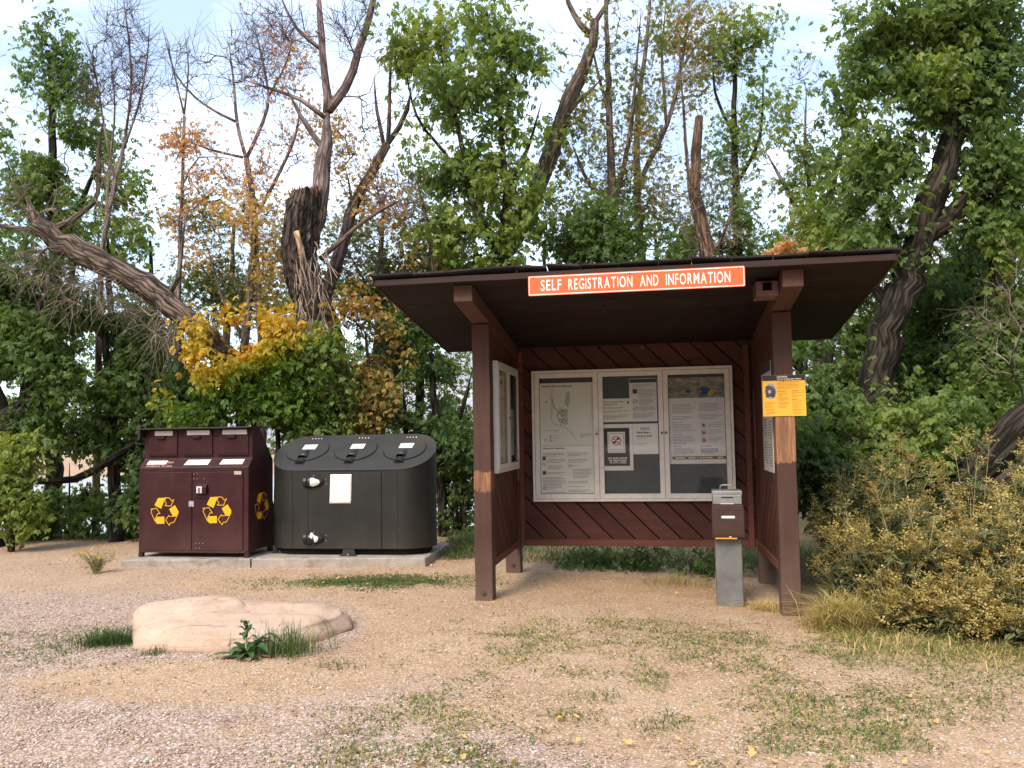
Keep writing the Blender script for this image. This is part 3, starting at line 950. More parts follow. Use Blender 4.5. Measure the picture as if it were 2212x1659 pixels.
def disc(mb, a, z, r, fn, n=20, ry=None): mb.poly([(a + r * math.cos(2 * math.pi * i / n), z + (ry or r) * math.sin(2 * math.pi * i / n)) for i in range(n)], fn)
def rect(mb, a0, a1, z0, z1, fn): mb.poly([(a0, z0), (a1, z0), (a1, z1), (a0, z1)], fn)


def sheet_of_paper(name, label, cat, a0, a1, z0, z1, v, mat, axis=None):
    off = ((a0 + a1) / 2, v, z0)
    t = kthing(name, label, cat, off)
    MB(off).box(a0, a1, v, v + 0.0015, z0, z1).build('paper_sheet', mat, t)
    return t, off


def prohibit(p, off, a, z, r, fn_v, bar=True):
    m1 = MB(off)
    ring(m1, a, z, r, r * 0.16, lambda x, y: (x, fn_v - 0.0018, y))
    if bar: m1.stroke([(a - r * 0.62, z + r * 0.62), (a + r * 0.62, z - r * 0.62)], r * 0.15, lambda x, y: (x, fn_v - 0.0022, y))
    return m1


# campground map poster in the first door
pv = bv - 0.012
a0, a1 = doors[0][0] + 0.002, doors[0][1] - 0.004
z0, z1 = dz0 + 0.09, dz1 - 0.09
P, off = sheet_of_paper('map_poster', 'tall campground map poster with regulations behind the first glass door', 'poster', a0, a1, z0, z1, pv, pap_g)
fn = lambda a, z: (a, pv - 0.0008, z)
W_, H_ = a1 - a0, z1 - z0
X = lambda t: a0 + t * W_
Zf = lambda t: z1 - t * H_
mb = MB(off); rect(mb, a0, a1, Zf(0.04), Zf(0.0), fn); mb.build('title_band', brn_b, P)
mb = MB(off); mb.text('Rainbow Park Campground', X(.04), Zf(.074), 0.020, fn, w=W_ * .57, bold=0.035); mb.text('Campground Regulations', X(.03), Zf(.615), 0.016, fn, w=W_ * .43, bold=0.045)
lines(mb, X(.04), X(.3), Zf(.008), Zf(.034), 1, fn, 0.004)
mb.build('heading', ink, P)
grn = MB(off)
for q_ in ([(.47, .22), (.50, .13), (.56, .11), (.57, .20), (.53, .26)], [(.33, .30), (.40, .27), (.53, .265), (.52, .33), (.45, .345)], [(.36, .35), (.45, .35), (.52, .335), (.53, .40), (.44, .41)]): grn.poly([(X(a), Zf(b_)) for a, b_ in q_], fn)
grn.build('woodland_tint', grn_p, P)
rd = MB(off); f2 = lambda a, z: (a, pv - 0.0014, z)
road = [(.23, .09), (.22, .16), (.225, .25), (.21, .34), (.235, .385), (.32, .405), (.45, .425), (.57, .46), (.66, .53)]
rd.stroke([(X(x), Zf(y)) for x, y in road], 0.013, f2); rd.stroke([(X(x), Zf(y)) for x, y in ((.225, .16), (.27, .25), (.36, .29), (.33, .33), (.40, .41))], 0.008, f2)
rd.build('map_road', ink2, P)
rd = MB(off); rd.stroke([(X(x), Zf(y)) for x, y in road], 0.008, lambda a, z: (a, pv - 0.0018, z)); rd.build('map_road_fill', pap_y, P)
mb = MB(off)
for x, y in ((.105, .20), (.37, .255), (.41, .275), (.40, .325), (.42, .35), (.40, .375), (.18, .50), (.18, .52), (.18, .54)): rect(mb, X(x), X(x) + 0.016, Zf(y) - 0.014, Zf(y), f2)
ring(mb, X(.10), Zf(.535), 0.017, 0.003, f2)
lines(mb, X(.1), X(.55), Zf(.448), Zf(.462), 1, f2, 0.004); lines(mb, X(.22), X(.36), Zf(.49), Zf(.55), 3, f2, 0.003); lines(mb, X(.74), X(.98), Zf(.48), Zf(.52), 4, f2, 0.003)
rect(mb, X(.02), X(.99), Zf(.588), Zf(.586), f2)
for y in (.68, .805): rect(mb, X(.03), X(.095), Zf(y + .033), Zf(y), f2)
mb.build('map_symbol', ink, P)
mb = MB(off)
yy = .645
for n_, ind in ((3, 0), (3, .09), (3, .09), (2, 0), (9, 0), (3, .09)):
    lines(mb, X(.03 + ind), X(.48), Zf(yy), Zf(yy + .0125 * n_), n_, f2, 0.005); yy += .0125 * n_ + .018
yy = .645
for n_, ind in ((3, 0), (3, 0), (1, 0), (7, .09), (2, 0), (1, 0), (2, 0), (4, 0)):
    lines(mb, X(.51 + ind), X(.97), Zf(yy), Zf(yy + .0125 * n_), n_, f2, 0.005); yy += .0125 * n_ + .018
mb.build('body_text', ink2, P)
mb = MB(off)
for x, y in ((.06, .745), (.06, .955), (.55, .765)):
    mb = MB(off); ring(mb, X(x), Zf(y), 0.020, 0.004, f2); mb.stroke([(X(x) - .013, Zf(y) + .013), (X(x) + .013, Zf(y) - .013)], 0.003, f2)
    mb.build('prohibition_sign', red_p, P)

# papers in the middle door: mapped from the photograph's close view
m0, m1 = doors[1]
gx = lambda px: m0 + (px - 55) / (650 - 55) * (m1 - m0)
gzv = lambda py: (dz1 - 0.086) - (py - 212) / (1508 - 212) * (dz1 - dz0 - 0.172)
pv2 = bv - 0.012
P, off = sheet_of_paper('regulation_notice', 'lilac grey sheet of fire rules with a dark top band in the middle door', 'notice', gx(342), gx(637), gzv(718), gzv(240), pv2, pap_l)
fn = lambda a, z: (a, pv2 - 0.001, z)
mb = MB(off); rect(mb, gx(345), gx(635), gzv(288), gzv(245), fn); mb.build('title_band', flat('slate_band', (0.05, 0.055, 0.075), 0.7), P)
mb = MB(off); rect(mb, gx(378), gx(428), gzv(408), gzv(358), fn); ring(mb, gx(405), gzv(498), 0.027, 0.004, fn); ring(mb, gx(405), gzv(574), 0.027, 0.004, fn)
for y in (498, 574): mb.stroke([(gx(388), gzv(y + 12)), (gx(424), gzv(y - 12))], 0.006, fn)
mb.build('symbol', ink, P)
mb = MB(off); lines(mb, gx(378), gx(620), gzv(298), gzv(345), 3, fn); lines(mb, gx(440), gx(630), gzv(355), gzv(460), 7, fn); lines(mb, gx(440), gx(630), gzv(470), gzv(535), 5, fn); lines(mb, gx(440), gx(630), gzv(545), gzv(605), 5, fn); lines(mb, gx(378), gx(630), gzv(620), gzv(680), 5, fn)
mb.build('body_text', ink2, P)
pv3 = pv2 - 0.004
P, off = sheet_of_paper('check_notice', 'cream sheet about paying by check, overlapping the lilac rules sheet', 'notice', gx(48), gx(372), gzv(718), gzv(458), pv3, pap_y)
fn3 = lambda a, z: (a, pv3 - 0.001, z)
mb = MB(off); mb.text('Notice to Customers Making', gx(66), gzv(500), 0.014, fn3, w=gx(290) - gx(66), bold=0.02); mb.text('Payment by Check', gx(66), gzv(524), 0.014, fn3, w=gx(210) - gx(66), bold=0.02)
mb.poly([(gx(313), gzv(490)), (gx(335), gzv(490)), (gx(332), gzv(512)), (gx(324), gzv(524)), (gx(316), gzv(512))], fn3)
mb.build('heading', ink, P)
mb = MB(off); lines(mb, gx(66), gx(285), gzv(530), gzv(542), 1, fn3); lines(mb, gx(66), gx(345), gzv(550), gzv(575), 2, fn3); lines(mb, gx(66), gx(345), gzv(590), gzv(612), 2, fn3); lines(mb, gx(66), gx(345), gzv(635), gzv(690), 4, fn3)
mb.build('body_text', ink2, P)
P, off = sheet_of_paper('fireworks_poster', 'dark no fireworks poster with white margin and red prohibition ring in the middle door', 'poster', gx(50), gx(368), gzv(1255), gzv(742), pv2, pap_w)
mb = MB(off); rect(mb, gx(52), gx(332), gzv(1205), gzv(785), fn); mb.build('dark_field', brn_b, P)
f4 = lambda a, z: (a, pv2 - 0.0018, z); f5 = lambda a, z: (a, pv2 - 0.0025, z); f6 = lambda a, z: (a, pv2 - 0.0032, z)
mb = MB(off); rect(mb, gx(95), gx(285), gzv(1062), gzv(828), f4)
mb.text('NO EXPLOSIVES', gx(97), gzv(1128), 0.019, f4, w=gx(302) - gx(97), bold=0.03); mb.text('OR FIREWORKS', gx(103), gzv(1153), 0.019, f4, w=gx(300) - gx(103), bold=0.03); mb.text('36 CFR 2.38(b)', gx(112), gzv(1176), 0.019, f4, w=gx(292) - gx(112), bold=0.03)
mb.build('white_print', pap_w, P)
mb = MB(off); 
mb.stroke(rc(gx(110), gx(272), gzv(1050), gzv(845), 0.012), 0.004, f5, True)
mb.text('No Fireworks', gx(132), gzv(1030), 0.013, f5, w=gx(255) - gx(132), bold=0.01)
mb.stroke([(gx(160), gzv(950)), (gx(180), gzv(938))], 0.022, f5); mb.stroke([(gx(200), gzv(910)), (gx(218), gzv(898))], 0.022, f5)
mb.build('black_print', ink, P)
mb = MB(off); ring(mb, gx(190), gzv(928), 0.052, 0.009, f6, 32); mb.stroke([(gx(148), gzv(888)), (gx(232), gzv(968))], 0.008, f6); mb.build('prohibition_sign', red_p, P)
P, off = sheet_of_paper('bear_notice', 'plain white sheet headed NOTICE about black bears in the middle door', 'notice', gx(370), gx(640), gzv(1078), gzv(742), pv3, pap_w)
mb = MB(off); mb.text('NOTICE', gx(452), gzv(806), 0.021, fn3, w=gx(545) - gx(452), bold=0.03); rect(mb, gx(450), gx(547), gzv(813), gzv(811), fn3)
mb.text('*Black Bears', gx(402), gzv(850), 0.021, fn3, w=gx(555) - gx(402), bold=0.035); mb.text('Active in Area*', gx(402), gzv(888), 0.021, fn3, w=gx(585) - gx(402), bold=0.035)
mb.build('heading', ink, P)
mb = MB(off); lines(mb, gx(405), gx(575), gzv(900), gzv(915), 1, fn3, 0.003, 0.05); lines(mb, gx(405), gx(540), gzv(955), gzv(985), 2, fn3, 0.003, 0.05); mb.build('body_text', ink2, P)

# rafting poster in the third door
m0, m1 = doors[2]
rx = lambda px: m0 + (px - 760) / (1375 - 760) * (m1 - m0)
P, off = sheet_of_paper('rafting_poster', 'river rafting safety poster with a photograph of rapids behind the third glass door', 'poster', rx(766), rx(1370), gzv(1190), gzv(212), pv2, pap_l)
pm, nt, b = new_mat('rapids_photograph')
v = coords(nt, (1, 1, 2.2))
c = ramp(nt, noise_n(nt, v, 9, 6, 0.7, 0.6), [(0.32, (0.07, 0.06, 0.04)), (0.47, (0.22, 0.20, 0.13)), (0.6, (0.40, 0.38, 0.33)), (0.75, (0.55, 0.53, 0.50))])
nt.links.new(c, b.inputs['Base Color']); b.inputs['Roughness'].default_value = 0.7
mb = MB(off); rect(mb, rx(766), rx(1370), gzv(470), gzv(212), fn); mb.build('photograph', pm, P)
mb = MB(off); rect(mb, rx(766), rx(1370), gzv(245), gzv(212), f4); mb.build('title_band', brn_b, P)
mb = MB(off)
mb.poly([(rx(940), gzv(405)), (rx(985), gzv(370)), (rx(1010), gzv(395)), (rx(1000), gzv(420))], f4); mb.poly([(rx(1085), gzv(410)), (rx(1130), gzv(345)), (rx(1215), gzv(370)), (rx(1225), gzv(430)), (rx(1150), gzv(445))], f4)
mb.build('raft', flat('blue_print', (0.03, 0.07, 0.22), 0.7), P)
mb = MB(off); mb.poly([(rx(1190), gzv(435)), (rx(1205), gzv(400)), (rx(1265), gzv(405)), (rx(1240), gzv(450)), (rx(1205), gzv(455))], f5); disc(mb, rx(1210), gzv(350), 0.012, f5); mb.build('yellow_paddle', flat('yellow_print', (0.60, 0.42, 0.04), 0.7), P)
mb = MB(off)
for x, y, r_ in ((1030, 365, .022), (1070, 350, .02), (1060, 395, .024), (1110, 400, .016), (1190, 325, .014)): disc(mb, rx(x), gzv(y), r_, f5, 9)
mb.build('rafter_figures', flat('tan_print', (0.38, 0.30, 0.22), 0.7), P)
mb = MB(off)
for y0, y1, n_ in ((530, 640, 7), (665, 715, 3), (752, 850, 6), (880, 975, 6), (1010, 1090, 5)): lines(mb, rx(802), rx(1055), gzv(y0), gzv(y1), n_, f4)
for y0, y1, n_ in ((530, 620, 6), (645, 710, 4)): lines(mb, rx(1092), rx(1358), gzv(y0), gzv(y1), n_, f4)
for y0, y1 in ((735, 800), (815, 880), (895, 955)): lines(mb, rx(1185), rx(1360), gzv(y0), gzv(y1), 3, f4)
mb.build('body_text', ink2, P)
mb = MB(off)
mb.text('Multi-day Trips', rx(803), gzv(742), 0.011, f4, w=rx(908) - rx(803), bold=0.02); mb.build('heading', ink, P); mb = MB(off); mb.text('One-day Trips', rx(806), gzv(872), 0.011, f4, w=rx(900) - rx(806), bold=0.02); mb.build('heading', ink, P); mb = MB(off); mb.text('Play Boaters', rx(806), gzv(1000), 0.011, f4, w=rx(895) - rx(806), bold=0.02); mb.build('heading', ink, P); mb = MB(off)
lines(mb, rx(1103), rx(1300), gzv(992), gzv(1006), 1, f4, 0.006, 0.02); lines(mb, rx(1103), rx(1300), gzv(1022), gzv(1080), 4, f4, 0.006, 0.1)
for y in (768, 850, 930): disc(mb, rx(1138), gzv(y), 0.012, f4); mb.stroke([(rx(1125), gzv(y + 16)), (rx(1155), gzv(y + 8))], 0.006, f4)
mb.build('address_text', ink, P)
for y in (768, 850, 930): mb = MB(off); ring(mb, rx(1138), gzv(y), 0.030, 0.0045, f5); mb.stroke([(rx(1138) - .02, gzv(y) + .02), (rx(1138) + .02, gzv(y) - .02)], 0.0035, f5); mb.build('prohibition_sign', red_p, P)
mb = MB(off); rect(mb, rx(790), rx(1370), gzv(1142), gzv(1108), f4); mb.build('footer_band', olive, P)
mb = MB(off)
for x, w2 in ((820, 110), (965, 75), (1060, 14), (1090, 20), (1115, 24), (1150, 20), (1175, 50), (1280, 55)): rect(mb, rx(x), rx(x + w2), gzv(1131), gzv(1119), f5)
mb.build('footer_marks', pap_y, P)
mb = MB(off); rect(mb, rx(1243), rx(1272), gzv(1134), gzv(1116), f5); mb.build('red_footer_mark', red_p, P)

# ---- smaller cabinet on the side wall
cu0, cu1, cv0, cv1, cz0, cz1 = 0.068, 0.130, 0.105, 1.35, 1.19, 2.295
co2 = (0.1, 0.7, cz0)
cab = kthing('wall_cabinet', 'narrow pale metal display cabinet with two glass doors on the shelter side wall', 'display case', co2)
fs_ = lambda a, d, z: (d, a, z)
mb = MB(co2); frame_bars(mb, cv0, cv1, cz0, cz1, 0.03, cu0, cu1 - 0.006, fs_); mb.build('case_frame', alu_w, cab, bevel=0.003)
MB(co2).box(cu0 + 0.001, cu0 + 0.008, cv0 + 0.031, cv1 - 0.031, cz0 + 0.031, cz1 - 0.031).build('pinboard', cork, cab)
hv = (cv0 + cv1) / 2
for a, c in ((cv0 + 0.032, hv - 0.002), (hv + 0.002, cv1 - 0.032)):
    mb = MB(co2); frame_bars(mb, a, c, cz0 + 0.033, cz1 - 0.033, 0.05, cu1 - 0.02, cu1, fs_)
    d_ = mb.build('case_door', alu_w, cab, bevel=0.002)
    MB(co2).box(cu1 - 0.012, cu1 - 0.009, a + 0.048, c - 0.048, cz0 + 0.081, cz1 - 0.081).build('glass', gl_m, d_)
    lv = c - 0.02 if a < hv - 0.1 else a + 0.02
    MB(co2).lathe([(0, 0.012), (0.012, 0.010)], lambda q, k1, k2: (cu1 + q, lv + k1, 1.74 + k2), 12).build('lock', lock_m, d_)
off = (cu0 + 0.012, 0.45, 1.28)
P = kthing('yellow_map', 'yellowed map sheet hanging in the side wall cabinet', 'poster', off)
ym = paint('yellowed_map_paper', (0.52, 0.40, 0.15), 0.7, 0.12, 5, bump_s=0.03)
MB(off).box(cu0 + 0.012, cu0 + 0.014, cv0 + 0.09, hv - 0.03, cz0 + 0.1, cz1 - 0.12).build('paper_sheet', ym, P)
mb = MB(off)
for z in (1.55, 1.92): rect(mb, cv0 + 0.09, hv - 0.03, z, z + 0.035, lambda a, zz: (cu0 + 0.0155, a, zz))
mb.build('fold_line', flat('map_fold', (0.36, 0.30, 0.16)), P)
off = (cu0 + 0.012, 1.05, 1.28)
P = kthing('white_map', 'pale printed sheet behind the rear glass door of the side wall cabinet', 'poster', off)
MB(off).box(cu0 + 0.012, cu0 + 0.014, hv + 0.09, cv1 - 0.10, cz0 + 0.15, cz1 - 0.45).build('paper_sheet', pap_l, P)
mb = MB(off); lines(mb, hv + 0.12, cv1 - 0.14, cz1 - 0.5, cz0 + 0.25, 22, lambda a, zz: (cu0 + 0.0155, a, zz)); mb.build('body_text', ink2, P)
# ---- white poster on the other side wall
pu = KW - 0.060 - 0.022
off = (pu, 0.45, 1.17)
P = kthing('wall_poster', 'long white information panel on the side wall beside the caution sign post', 'poster', off)
fr_ = lambda a, z: (pu - 0.0065, a, z)
MB(off).box(pu - 0.005, pu, 0.10, 0.80, 1.172, 2.215).build('poster_panel', paint('white_panel', (0.55, 0.53, 0.50), 0.5, 0.06, 4, bump_s=0), P)
mb = MB(off); rect(mb, 0.10, 0.80, 2.12, 2.213, fr_); mb.build('title_band', ink, P)
mb = MB(off)
for y0, y1, n_ in ((1.98, 1.72, 10), (1.68, 1.50, 7), (1.46, 1.24, 9)): lines(mb, 0.48, 0.75, y0, y1, n_, fr_, 0.009); lines(mb, 0.15, 0.42, y0 - .02, y1 - .02, n_, fr_, 0.009)
mb.build('body_text', ink2, P)

# ---- caution sign on the front post
cyel = paint('yellow_sign_sheet', (0.84, 0.44, 0.045), 0.45, 0.04, 6, bump_s=0)
off = (2.79, -0.10, 1.69)
P = kthing('caution_sign', 'yellow bear caution sign with black header screwed to the shelter post', 'sign', off)
cv = -HP - 0.008
A0, A1, Z0, Z1 = 2.600, 2.972, 1.690, 2.060
MB(off).box(A0, A1, cv, cv + 0.003, Z0, Z1).build('sign_panel', cyel, P)
ax = lambda px: A0 + (px - 195) / (1620 - 195) * (A1 - A0) - 0.002
az_ = lambda py: Z1 - (py - 140) / (1490 - 140) * (Z1 - Z0)
fc = lambda a, z: (a, cv - 0.001, z); fc2 = lambda a, z: (a, cv - 0.0018, z); fc3 = lambda a, z: (a, cv - 0.0026, z)
mb = MB(off); rect(mb, A0 + 0.001, A1 - 0.001, az_(325), Z1 - 0.001, fc); mb.build('header', flat('black_sign_print', (0.03, 0.028, 0.026), 0.5), P)
mb = MB(off); mb.text('CAUTION', ax(690), az_(228), 0.0155, fc2, w=ax(1035) - ax(690), bold=0.03); mb.text('You are in Black Bear Habitat', ax(690), az_(294), 0.0115, fc2, w=ax(1500) - ax(690), bold=0.03)
mb.build('lettering', wh_m, P)
orp = flat('orange_brown_print', (0.52, 0.19, 0.02), 0.6)
mb = MB(off)
for x0, x1, y0, y1, n_ in ((700, 1500, 340, 620, 6), (710, 1090, 720, 830, 3), (710, 1090, 850, 1000, 4), (720, 1100, 1025, 1130, 3), (720, 1080, 1155, 1225, 2), (1160, 1560, 705, 790, 2), (1170, 1560, 800, 880, 2), (1175, 1580, 985, 1060, 2), (1175, 1560, 1085, 1150, 2), (1180, 1570, 1175, 1250, 2), (1180, 1570, 1270, 1340, 2), (1185, 1590, 1365, 1440, 2), (265, 640, 1025, 1130, 3), (265, 600, 1150, 1225, 2), (265, 630, 1250, 1320, 2), (270, 670, 1340, 1450, 3)):
    lines(mb, ax(x0), ax(x1), az_(y0), az_(y1), n_, fc, 0.0048)
mb.build('body_text', orp, P)
mb = MB(off)
for x0, x1, y in ((705, 1065, 675), (1165, 1455, 668), (1170, 1590, 945)): lines(mb, ax(x0), ax(x1) + .004, az_(y - 14), az_(y + 14), 1, fc2, 0.0065)
mb.build('heading', flat('rust_print', (0.42, 0.10, 0.015), 0.6), P)
bearm = paint('bear_fur_print', (0.075, 0.07, 0.068), 0.7, 0.5, 60, bump_s=0); greym = paint('grey_backdrop_print', (0.34, 0.33, 0.32), 0.7, 0.3, 40, bump_s=0)
mb = MB(off); disc(mb, ax(470), az_(670), 0.051, fc, 28, 0.072); o_ = mb.build('bear_picture', greym, P)
mb = MB(off); disc(mb, ax(470), az_(690), 0.045, fc2, 24, 0.046); disc(mb, ax(420), az_(600), 0.030, fc3, 18, 0.034)
for x in (340, 510): disc(mb, ax(x), az_(545), 0.011, fc2, 12)
for x in (360, 560): rect(mb, ax(x) - 0.014, ax(x) + 0.014, az_(870), az_(760), fc2)
mb.build('bear_body', bearm, o_)
mb = MB(off); disc(mb, ax(435), az_(680), 0.012, lambda a, z: (a, cv - 0.0034, z), 12, 0.016); mb.build('bear_muzzle', flat('pale_muzzle_print', (0.48, 0.42, 0.36)), o_)
for px, py in ((900, 335),): MB(off).lathe([(0, 0.006), (0.004, 0.004)], lambda a, c, s: (ax(px) + c, cv - 0.001 - a, az_(py) + s), 10).build('screw', bolt_m, P)

# ---- payment post (steel tube with envelope dispenser)
steel = paint('galvanised_steel', (0.19, 0.19, 0.185), 0.5, 0.22, 5, metal=0.35, dirt=(0.12, 0.12, 0.12), dirt_amt=0.6, bump_s=0.06)
steel2 = paint('bare_steel_lid', (0.28, 0.28, 0.275), 0.42, 0.12, 9, metal=0.45, bump_s=0.04)
brown_m = paint('dark_brown_enamel', (0.052, 0.026, 0.019), 0.45, 0.15, 8)
tanm = flat('envelope_orange', (0.75, 0.34, 0.08), 0.7)
ranger = thing('payment_post', 'square galvanised steel fee post with brown envelope box and slotted lid', 'fee box', (2.035, 7.985, float(gz(2.035, 7.985))), -0.21)
zz = 0.055   # heights measured from the shelter datum
def bxx(x0, x1, y0, y1, z0, z1): return MB().box(x0, x1, y0, y1, z0 + zz, z1 + zz)
bxx(-0.123, 0.123, -0.12, 0.12, -0.35, 0.585).build('pedestal', steel, ranger, bevel=0.012)
bxx(-0.132, 0.132, -0.115, 0.125, 0.586, 0.985).build('steel_box', steel, ranger, bevel=0.006)
mb = MB(); mb.prism([(-0.205, 0.622), (-0.200, 0.595), (-0.125, 0.600), (-0.125, 0.845), (-0.150, 0.852), (-0.205, 0.845)], 0.294, lambda a, z, t: (-0.147 + t, a, z + zz))
db = mb.build('envelope_dispenser', brown_m, ranger, bevel=0.004)
mb = MB(); mb.prism([(-0.212, 0.848), (-0.150, 0.898), (-0.124, 0.898), (-0.124, 0.858)], 0.286, lambda a, z, t: (-0.143 + t, a, z + zz)); mb.build('dispenser_hood', brown_m, ranger, bevel=0.003)
bxx(-0.06, 0.06, -0.2075, -0.2062, 0.775, 0.797).build('label', wh_m, db)
bxx(-0.065, 0.058, -0.150, -0.135, 0.902, 0.906).build('hood_label', wh_m, ranger)
mb = bxx(-0.120, 0.075, -0.203, -0.198, 0.583, 0.594)
mb.prism([(0.0, 0.594), (0.028, 0.594), (0.026, 0.606), (0.014, 0.612), (0.003, 0.606)], 0.004, lambda a, z, t: (a, -0.2062 - 0.002 + t * .4, z + zz)); mb.build('envelope', tanm, db)
bxx(-0.137, 0.137, -0.142, 0.130, 0.986, 1.024).build('lid', steel2, ranger, bevel=0.005)
bxx(-0.131, 0.131, -0.140, -0.116, 0.900, 0.985).build('slot_plate', steel2, ranger, bevel=0.004)
mb = MB(); sl = [(x, 0.962 + 0.005 * s_) for s_ in (-1, 1) for x in ((-0.055, 0.055) if s_ < 0 else (0.055, -0.055))]
mb.prism(sl, 0.002, lambda a, z, t: (a, -0.1415 - 0.001 + t * .2, z + zz)); mb.build('coin_slot', gap_m, ranger)
hp = [(-0.058, -0.03, 1.02), (-0.058, -0.03, 1.055), (-0.05, -0.03, 1.068), (-0.035, -0.03, 1.073), (0.035, -0.03, 1.073), (0.05, -0.03, 1.068), (0.058, -0.03, 1.055), (0.058, -0.03, 1.02)]
MB().tube([(x, y, z + zz) for x, y, z in hp], 0.007, 8).build('handle', steel2, ranger, True)

# ------------------------------------------------------------------ concrete slabs
con = paint('pale_concrete', (0.36, 0.315, 0.27), 0.9, 0.2, 7, dirt=(0.19, 0.135, 0.09), dirt_amt=0.9, bump_s=0.35, spec=0.15)
def slab(name, label, pts, h):
    mb = MB(); n = len(pts)
    nn = []
    for i in range(n):
        a, c = np.array(pts[i]), np.array(pts[(i + 1) % n]); k = max(2, int(np.hypot(*(c - a)) / 0.12))
        nn += [tuple(a + (c - a) * j / k) for j in range(k)]
    V = []; m = len(nn)
    for z, e in ((-0.3, 0.012), (h * 0.5, 0.0), (h - 0.012, 0.0), (h, -0.012)):
        c0 = np.mean(nn, axis=0)
        for p in nn:
            d = np.array(p) - c0; d = d / np.hypot(*d)
            q = np.array(p) + d * (e + random.uniform(-0.007, 0.004)); V.append((q[0], q[1], z))
    F = []
    for l in range(3):
        for i in range(m): F.append((l * m + i, l * m + (i + 1) % m, (l + 1) * m + (i + 1) % m, (l + 1) * m + i))
    F.append(tuple(3 * m + i for i in range(m)))
    o = mb.add(V, F).build(name, con)
    return tag(o, label, 'concrete slab')
slab('concrete_slab', 'pale concrete pad carrying the maroon recycling container', [(-4.87, 10.36), (-3.235, 10.23), (-3.13, 11.55), (-4.75, 11.7)], 0.104)
slab('concrete_slab', 'rough edged concrete pad under the dark trash container', [(-3.215, 10.235), (-1.08, 10.08), (-0.88, 11.45), (-3.10, 11.55)], 0.108)

# ------------------------------------------------------------------ recycling container
mar = paint('maroon_powder_coat', (0.034, 0.0075, 0.0085), 0.45, 0.18, 3, bump_s=0.12, spec=0.3, drip=(0.085, 0.042, 0.034), drip_amt=0.32, dirt=(0.085, 0.035, 0.03), dirt_amt=0.45)
mar_d = paint('dark_lid_paint', (0.022, 0.013, 0.013), 0.5, 0.2, 5)
yel = flat('yellow_vinyl', (0.80, 0.40, 0.012), 0.5)
wl = paint('white_tape', (0.78, 0.73, 0.70), 0.6, 0.05, 10, bump_s=0.02, dirt=(0.5, 0.45, 0.42), dirt_amt=0.3)
zinc = paint('zinc_plate', (0.42, 0.42, 0.42), 0.4, 0.2, 30, metal=0.5)
RW, RD = 1.50, 0.66
rec = thing('recycling_container', 'maroon steel recycling container with yellow arrows and three hatches on top', 'recycling bin', (-4.765, 10.60, 0.105), -0.178)
ZB = 0.075   # underside above slab; all heights below are above the slab
zf = lambda y: 1.225 - 0.105 - (y - 560) * 0.001145
uf = lambda x: (x - 124) * 0.001276 * RW / 1.531
prof = [(0.0, zf(1470) - 0.004), (0.0, 1.120), (0.10, 1.225), (0.10, 1.600), (0.30, 1.600), (RD, 1.19), (RD, zf(1470) - 0.004)]
body = MB().prism(prof, RW, lambda v, z, t: (t, v, z)).build('body', mar, rec, bevel=0.008)
for u in (0.0, RW - 0.055):
    for v in (0.0, RD - 0.05):
        MB().box(u, u + 0.055, v, v + 0.05, 0.0, zf(1470) - 0.0045).build('leg', mar, rec)
MB().add([(u, v, z) for u in (-0.045, RW + 0.012) for (v, z) in ((-0.02, 1.602), (-0.02, 1.622), (0.335, 1.627), (0.335, 1.602))],
         [(0, 1, 2, 3), (7, 6, 5, 4), (0, 4, 5, 1), (1, 5, 6, 2), (2, 6, 7, 3), (3, 7, 4, 0)]).build('top_cover', mar_d, rec, bevel=0.003)
for u0, u1 in ((-0.02, 0.015),): MB().box(u0, u1, -0.018, 0.098, 1.50, 1.601).build('side_flange', mar_d, rec)
MB().box(0.03, RW - 0.03, -0.012, -0.0005, zf(1480) - 0.01, zf(1468)).build('bottom_sill', mar, rec, bevel=0.003)
for x0, x1, lx0, lx1, hx0, hx1 in ((187, 500, 290, 495, 315, 410), (573, 890, 650, 905, 718, 803), (958, 1285, 1043, 1312, 1100, 1190)):
    u0, u1 = uf(x0), uf(x1)
    h_ = MB().box(u0, u1, 0.084, 0.0995, zf(418) + 0.0, zf(150)).build('hatch', mar, rec, bevel=0.004)
    MB().box(uf(lx0) - 0.05, uf(lx1) - 0.055, 0.0815, 0.0838, zf(205), zf(155)).build('blank_label', wl, h_)
    MB().prism([(0.0835, zf(244)), (0.055, zf(244)), (0.052, zf(220)), (0.0835, zf(215))], uf(hx1) - uf(hx0), lambda v, z, t: (uf(hx0) - 0.05 + t, v, z)).build('handle', mar, h_, bevel=0.003)
    MB().box(u0 - 0.008, u1 + 0.008, 0.070, 0.0836, zf(418) - 0.012, zf(418) - 0.001).build('hatch_lip', mar, h_)
ld = np.array([0.10, 0.105]); ld /= np.hypot(*ld); nn_ = np.array([-ld[1], ld[0]])
def shelf(a, s): q = np.array([0, 1.120]) + ld * s + nn_ * 0.0016; return (a, q[0], q[1])
for pts in ([(0.075, .055), (0.345, .055), (0.35, .118), (0.085, .118)], [(0.60, .04), (0.93, .04), (0.945, .128), (0.63, .128)], [(1.085, .045), (1.395, .045), (1.405, .128), (1.105, .128)]):
    MB().poly(pts, shelf).build('blank_label', wl, body)
mb = MB(); mb.text('Paper,', 0.352, 0.075, 0.036, shelf, w=0.095); mb.text('Cardboard, Tin Cans', 0.085, 0.012, 0.034, shelf, w=0.36)
mb.build('lettering', flat('peach_lettering', (0.70, 0.34, 0.24)), body)
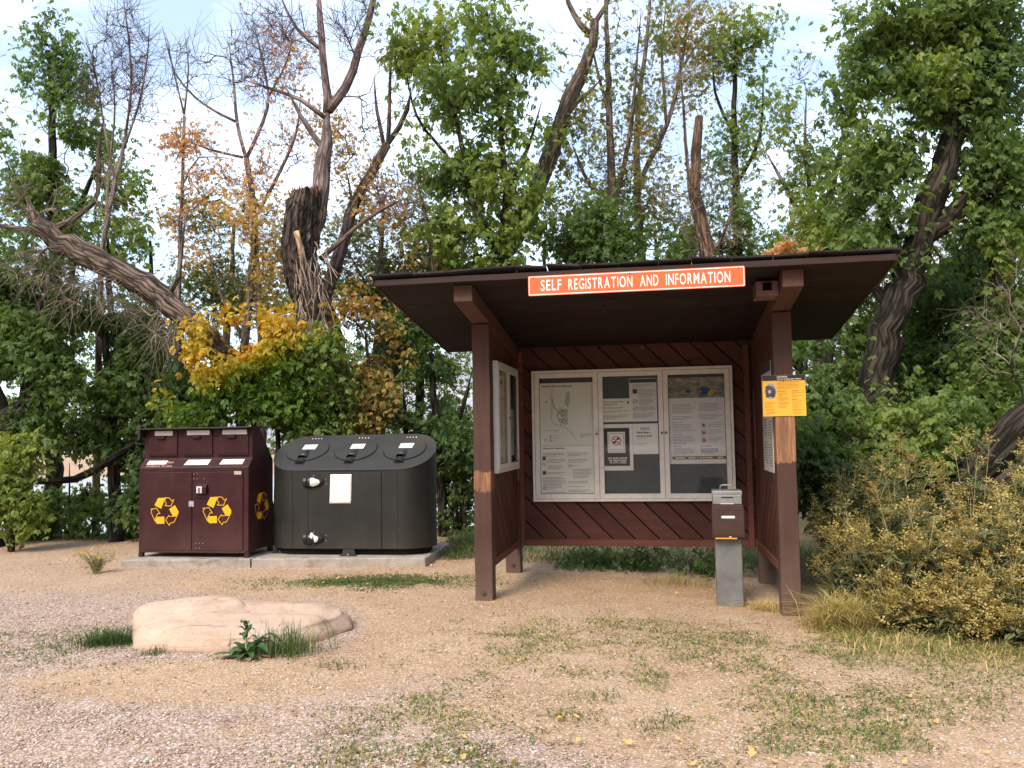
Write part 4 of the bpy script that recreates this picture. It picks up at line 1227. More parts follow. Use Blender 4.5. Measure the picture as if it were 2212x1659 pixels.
for x0, x1 in ((182, 715), (722, 1268)):
    d_ = MB().box(uf(x0), uf(x1), -0.014, -0.001, zf(1464), zf(612)).build('door', mar, rec, bevel=0.004)
    cx_ = 258 if x0 < 300 else 832
    F1 = [(343, 893), (430, 888), (418, 905), (378, 1010), (305, 972)]
    F2 = [(530, 970), (572, 1040), (570, 1060), (555, 1088), (510, 1092), (468, 1015)]
    F3 = [(325, 1100), (414, 1095), (417, 1172), (335, 1175), (315, 1150)]
    S1 = [(430, 889), (470, 893), (496, 926), (519, 908), (487, 980), (418, 978), (438, 960), (430, 938), (416, 934)]
    S2 = [(570, 1060), (520, 1160), (482, 1166), (472, 1192), (428, 1132), (468, 1080), (470, 1095), (510, 1092), (555, 1088)]
    S3 = [(262, 1015), (328, 1005), (368, 1065), (345, 1060), (318, 1110), (315, 1150), (265, 1045), (280, 1022)]
    fnr = lambda a, z: (a, -0.0155, z)
    tr_ = lambda p: (uf(p[0] + cx_ - 258 + 2), zf(p[1] - (8 if cx_ > 300 else 0)))
    mb = MB()
    for f_ in (F1, F2, F3): mb.poly([tr_(p) for p in f_], fnr)
    for s_ in (S1, S2, S3): mb.stroke([tr_(p) for p in s_], 0.008, lambda a, z: (a, -0.0162, z), True)
    mb.build('recycling_arrows', yel, d_)
    if x0 > 300:
        for x, y in ((738, 632), (775, 632), (738, 685), (775, 685), (848, 685), (766, 1384), (805, 1384), (838, 1384), (766, 1437), (805, 1437)):
            MB().lathe([(0, 0.0062), (0.003, 0.0045)], lambda a, c, s: (uf(x) + c, -0.0142 - a, zf(y) + s), 8).build('rivet', zinc, d_)
        MB().box(uf(1175), uf(1252), -0.0165, -0.0143, zf(642), zf(605)).build('maker_plate', paint('tan_plate', (0.42, 0.34, 0.27), 0.5, 0.2, 40), d_)
        lb = MB().prism([(-0.0143, zf(848)), (-0.055, zf(845)), (-0.060, zf(775)), (-0.0143, zf(738))], uf(890) - uf(772), lambda v, z, t: (uf(772) + t, v, z)).build('lock_box', mar, d_, bevel=0.004)
        MB().box(uf(790), uf(845), -0.0615, -0.058, zf(838), zf(766)).build('pictogram_label', wl, lb)
        MB().box(uf(803), uf(833), -0.0640, -0.0620, zf(835), zf(778)).build('pictogram', ink2, lb)
        MB().box(uf(762), uf(898), -0.026, -0.0143, zf(896), zf(889)).build('ledge', mar, d_)
mb = MB(); mb.prism([(uf(685), zf(988)), (uf(708), zf(988)), (uf(712), zf(975)), (uf(718), zf(988)), (uf(740), zf(988)), (uf(740), zf(926)), (uf(685), zf(926))], 0.003, lambda a, z, t: (a, -0.0178 + t, z))
mb.build('latch', zinc, rec)
# arrows on the end panel
mb = MB(); fe = lambda a, z: (RW + 0.0015, a, z); fe2 = lambda a, z: (RW + 0.0022, a, z)
te = lambda p: (0.155 + (p[0] - 258) * 0.00122, zf(p[1] - 30))
for f_ in (F1, F2, F3): mb.poly([te(p) for p in f_], fe)
for s_ in (S1, S2, S3): mb.stroke([te(p) for p in s_], 0.008, fe2, True)
mb.build('recycling_arrows', yel, body)

# ------------------------------------------------------------------ trash container
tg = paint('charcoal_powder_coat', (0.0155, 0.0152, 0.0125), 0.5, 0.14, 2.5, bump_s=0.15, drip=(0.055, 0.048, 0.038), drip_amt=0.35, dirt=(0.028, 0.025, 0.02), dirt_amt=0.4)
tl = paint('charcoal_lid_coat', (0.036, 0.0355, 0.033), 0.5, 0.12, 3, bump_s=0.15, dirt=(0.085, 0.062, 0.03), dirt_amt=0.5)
blk = paint('black_rubbery_paint', (0.018, 0.017, 0.018), 0.42, 0.2, 8)
TL, TR = 1.393, 0.373
tra = thing('trash_container', 'charcoal rounded steel trash container with three sloping lids and a notice sheet', 'trash bin', (-2.793, 10.493, 0.0), -0.154)
zl, ztp = 1.175, 1.600
def stadium(e=0.0, n=20):
    r = TR + e; P_ = []
    for i in range(n + 1): t = -math.pi / 2 + math.pi * i / n; P_.append((TL + r * math.cos(t), TR + r * math.sin(t)))
    for i in range(n + 1): t = math.pi / 2 + math.pi * i / n; P_.append((0 + r * math.cos(t), TR + r * math.sin(t)))
    return P_
slp = (ztp - zl) / (2 * TR)
zt_ = lambda v: zl + slp * v
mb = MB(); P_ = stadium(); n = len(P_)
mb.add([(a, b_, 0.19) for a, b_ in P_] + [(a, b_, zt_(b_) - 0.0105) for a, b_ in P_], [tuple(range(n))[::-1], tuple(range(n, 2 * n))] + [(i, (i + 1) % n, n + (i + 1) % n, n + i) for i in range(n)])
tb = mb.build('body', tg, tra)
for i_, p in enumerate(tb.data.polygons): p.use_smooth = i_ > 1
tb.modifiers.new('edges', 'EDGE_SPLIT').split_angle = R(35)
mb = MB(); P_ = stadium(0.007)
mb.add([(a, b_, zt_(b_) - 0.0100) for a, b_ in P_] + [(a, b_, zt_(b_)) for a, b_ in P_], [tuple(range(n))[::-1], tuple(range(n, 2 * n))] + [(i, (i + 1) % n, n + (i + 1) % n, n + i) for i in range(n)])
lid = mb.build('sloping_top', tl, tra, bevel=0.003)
for u in (0.005, TL - 0.02):
    MB().box(u, u + 0.004, -0.0015, 0.01, 0.192, zl - 0.012).build('seam', gap_m, tra)
sd = np.array([0, 1, slp]); sd /= np.linalg.norm(sd); sn = np.array([0, -sd[2], sd[1]])
mid = np.array([0, TR, zt_(TR)])
def lp(u, s, h): q = mid + sd * s + sn * h; return (u, q[1], q[2])
hood_m = paint('hood_coat', (0.030, 0.029, 0.030), 0.42, 0.2, 8)
lab_m = paint('pale_green_label', (0.72, 0.76, 0.68), 0.5, 0.03, 10, bump_s=0); gtx = flat('green_lettering', (0.06, 0.26, 0.17))
for hc in (0.045, 0.70, 1.355):
    n_ = 40; RR = 0.275
    cpts = [(hc + RR * math.cos(2 * math.pi * i / n_), 0.04 + RR * 0.98 * math.sin(2 * math.pi * i / n_)) for i in range(n_)]
    mb = MB(); mb.add([lp(a, s, 0.006) for a, s in cpts] + [lp(a, s, 0.0140) for a, s in cpts], [tuple(range(n_))[::-1], tuple(range(n_, 2 * n_))] + [(i, (i + 1) % n_, n_ + (i + 1) % n_, n_ + i) for i in range(n_)])
    h_ = mb.build('hatch', tl, tra, bevel=0.003)
    mb = MB(); mb.add([lp(hc + (a - hc) * 1.025, 0.04 + (s - 0.04) * 1.025 - 0.004, q) for q in (0.0015, 0.0058) for a, s in cpts], [tuple(range(n_))[::-1], tuple(range(n_, 2 * n_))] + [(i, (i + 1) % n_, n_ + (i + 1) % n_, n_ + i) for i in range(n_)])
    mb.build('shadow_rim', gap_m, h_)  # slightly larger dark disc, painted in as the shadow rim of the hatch
    MB().poly([(hc - 0.085, 0.045), (hc + 0.095, 0.045), (hc + 0.10, 0.165), (hc - 0.08, 0.165)], lambda a, s: lp(a, s, 0.0155)).build('label', lab_m, h_)
    mb = MB(); mb.text('TRASH', hc - 0.07, 0.112, 0.042, lambda a, s: lp(a, s, 0.0163), w=0.155, bold=0.01); mb.text('ONLY', hc - 0.055, 0.055, 0.042, lambda a, s: lp(a, s, 0.0163), w=0.12, bold=0.01); mb.build('lettering', gtx, h_)
    # hooded latch: half barrel running down the slope with an open lower end
    mb = MB(); nA = 14; V = []
    for s, r_, hh in ((0.03, 0.030, 0.010), (-0.06, 0.048, 0.028), (-0.175, 0.062, 0.050)):
        for rr in (r_, r_ - 0.006):
            for k in range(nA + 1):
                t = math.pi * k / nA; V.append(lp(hc + rr * math.cos(t), s, 0.0145 + hh * (rr / r_) * math.sin(t)))
    q = nA + 1; Fh = []
    for l in range(2):
        for k in range(nA):
            a = l * 2 * q + k; Fh.append((a, a + 1, a + 2 * q + 1, a + 2 * q)); b2 = a + q; Fh.append((b2 + 2 * q, b2 + 2 * q + 1, b2 + 1, b2))
    for k in range(nA): a = 4 * q + k; Fh.append((a, a + 1, a + q + 1, a + q)); Fh.append((k, k + q, k + q + 1, k + 1))
    mb.add(V, Fh); mb.build('latch_hood', hood_m, h_, True)
    mb = MB(); V = []
    for s, r_, hh in ((-0.215, 0.058, 0.045), (-0.295, 0.058, 0.042)):
        for k in range(nA + 1): t = math.pi * k / nA; V.append(lp(hc + r_ * math.cos(t), s, 0.002 + hh * math.sin(t)))
    mb.add(V, [(k, k + 1, q + k + 1, q + k) for k in range(nA)] + [tuple(range(q)), tuple(range(q, 2 * q))[::-1]]); mb.build('latch_catch', blk, tra)
    for k in range(4):
        MB().lathe([(0, 0.009), (0.003, 0.006)], lambda a, c, s: lp(hc - 0.045 + 0.042 * k + c, 0.345 + s, 0.001 + a), 8).build('vent_plug', wh_m, lid)
# door, hinges, notice
zd = lambda y: zl - (921.7 + 0.18516 * y - 1013.5) * 0.00576
ud = lambda x: (576 + 0.18516 * x - 630.6) * 0.006017
door = MB().box(ud(495), ud(1342), -0.006, -0.0005, zd(1418), zd(530)).build('door', tg, tra, bevel=0.003)
mb = MB()
for x0, x1, y0, y1 in ((ud(486), ud(494.5), zd(1420), zd(522)), (ud(1342.5), ud(1350), zd(1420), zd(522)), (ud(494.6), ud(1342.4), zd(529.5), zd(522)), (ud(494.6), ud(1342.4), zd(1424), zd(1418.5))): mb.box(x0, x1, -0.002, -0.0004, y0, y1)
mb.build('door_gap', gap_m, tra)
chip = paint('chipped_white_patch', (0.72, 0.66, 0.61), 0.7, 0.06, 10)
for yc, patch in ((643, [(0.268, 50, 125), (0.30, 42, 135), (0.335, 55, 130), (0.37, 60, 118), (0.385, 78, 100)]), (1300, [(0.262, 20, 75), (0.29, 30, 85), (0.32, 55, 128), (0.35, 60, 125), (0.365, 70, 100)])):
    z_ = zd(yc)
    hg = MB().lathe([(ud(440), 0.064), (ud(446), 0.070), (ud(480), 0.070), (ud(486), 0.064)], lambda a, c, s: (a, 0.012 - c, z_ + s), 24).build('hinge_barrel', blk, tra, True)
    hg.modifiers.new('edges', 'EDGE_SPLIT').split_angle = R(35)
    pr = lambda a: 0.076 * math.sqrt(max(0.0, 1 - ((a - ud(497)) / 0.215) ** 2)) ** 1.25 + 0.002
    xs_ = np.linspace(ud(497), ud(497) + 0.20, 12)
    hh = MB().lathe([(ud(495), 0.07)] + [(a, pr(a)) for a in xs_], lambda a, c, s: (a, 0.004 - c, z_ + s), 24).build('hinge_cap', blk, door, True)
    V = []
    for a, t0, t1 in patch:
        for k in range(7):
            t = R(t0 + (t1 - t0) * k / 6) - math.pi / 2
            r_ = pr(a) + 0.003; V.append((a, 0.004 - r_ * math.cos(t), z_ - r_ * math.sin(t)))
    MB().add(V, [(i * 7 + k, i * 7 + k + 1, i * 7 + k + 8, i * 7 + k + 7) for i in range(4) for k in range(6)]).build('chipped_patch', chip, hh, True)
    for x, y in ((555, yc - 75), (555, yc + 70), (702, yc - 34), (702, yc + 24)):
        MB().lathe([(0, 0.007), (0.004, 0.005)], lambda a, c, s: (ud(x) + c, -0.0062 - a, zd(y) + s), 8).build('rivet', zinc, door)
nm, nt, b = new_mat('faded_notice_sheet')
v = coords(nt); c = ramp(nt, noise_n(nt, v, 6, 6, 0.7, 1.5), [(0.35, (0.74, 0.66, 0.62)), (0.5, (0.82, 0.75, 0.71)), (0.7, (0.86, 0.79, 0.75))])
nt.links.new(c, b.inputs['Base Color']); b.inputs['Roughness'].default_value = 0.4
bump(nt, b, noise_n(nt, v, 5, 3, 0.5, 2.0), 0.5, 0.02)
mb = MB(); na, nb_ = 10, 14; V = []
for i in range(nb_ + 1):
    for j in range(na + 1):
        a = ud(755 + 250 * j / na - 10 * i / nb_); z = zd(556 + 338 * i / nb_)
        V.append((a, -0.0105 - 0.004 * float(fbm(np.array([a * 9, z * 9, 0]), 1.0, 2)), z))
F = [(i * (na + 1) + j, i * (na + 1) + j + 1, (i + 1) * (na + 1) + j + 1, (i + 1) * (na + 1) + j) for i in range(nb_) for j in range(na)]
no = mb.add(V, F).build('notice_sheet', nm, door, True)
no.modifiers.new('thick', 'SOLIDIFY').thickness = 0.001
for x, y in ((776, 574), (988, 570), (768, 872), (988, 868)):
    MB().lathe([(0, 0.007), (0.003, 0.005)], lambda a, c, s: (ud(x) + c, -0.0145 - a, zd(y) + s), 8).build('screw', zinc, no)
# base frame and feet
mb = MB(); P_ = stadium(-0.06); n = len(P_)
mb.add([(a, b_, 0.125) for a, b_ in P_] + [(a, b_, 0.189) for a, b_ in P_], [(i, (i + 1) % n, n + (i + 1) % n, n + i) for i in range(n)] + [tuple(range(n))[::-1], tuple(range(n, 2 * n))]).build('base_frame', gap_m, tra)
for u in (-0.33, 0.655, 1.46):
    mb = MB(); mb.prism([(u, 0.109), (u + 0.19, 0.109), (u + 0.185, 0.119), (u + 0.16, 0.186), (u + 0.02, 0.186), (u + 0.008, 0.119)], 0.006, lambda a, z, t: (a, -0.012 + t + (0.22 if u < 0 or u > 1.4 else 0), z))
    mb.box(u - 0.008, u + 0.198, -0.075 + (0.22 if u < 0 or u > 1.4 else 0), -0.013 + (0.22 if u < 0 or u > 1.4 else 0), 0.1085, 0.1165)
    ft = mb.build('foot_bracket', tg, tra)
    MB().lathe([(0, 0.012), (0.02, 0.009)], lambda a, c, s: (u + 0.095 + c, -0.045 + s + (0.22 if u < 0 or u > 1.4 else 0), 0.117 + a), 8).build('anchor_bolt', zinc, ft)

# ------------------------------------------------------------------ boulder
bm_, nt, b = new_mat('pale_sandstone')
v = coords(nt); n1 = noise_n(nt, v, 2.5, 8, 0.65, 0.3); n2 = noise_n(nt, coords(nt, (1.5, 3, 9)), 2.2, 5, 0.6, 0.6)
c = ramp(nt, n1, [(0.32, (0.40, 0.265, 0.18)), (0.48, (0.53, 0.375, 0.275)), (0.68, (0.60, 0.45, 0.345))])
c = mix(nt, ramp(nt, n2, [(0.60, (0, 0, 0)), (0.70, (0.6,) * 3)]), c, (0.56, 0.34, 0.22))
c = mix(nt, ramp(nt, noise_n(nt, v, 14, 5, 0.75), [(0.58, (0, 0, 0)), (0.72, (0.55,) * 3)]), c, (0.40, 0.27, 0.19))
c = mix(nt, ramp(nt, noise_n(nt, coords(nt, (1, 1, 3)), 4.5, 6, 0.7, 1.2), [(0.60, (0, 0, 0)), (0.70, (0.5,) * 3)]), c, (0.50, 0.30, 0.17))
c = mix(nt, ramp(nt, noise_n(nt, v, 70, 3, 0.6), [(0.60, (0, 0, 0)), (0.68, (0.35,) * 3)]), c, (0.30, 0.2, 0.14))
vc = nt.nodes.new('ShaderNodeTexVoronoi'); vc.feature = 'DISTANCE_TO_EDGE'; vc.inputs['Scale'].default_value = 2.1
vd = nt.nodes.new('ShaderNodeVectorMath'); vd.operation = 'MULTIPLY_ADD'; vd.inputs[1].default_value = (0.5, 0.5, 0.5)
nt.links.new(n1, vd.inputs[0]); nt.links.new(coords(nt, (0.8, 1.6, 2.5)), vd.inputs[2]); nt.links.new(vd.outputs[0], vc.inputs['Vector'])
crk = math_n(nt, 'MULTIPLY', ramp(nt, vc.outputs['Distance'], [(0.004, (0.5,) * 3), (0.018, (0, 0, 0))]), ramp(nt, n2, [(0.40, (0, 0, 0)), (0.55, (1,) * 3)]))
c = mix(nt, crk, c, (0.20, 0.12, 0.075))
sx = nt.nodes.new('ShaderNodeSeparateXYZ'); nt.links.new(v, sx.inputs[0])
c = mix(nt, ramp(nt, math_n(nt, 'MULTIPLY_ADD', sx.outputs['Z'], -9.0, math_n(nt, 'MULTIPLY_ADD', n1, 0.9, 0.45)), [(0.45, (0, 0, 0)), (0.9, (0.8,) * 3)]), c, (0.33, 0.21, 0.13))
nt.links.new(c, b.inputs['Base Color']); b.inputs['Roughness'].default_value = 0.9; b.inputs['Specular IOR Level'].default_value = 0.15
bump(nt, b, math_n(nt, 'ADD', noise_n(nt, v, 18, 6, 0.75), math_n(nt, 'MULTIPLY', noise_n(nt, v, 75, 3, 0.6), 0.3)), 0.6, 0.018)
# plan outlines (world x, y): foot and upper rim, plus rim heights
front = [(290, 1362), (303, 1402), (380, 1409), (470, 1411), (560, 1408), (640, 1397), (700, 1382), (752, 1360)]
fp = [G(*p)[:2] for p in front]
cxb, cyb = -2.12, 6.72
foot = [(-3.10, 6.85)] + [tuple(p) for p in fp] + [(-1.42, 7.12), (-1.60, 7.38), (-2.0, 7.48), (-2.45, 7.46), (-2.85, 7.3), (-3.05, 7.08)]
rim_px = {0: (292, 1345, .10), 1: (303, 1340, .17), 2: (312, 1392, .05), 3: (382, 1392, .075), 4: (470, 1390, .085), 5: (560, 1384, .085), 6: (640, 1372, .08), 7: (700, 1362, .06), 8: (748, 1352, .025)}
nA, nL = 150, 40
foot = np.array(foot)
ang = np.arctan2(foot[:, 1] - cyb, foot[:, 0] - cxb); order = np.argsort(ang); foot = foot[order]; ang = ang[order]
tt = np.linspace(-np.pi, np.pi, nA, endpoint=False)
fx, fy = np.zeros(nA), np.zeros(nA)
for i_, t_ in enumerate(tt):                      # ray from the centre to the straight-sided outline
    dx_, dy_ = math.cos(t_), math.sin(t_); best = 0
    for k in range(len(foot)):
        a, c = foot[k] - (cxb, cyb), foot[(k + 1) % len(foot)] - (cxb, cyb); e = c - a
        den = dx_ * e[1] - dy_ * e[0]
        if abs(den) < 1e-9: continue
        tq = (a[0] * e[1] - a[1] * e[0]) / den; uq = (a[0] * dy_ - a[1] * dx_) / den
        if tq > 0 and -1e-6 <= uq <= 1 + 1e-6: best = max(best, tq)
    fx[i_], fy[i_] = cxb + dx_ * best, cyb + dy_ * best
def top_h(x, y):
    """height of the bedding plane: tilts up to the back, highest west of the middle, tapering east"""
    t = (y - 6.2) / 1.1
    h = 0.115 + 0.225 * np.clip(t, 0, 0.66) - 0.30 * np.clip(y - 7.0, 0, 1)
    h = h - 0.045 * np.clip((x + 2.35) / 0.9, 0, 1.3) ** 1.2
    h = h - 0.03 * np.clip((-2.55 - x) / 0.5, 0, 1) - 0.22 * np.clip(x + 1.58, 0, 1) + 0.012 * np.exp(-((x + 2.5) / 0.16) ** 2)
    stepd = 1 / (1 + np.exp(-(x + 2.33 + 0.12 * np.sin(y * 9)) / 0.012))     # raised slab on the west side
    stepd = stepd * (1 / (1 + np.exp(-(y - 6.68 - 0.05 * (x + 2)) / 0.015)))
    h = h - 0.034 * stepd
    return h
V = []
for l in range(nL + 1):
    q = l / nL
    if q < 0.38:                                  # flank
        k = q / 0.38; sc = 1 - 0.06 * k ** 3.0 + 0.045 * math.sin(math.pi * min(1, k * 1.15)); hz = k ** 0.8
        x = cxb + (fx - cxb) * sc; y = cyb + (fy - cyb) * sc
        z = -0.06 + (top_h(x, y) * 0.93 + 0.06) * hz
    else:
        k = (q - 0.38) / 0.62; sc = 0.94 * (1 - k)
        x = cxb + (fx - cxb) * sc; y = cyb + (fy - cyb) * sc
        z = top_h(x, y) * (0.93 + 0.07 * min(1, k * 5))
    P_ = np.stack([x, y, z], -1)
    nzv = fbm(P_ + 3, 3.2, 4) - 0.5; nz2 = fbm(np.stack([x * 2, y * 2, z * 11], -1), 1.6, 3) - 0.5
    k2 = 1.0 if q < 0.36 else 0.35
    x = x + (fx - cxb) * nz2 * 0.10 * k2; y = y + (fy - cyb) * nz2 * 0.10 * k2; z = z + nzv * (0.05 if q < 0.36 else 0.022) - 0.012 * np.clip(np.abs(nz2) * 6 - 0.9, 0, 1) * (q > 0.4)
    V.append(np.stack([x, y, z + gz(x, y)], -1))
V = np.array(V); F = []
for l in range(nL - 1):
    for i in range(nA): F.append((l * nA + i, l * nA + (i + 1) % nA, (l + 1) * nA + (i + 1) % nA, (l + 1) * nA + i))
Vf = V.reshape(-1, 3)[:nL * nA]
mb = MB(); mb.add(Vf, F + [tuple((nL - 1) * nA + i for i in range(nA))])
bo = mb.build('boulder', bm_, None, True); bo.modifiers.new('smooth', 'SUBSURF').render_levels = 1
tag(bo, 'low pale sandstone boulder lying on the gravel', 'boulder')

# ------------------------------------------------------------------ foliage
def leaf_template(kind):
    """leaflets of one spray: (k*4, 3) vertices, x along the stalk, z up"""
    def leaflet(o, yaw, L, W, droop, fold=0.18):
        c, s = math.cos(yaw), math.sin(yaw)
        pts = [(0, 0, 0), (0.42 * L, W, fold * W - droop * 0.3 * L), (L, 0, -droop * L), (0.42 * L, -W, fold * W - droop * 0.3 * L)]
        return [(o[0] + x * c - y * s, o[1] + x * s + y * c, o[2] + z) for x, y, z in pts]
    q = []
    if kind == 'compound':
        q += leaflet((0.62, 0, -.05), 0.0, 0.60, 0.21, 0.45)
        for x, sg in ((0.55, 1), (0.52, -1), (0.28, 1), (0.25, -1)):
            q += leaflet((x, 0, 0), sg * 0.95, 0.52, 0.18, 0.40)
    elif kind == 'small':
        for k in range(5):
            q += leaflet((0.18 * k, 0, 0.02 * (k % 2)), (1 if k % 2 else -1) * 0.8, 0.42, 0.15, 0.25)
    elif kind == 'narrow':
        for k in range(6):
            q += leaflet((0.16 * k, 0, 0), (1 if k % 2 else -1) * (0.5 + 0.1 * k), 0.55, 0.07, 0.15)
    elif kind == 'flower':
        for k in range(6):
            a = k * 2.4; q += leaflet((0.12 * math.cos(a) * k * .5, 0.12 * math.sin(a) * k * .5, 0.05 * k), a, 0.30, 0.13, -0.5)
    return np.array(q)


_TPL = {k: leaf_template(k) for k in ('compound', 'small', 'narrow', 'flower')}


def foliage(name, parent, mat, pos, size, tint, kind='compound', droop=(0.15, 1.1), yaw=None):
    n = len(pos); T = _TPL[kind]; k = len(T)
    ya = rng.random(n) * 6.283 if yaw is None else yaw
    pi_ = rng.uniform(droop[0], droop[1], n); ro = rng.normal(0, 0.45, n)
    cy, sy, cp, sp, cr, sr = np.cos(ya), np.sin(ya), np.cos(pi_), np.sin(pi_), np.cos(ro), np.sin(ro)
    x, y, z = T[:, 0][None], T[:, 1][None], T[:, 2][None]
    y1 = y * cr[:, None] - z * sr[:, None]; z1 = y * sr[:, None] + z * cr[:, None]
    x2 = x * cp[:, None] + z1 * sp[:, None]; z2 = -x * sp[:, None] + z1 * cp[:, None]
    X = x2 * cy[:, None] - y1 * sy[:, None]; Y = x2 * sy[:, None] + y1 * cy[:, None]
    V = np.stack([X, Y, z2], -1) * size[:, None, None] * (1 + 0.12 * rng.normal(size=(n, k, 1))) + pos[:, None]
    return np_mesh(name, V.reshape(-1, 3), 4, mat, parent, np.repeat(tint, k))


GREEN = leaf_mat('green_leaves', [(0.0, (0.052, 0.095, 0.036)), (0.3, (0.115, 0.185, 0.058)), (0.55, (0.20, 0.28, 0.075)), (0.75, (0.31, 0.355, 0.09)), (0.9, (0.46, 0.38, 0.08)), (1.0, (0.50, 0.30, 0.08))], 0.5)
MIXED = leaf_mat('mixed_autumn_leaves', [(0.0, (0.065, 0.12, 0.034)), (0.35, (0.16, 0.21, 0.055)), (0.6, (0.32, 0.27, 0.085)), (0.8, (0.42, 0.25, 0.07)), (1.0, (0.44, 0.19, 0.07))], 0.42)
AMBER = leaf_mat('orange_leaves', [(0.0, (0.26, 0.25, 0.08)), (0.3, (0.52, 0.37, 0.13)), (0.6, (0.60, 0.34, 0.17)), (1.0, (0.60, 0.33, 0.25))], 0.45)
GOLD = leaf_mat('yellow_to_green_leaves', [(0.0, (0.045, 0.10, 0.016)), (0.35, (0.12, 0.20, 0.025)), (0.55, (0.32, 0.30, 0.03)), (0.75, (0.58, 0.40, 0.05)), (1.0, (0.62, 0.34, 0.05))], 0.4)
BRUSH = leaf_mat('brush_leaves', [(0.0, (0.045, 0.068, 0.03)), (0.5, (0.13, 0.155, 0.068)), (1.0, (0.27, 0.27, 0.14))], 0.25)
BLOOM = leaf_mat('brush_flower_heads', [(0.0, (0.17, 0.145, 0.055)), (0.45, (0.39, 0.30, 0.10)), (0.8, (0.54, 0.42, 0.155)), (1.0, (0.64, 0.52, 0.25))], 0.3)
BARK_D = bark_mat('dark_bark', (0.050, 0.040, 0.031), 0.22, 0.8, 1.0)
BARK_G = bark_mat('grey_brown_bark', (0.17, 0.13, 0.105), 0.4)
BARK_P = bark_mat('pale_twig_bark', (0.22, 0.165, 0.13), 0.6)
BARK_V = bark_mat('furrowed_dead_bark', (0.165, 0.125, 0.098), 0.2, 0.9, 1.0)
BARK_S = bark_mat('furrowed_stump_bark', (0.082, 0.062, 0.05), 0.16, 0.9, 1.0)
BARK_R = bark_mat('peeling_orange_bark', (0.18, 0.115, 0.078), 0.28, 1.0, 1.0)
TWIG_P = bark_mat('bleached_twig', (0.34, 0.27, 0.21), 0.7)
TWIG_M = bark_mat('mauve_twig', (0.17, 0.125, 0.15), 0.7)
BARK_M = bark_mat('mauve_grey_branch_bark', (0.235, 0.18, 0.165), 0.5)


def smooth_line(P, step):
    """Catmull-Rom through rows of P, resampled"""
    P = np.asarray(P, float)
    Q = np.vstack([2 * P[0] - P[1], P, 2 * P[-1] - P[-2]])
    out = []
    for i in range(1, len(Q) - 2):
        p0, p1, p2, p3 = Q[i - 1], Q[i], Q[i + 1], Q[i + 2]
        m = max(1, int(np.linalg.norm((p2 - p1)[:3]) / step))
        for t in np.arange(m) / m:
            out.append(0.5 * ((2 * p1) + (-p0 + p2) * t + (2 * p0 - 5 * p1 + 4 * p2 - p3) * t * t + (-p0 + 3 * p1 - 3 * p2 + p3) * t ** 3))
    out.append(P[-1])
    return np.array(out)


def px_line(pts, Y):
    """rows (px, py, radius px[, depth offset]) -> rows (x, y, z, r)"""
    o = []
    for p in pts:
        y = Y + (p[3] if len(p) > 3 else 0)
        q = AT(p[0], p[1], y)
        o.append((*q, p[2] / FPX * y))
    return np.array(o)


LEAF_N, LEAF_S = 1.9, 0.62


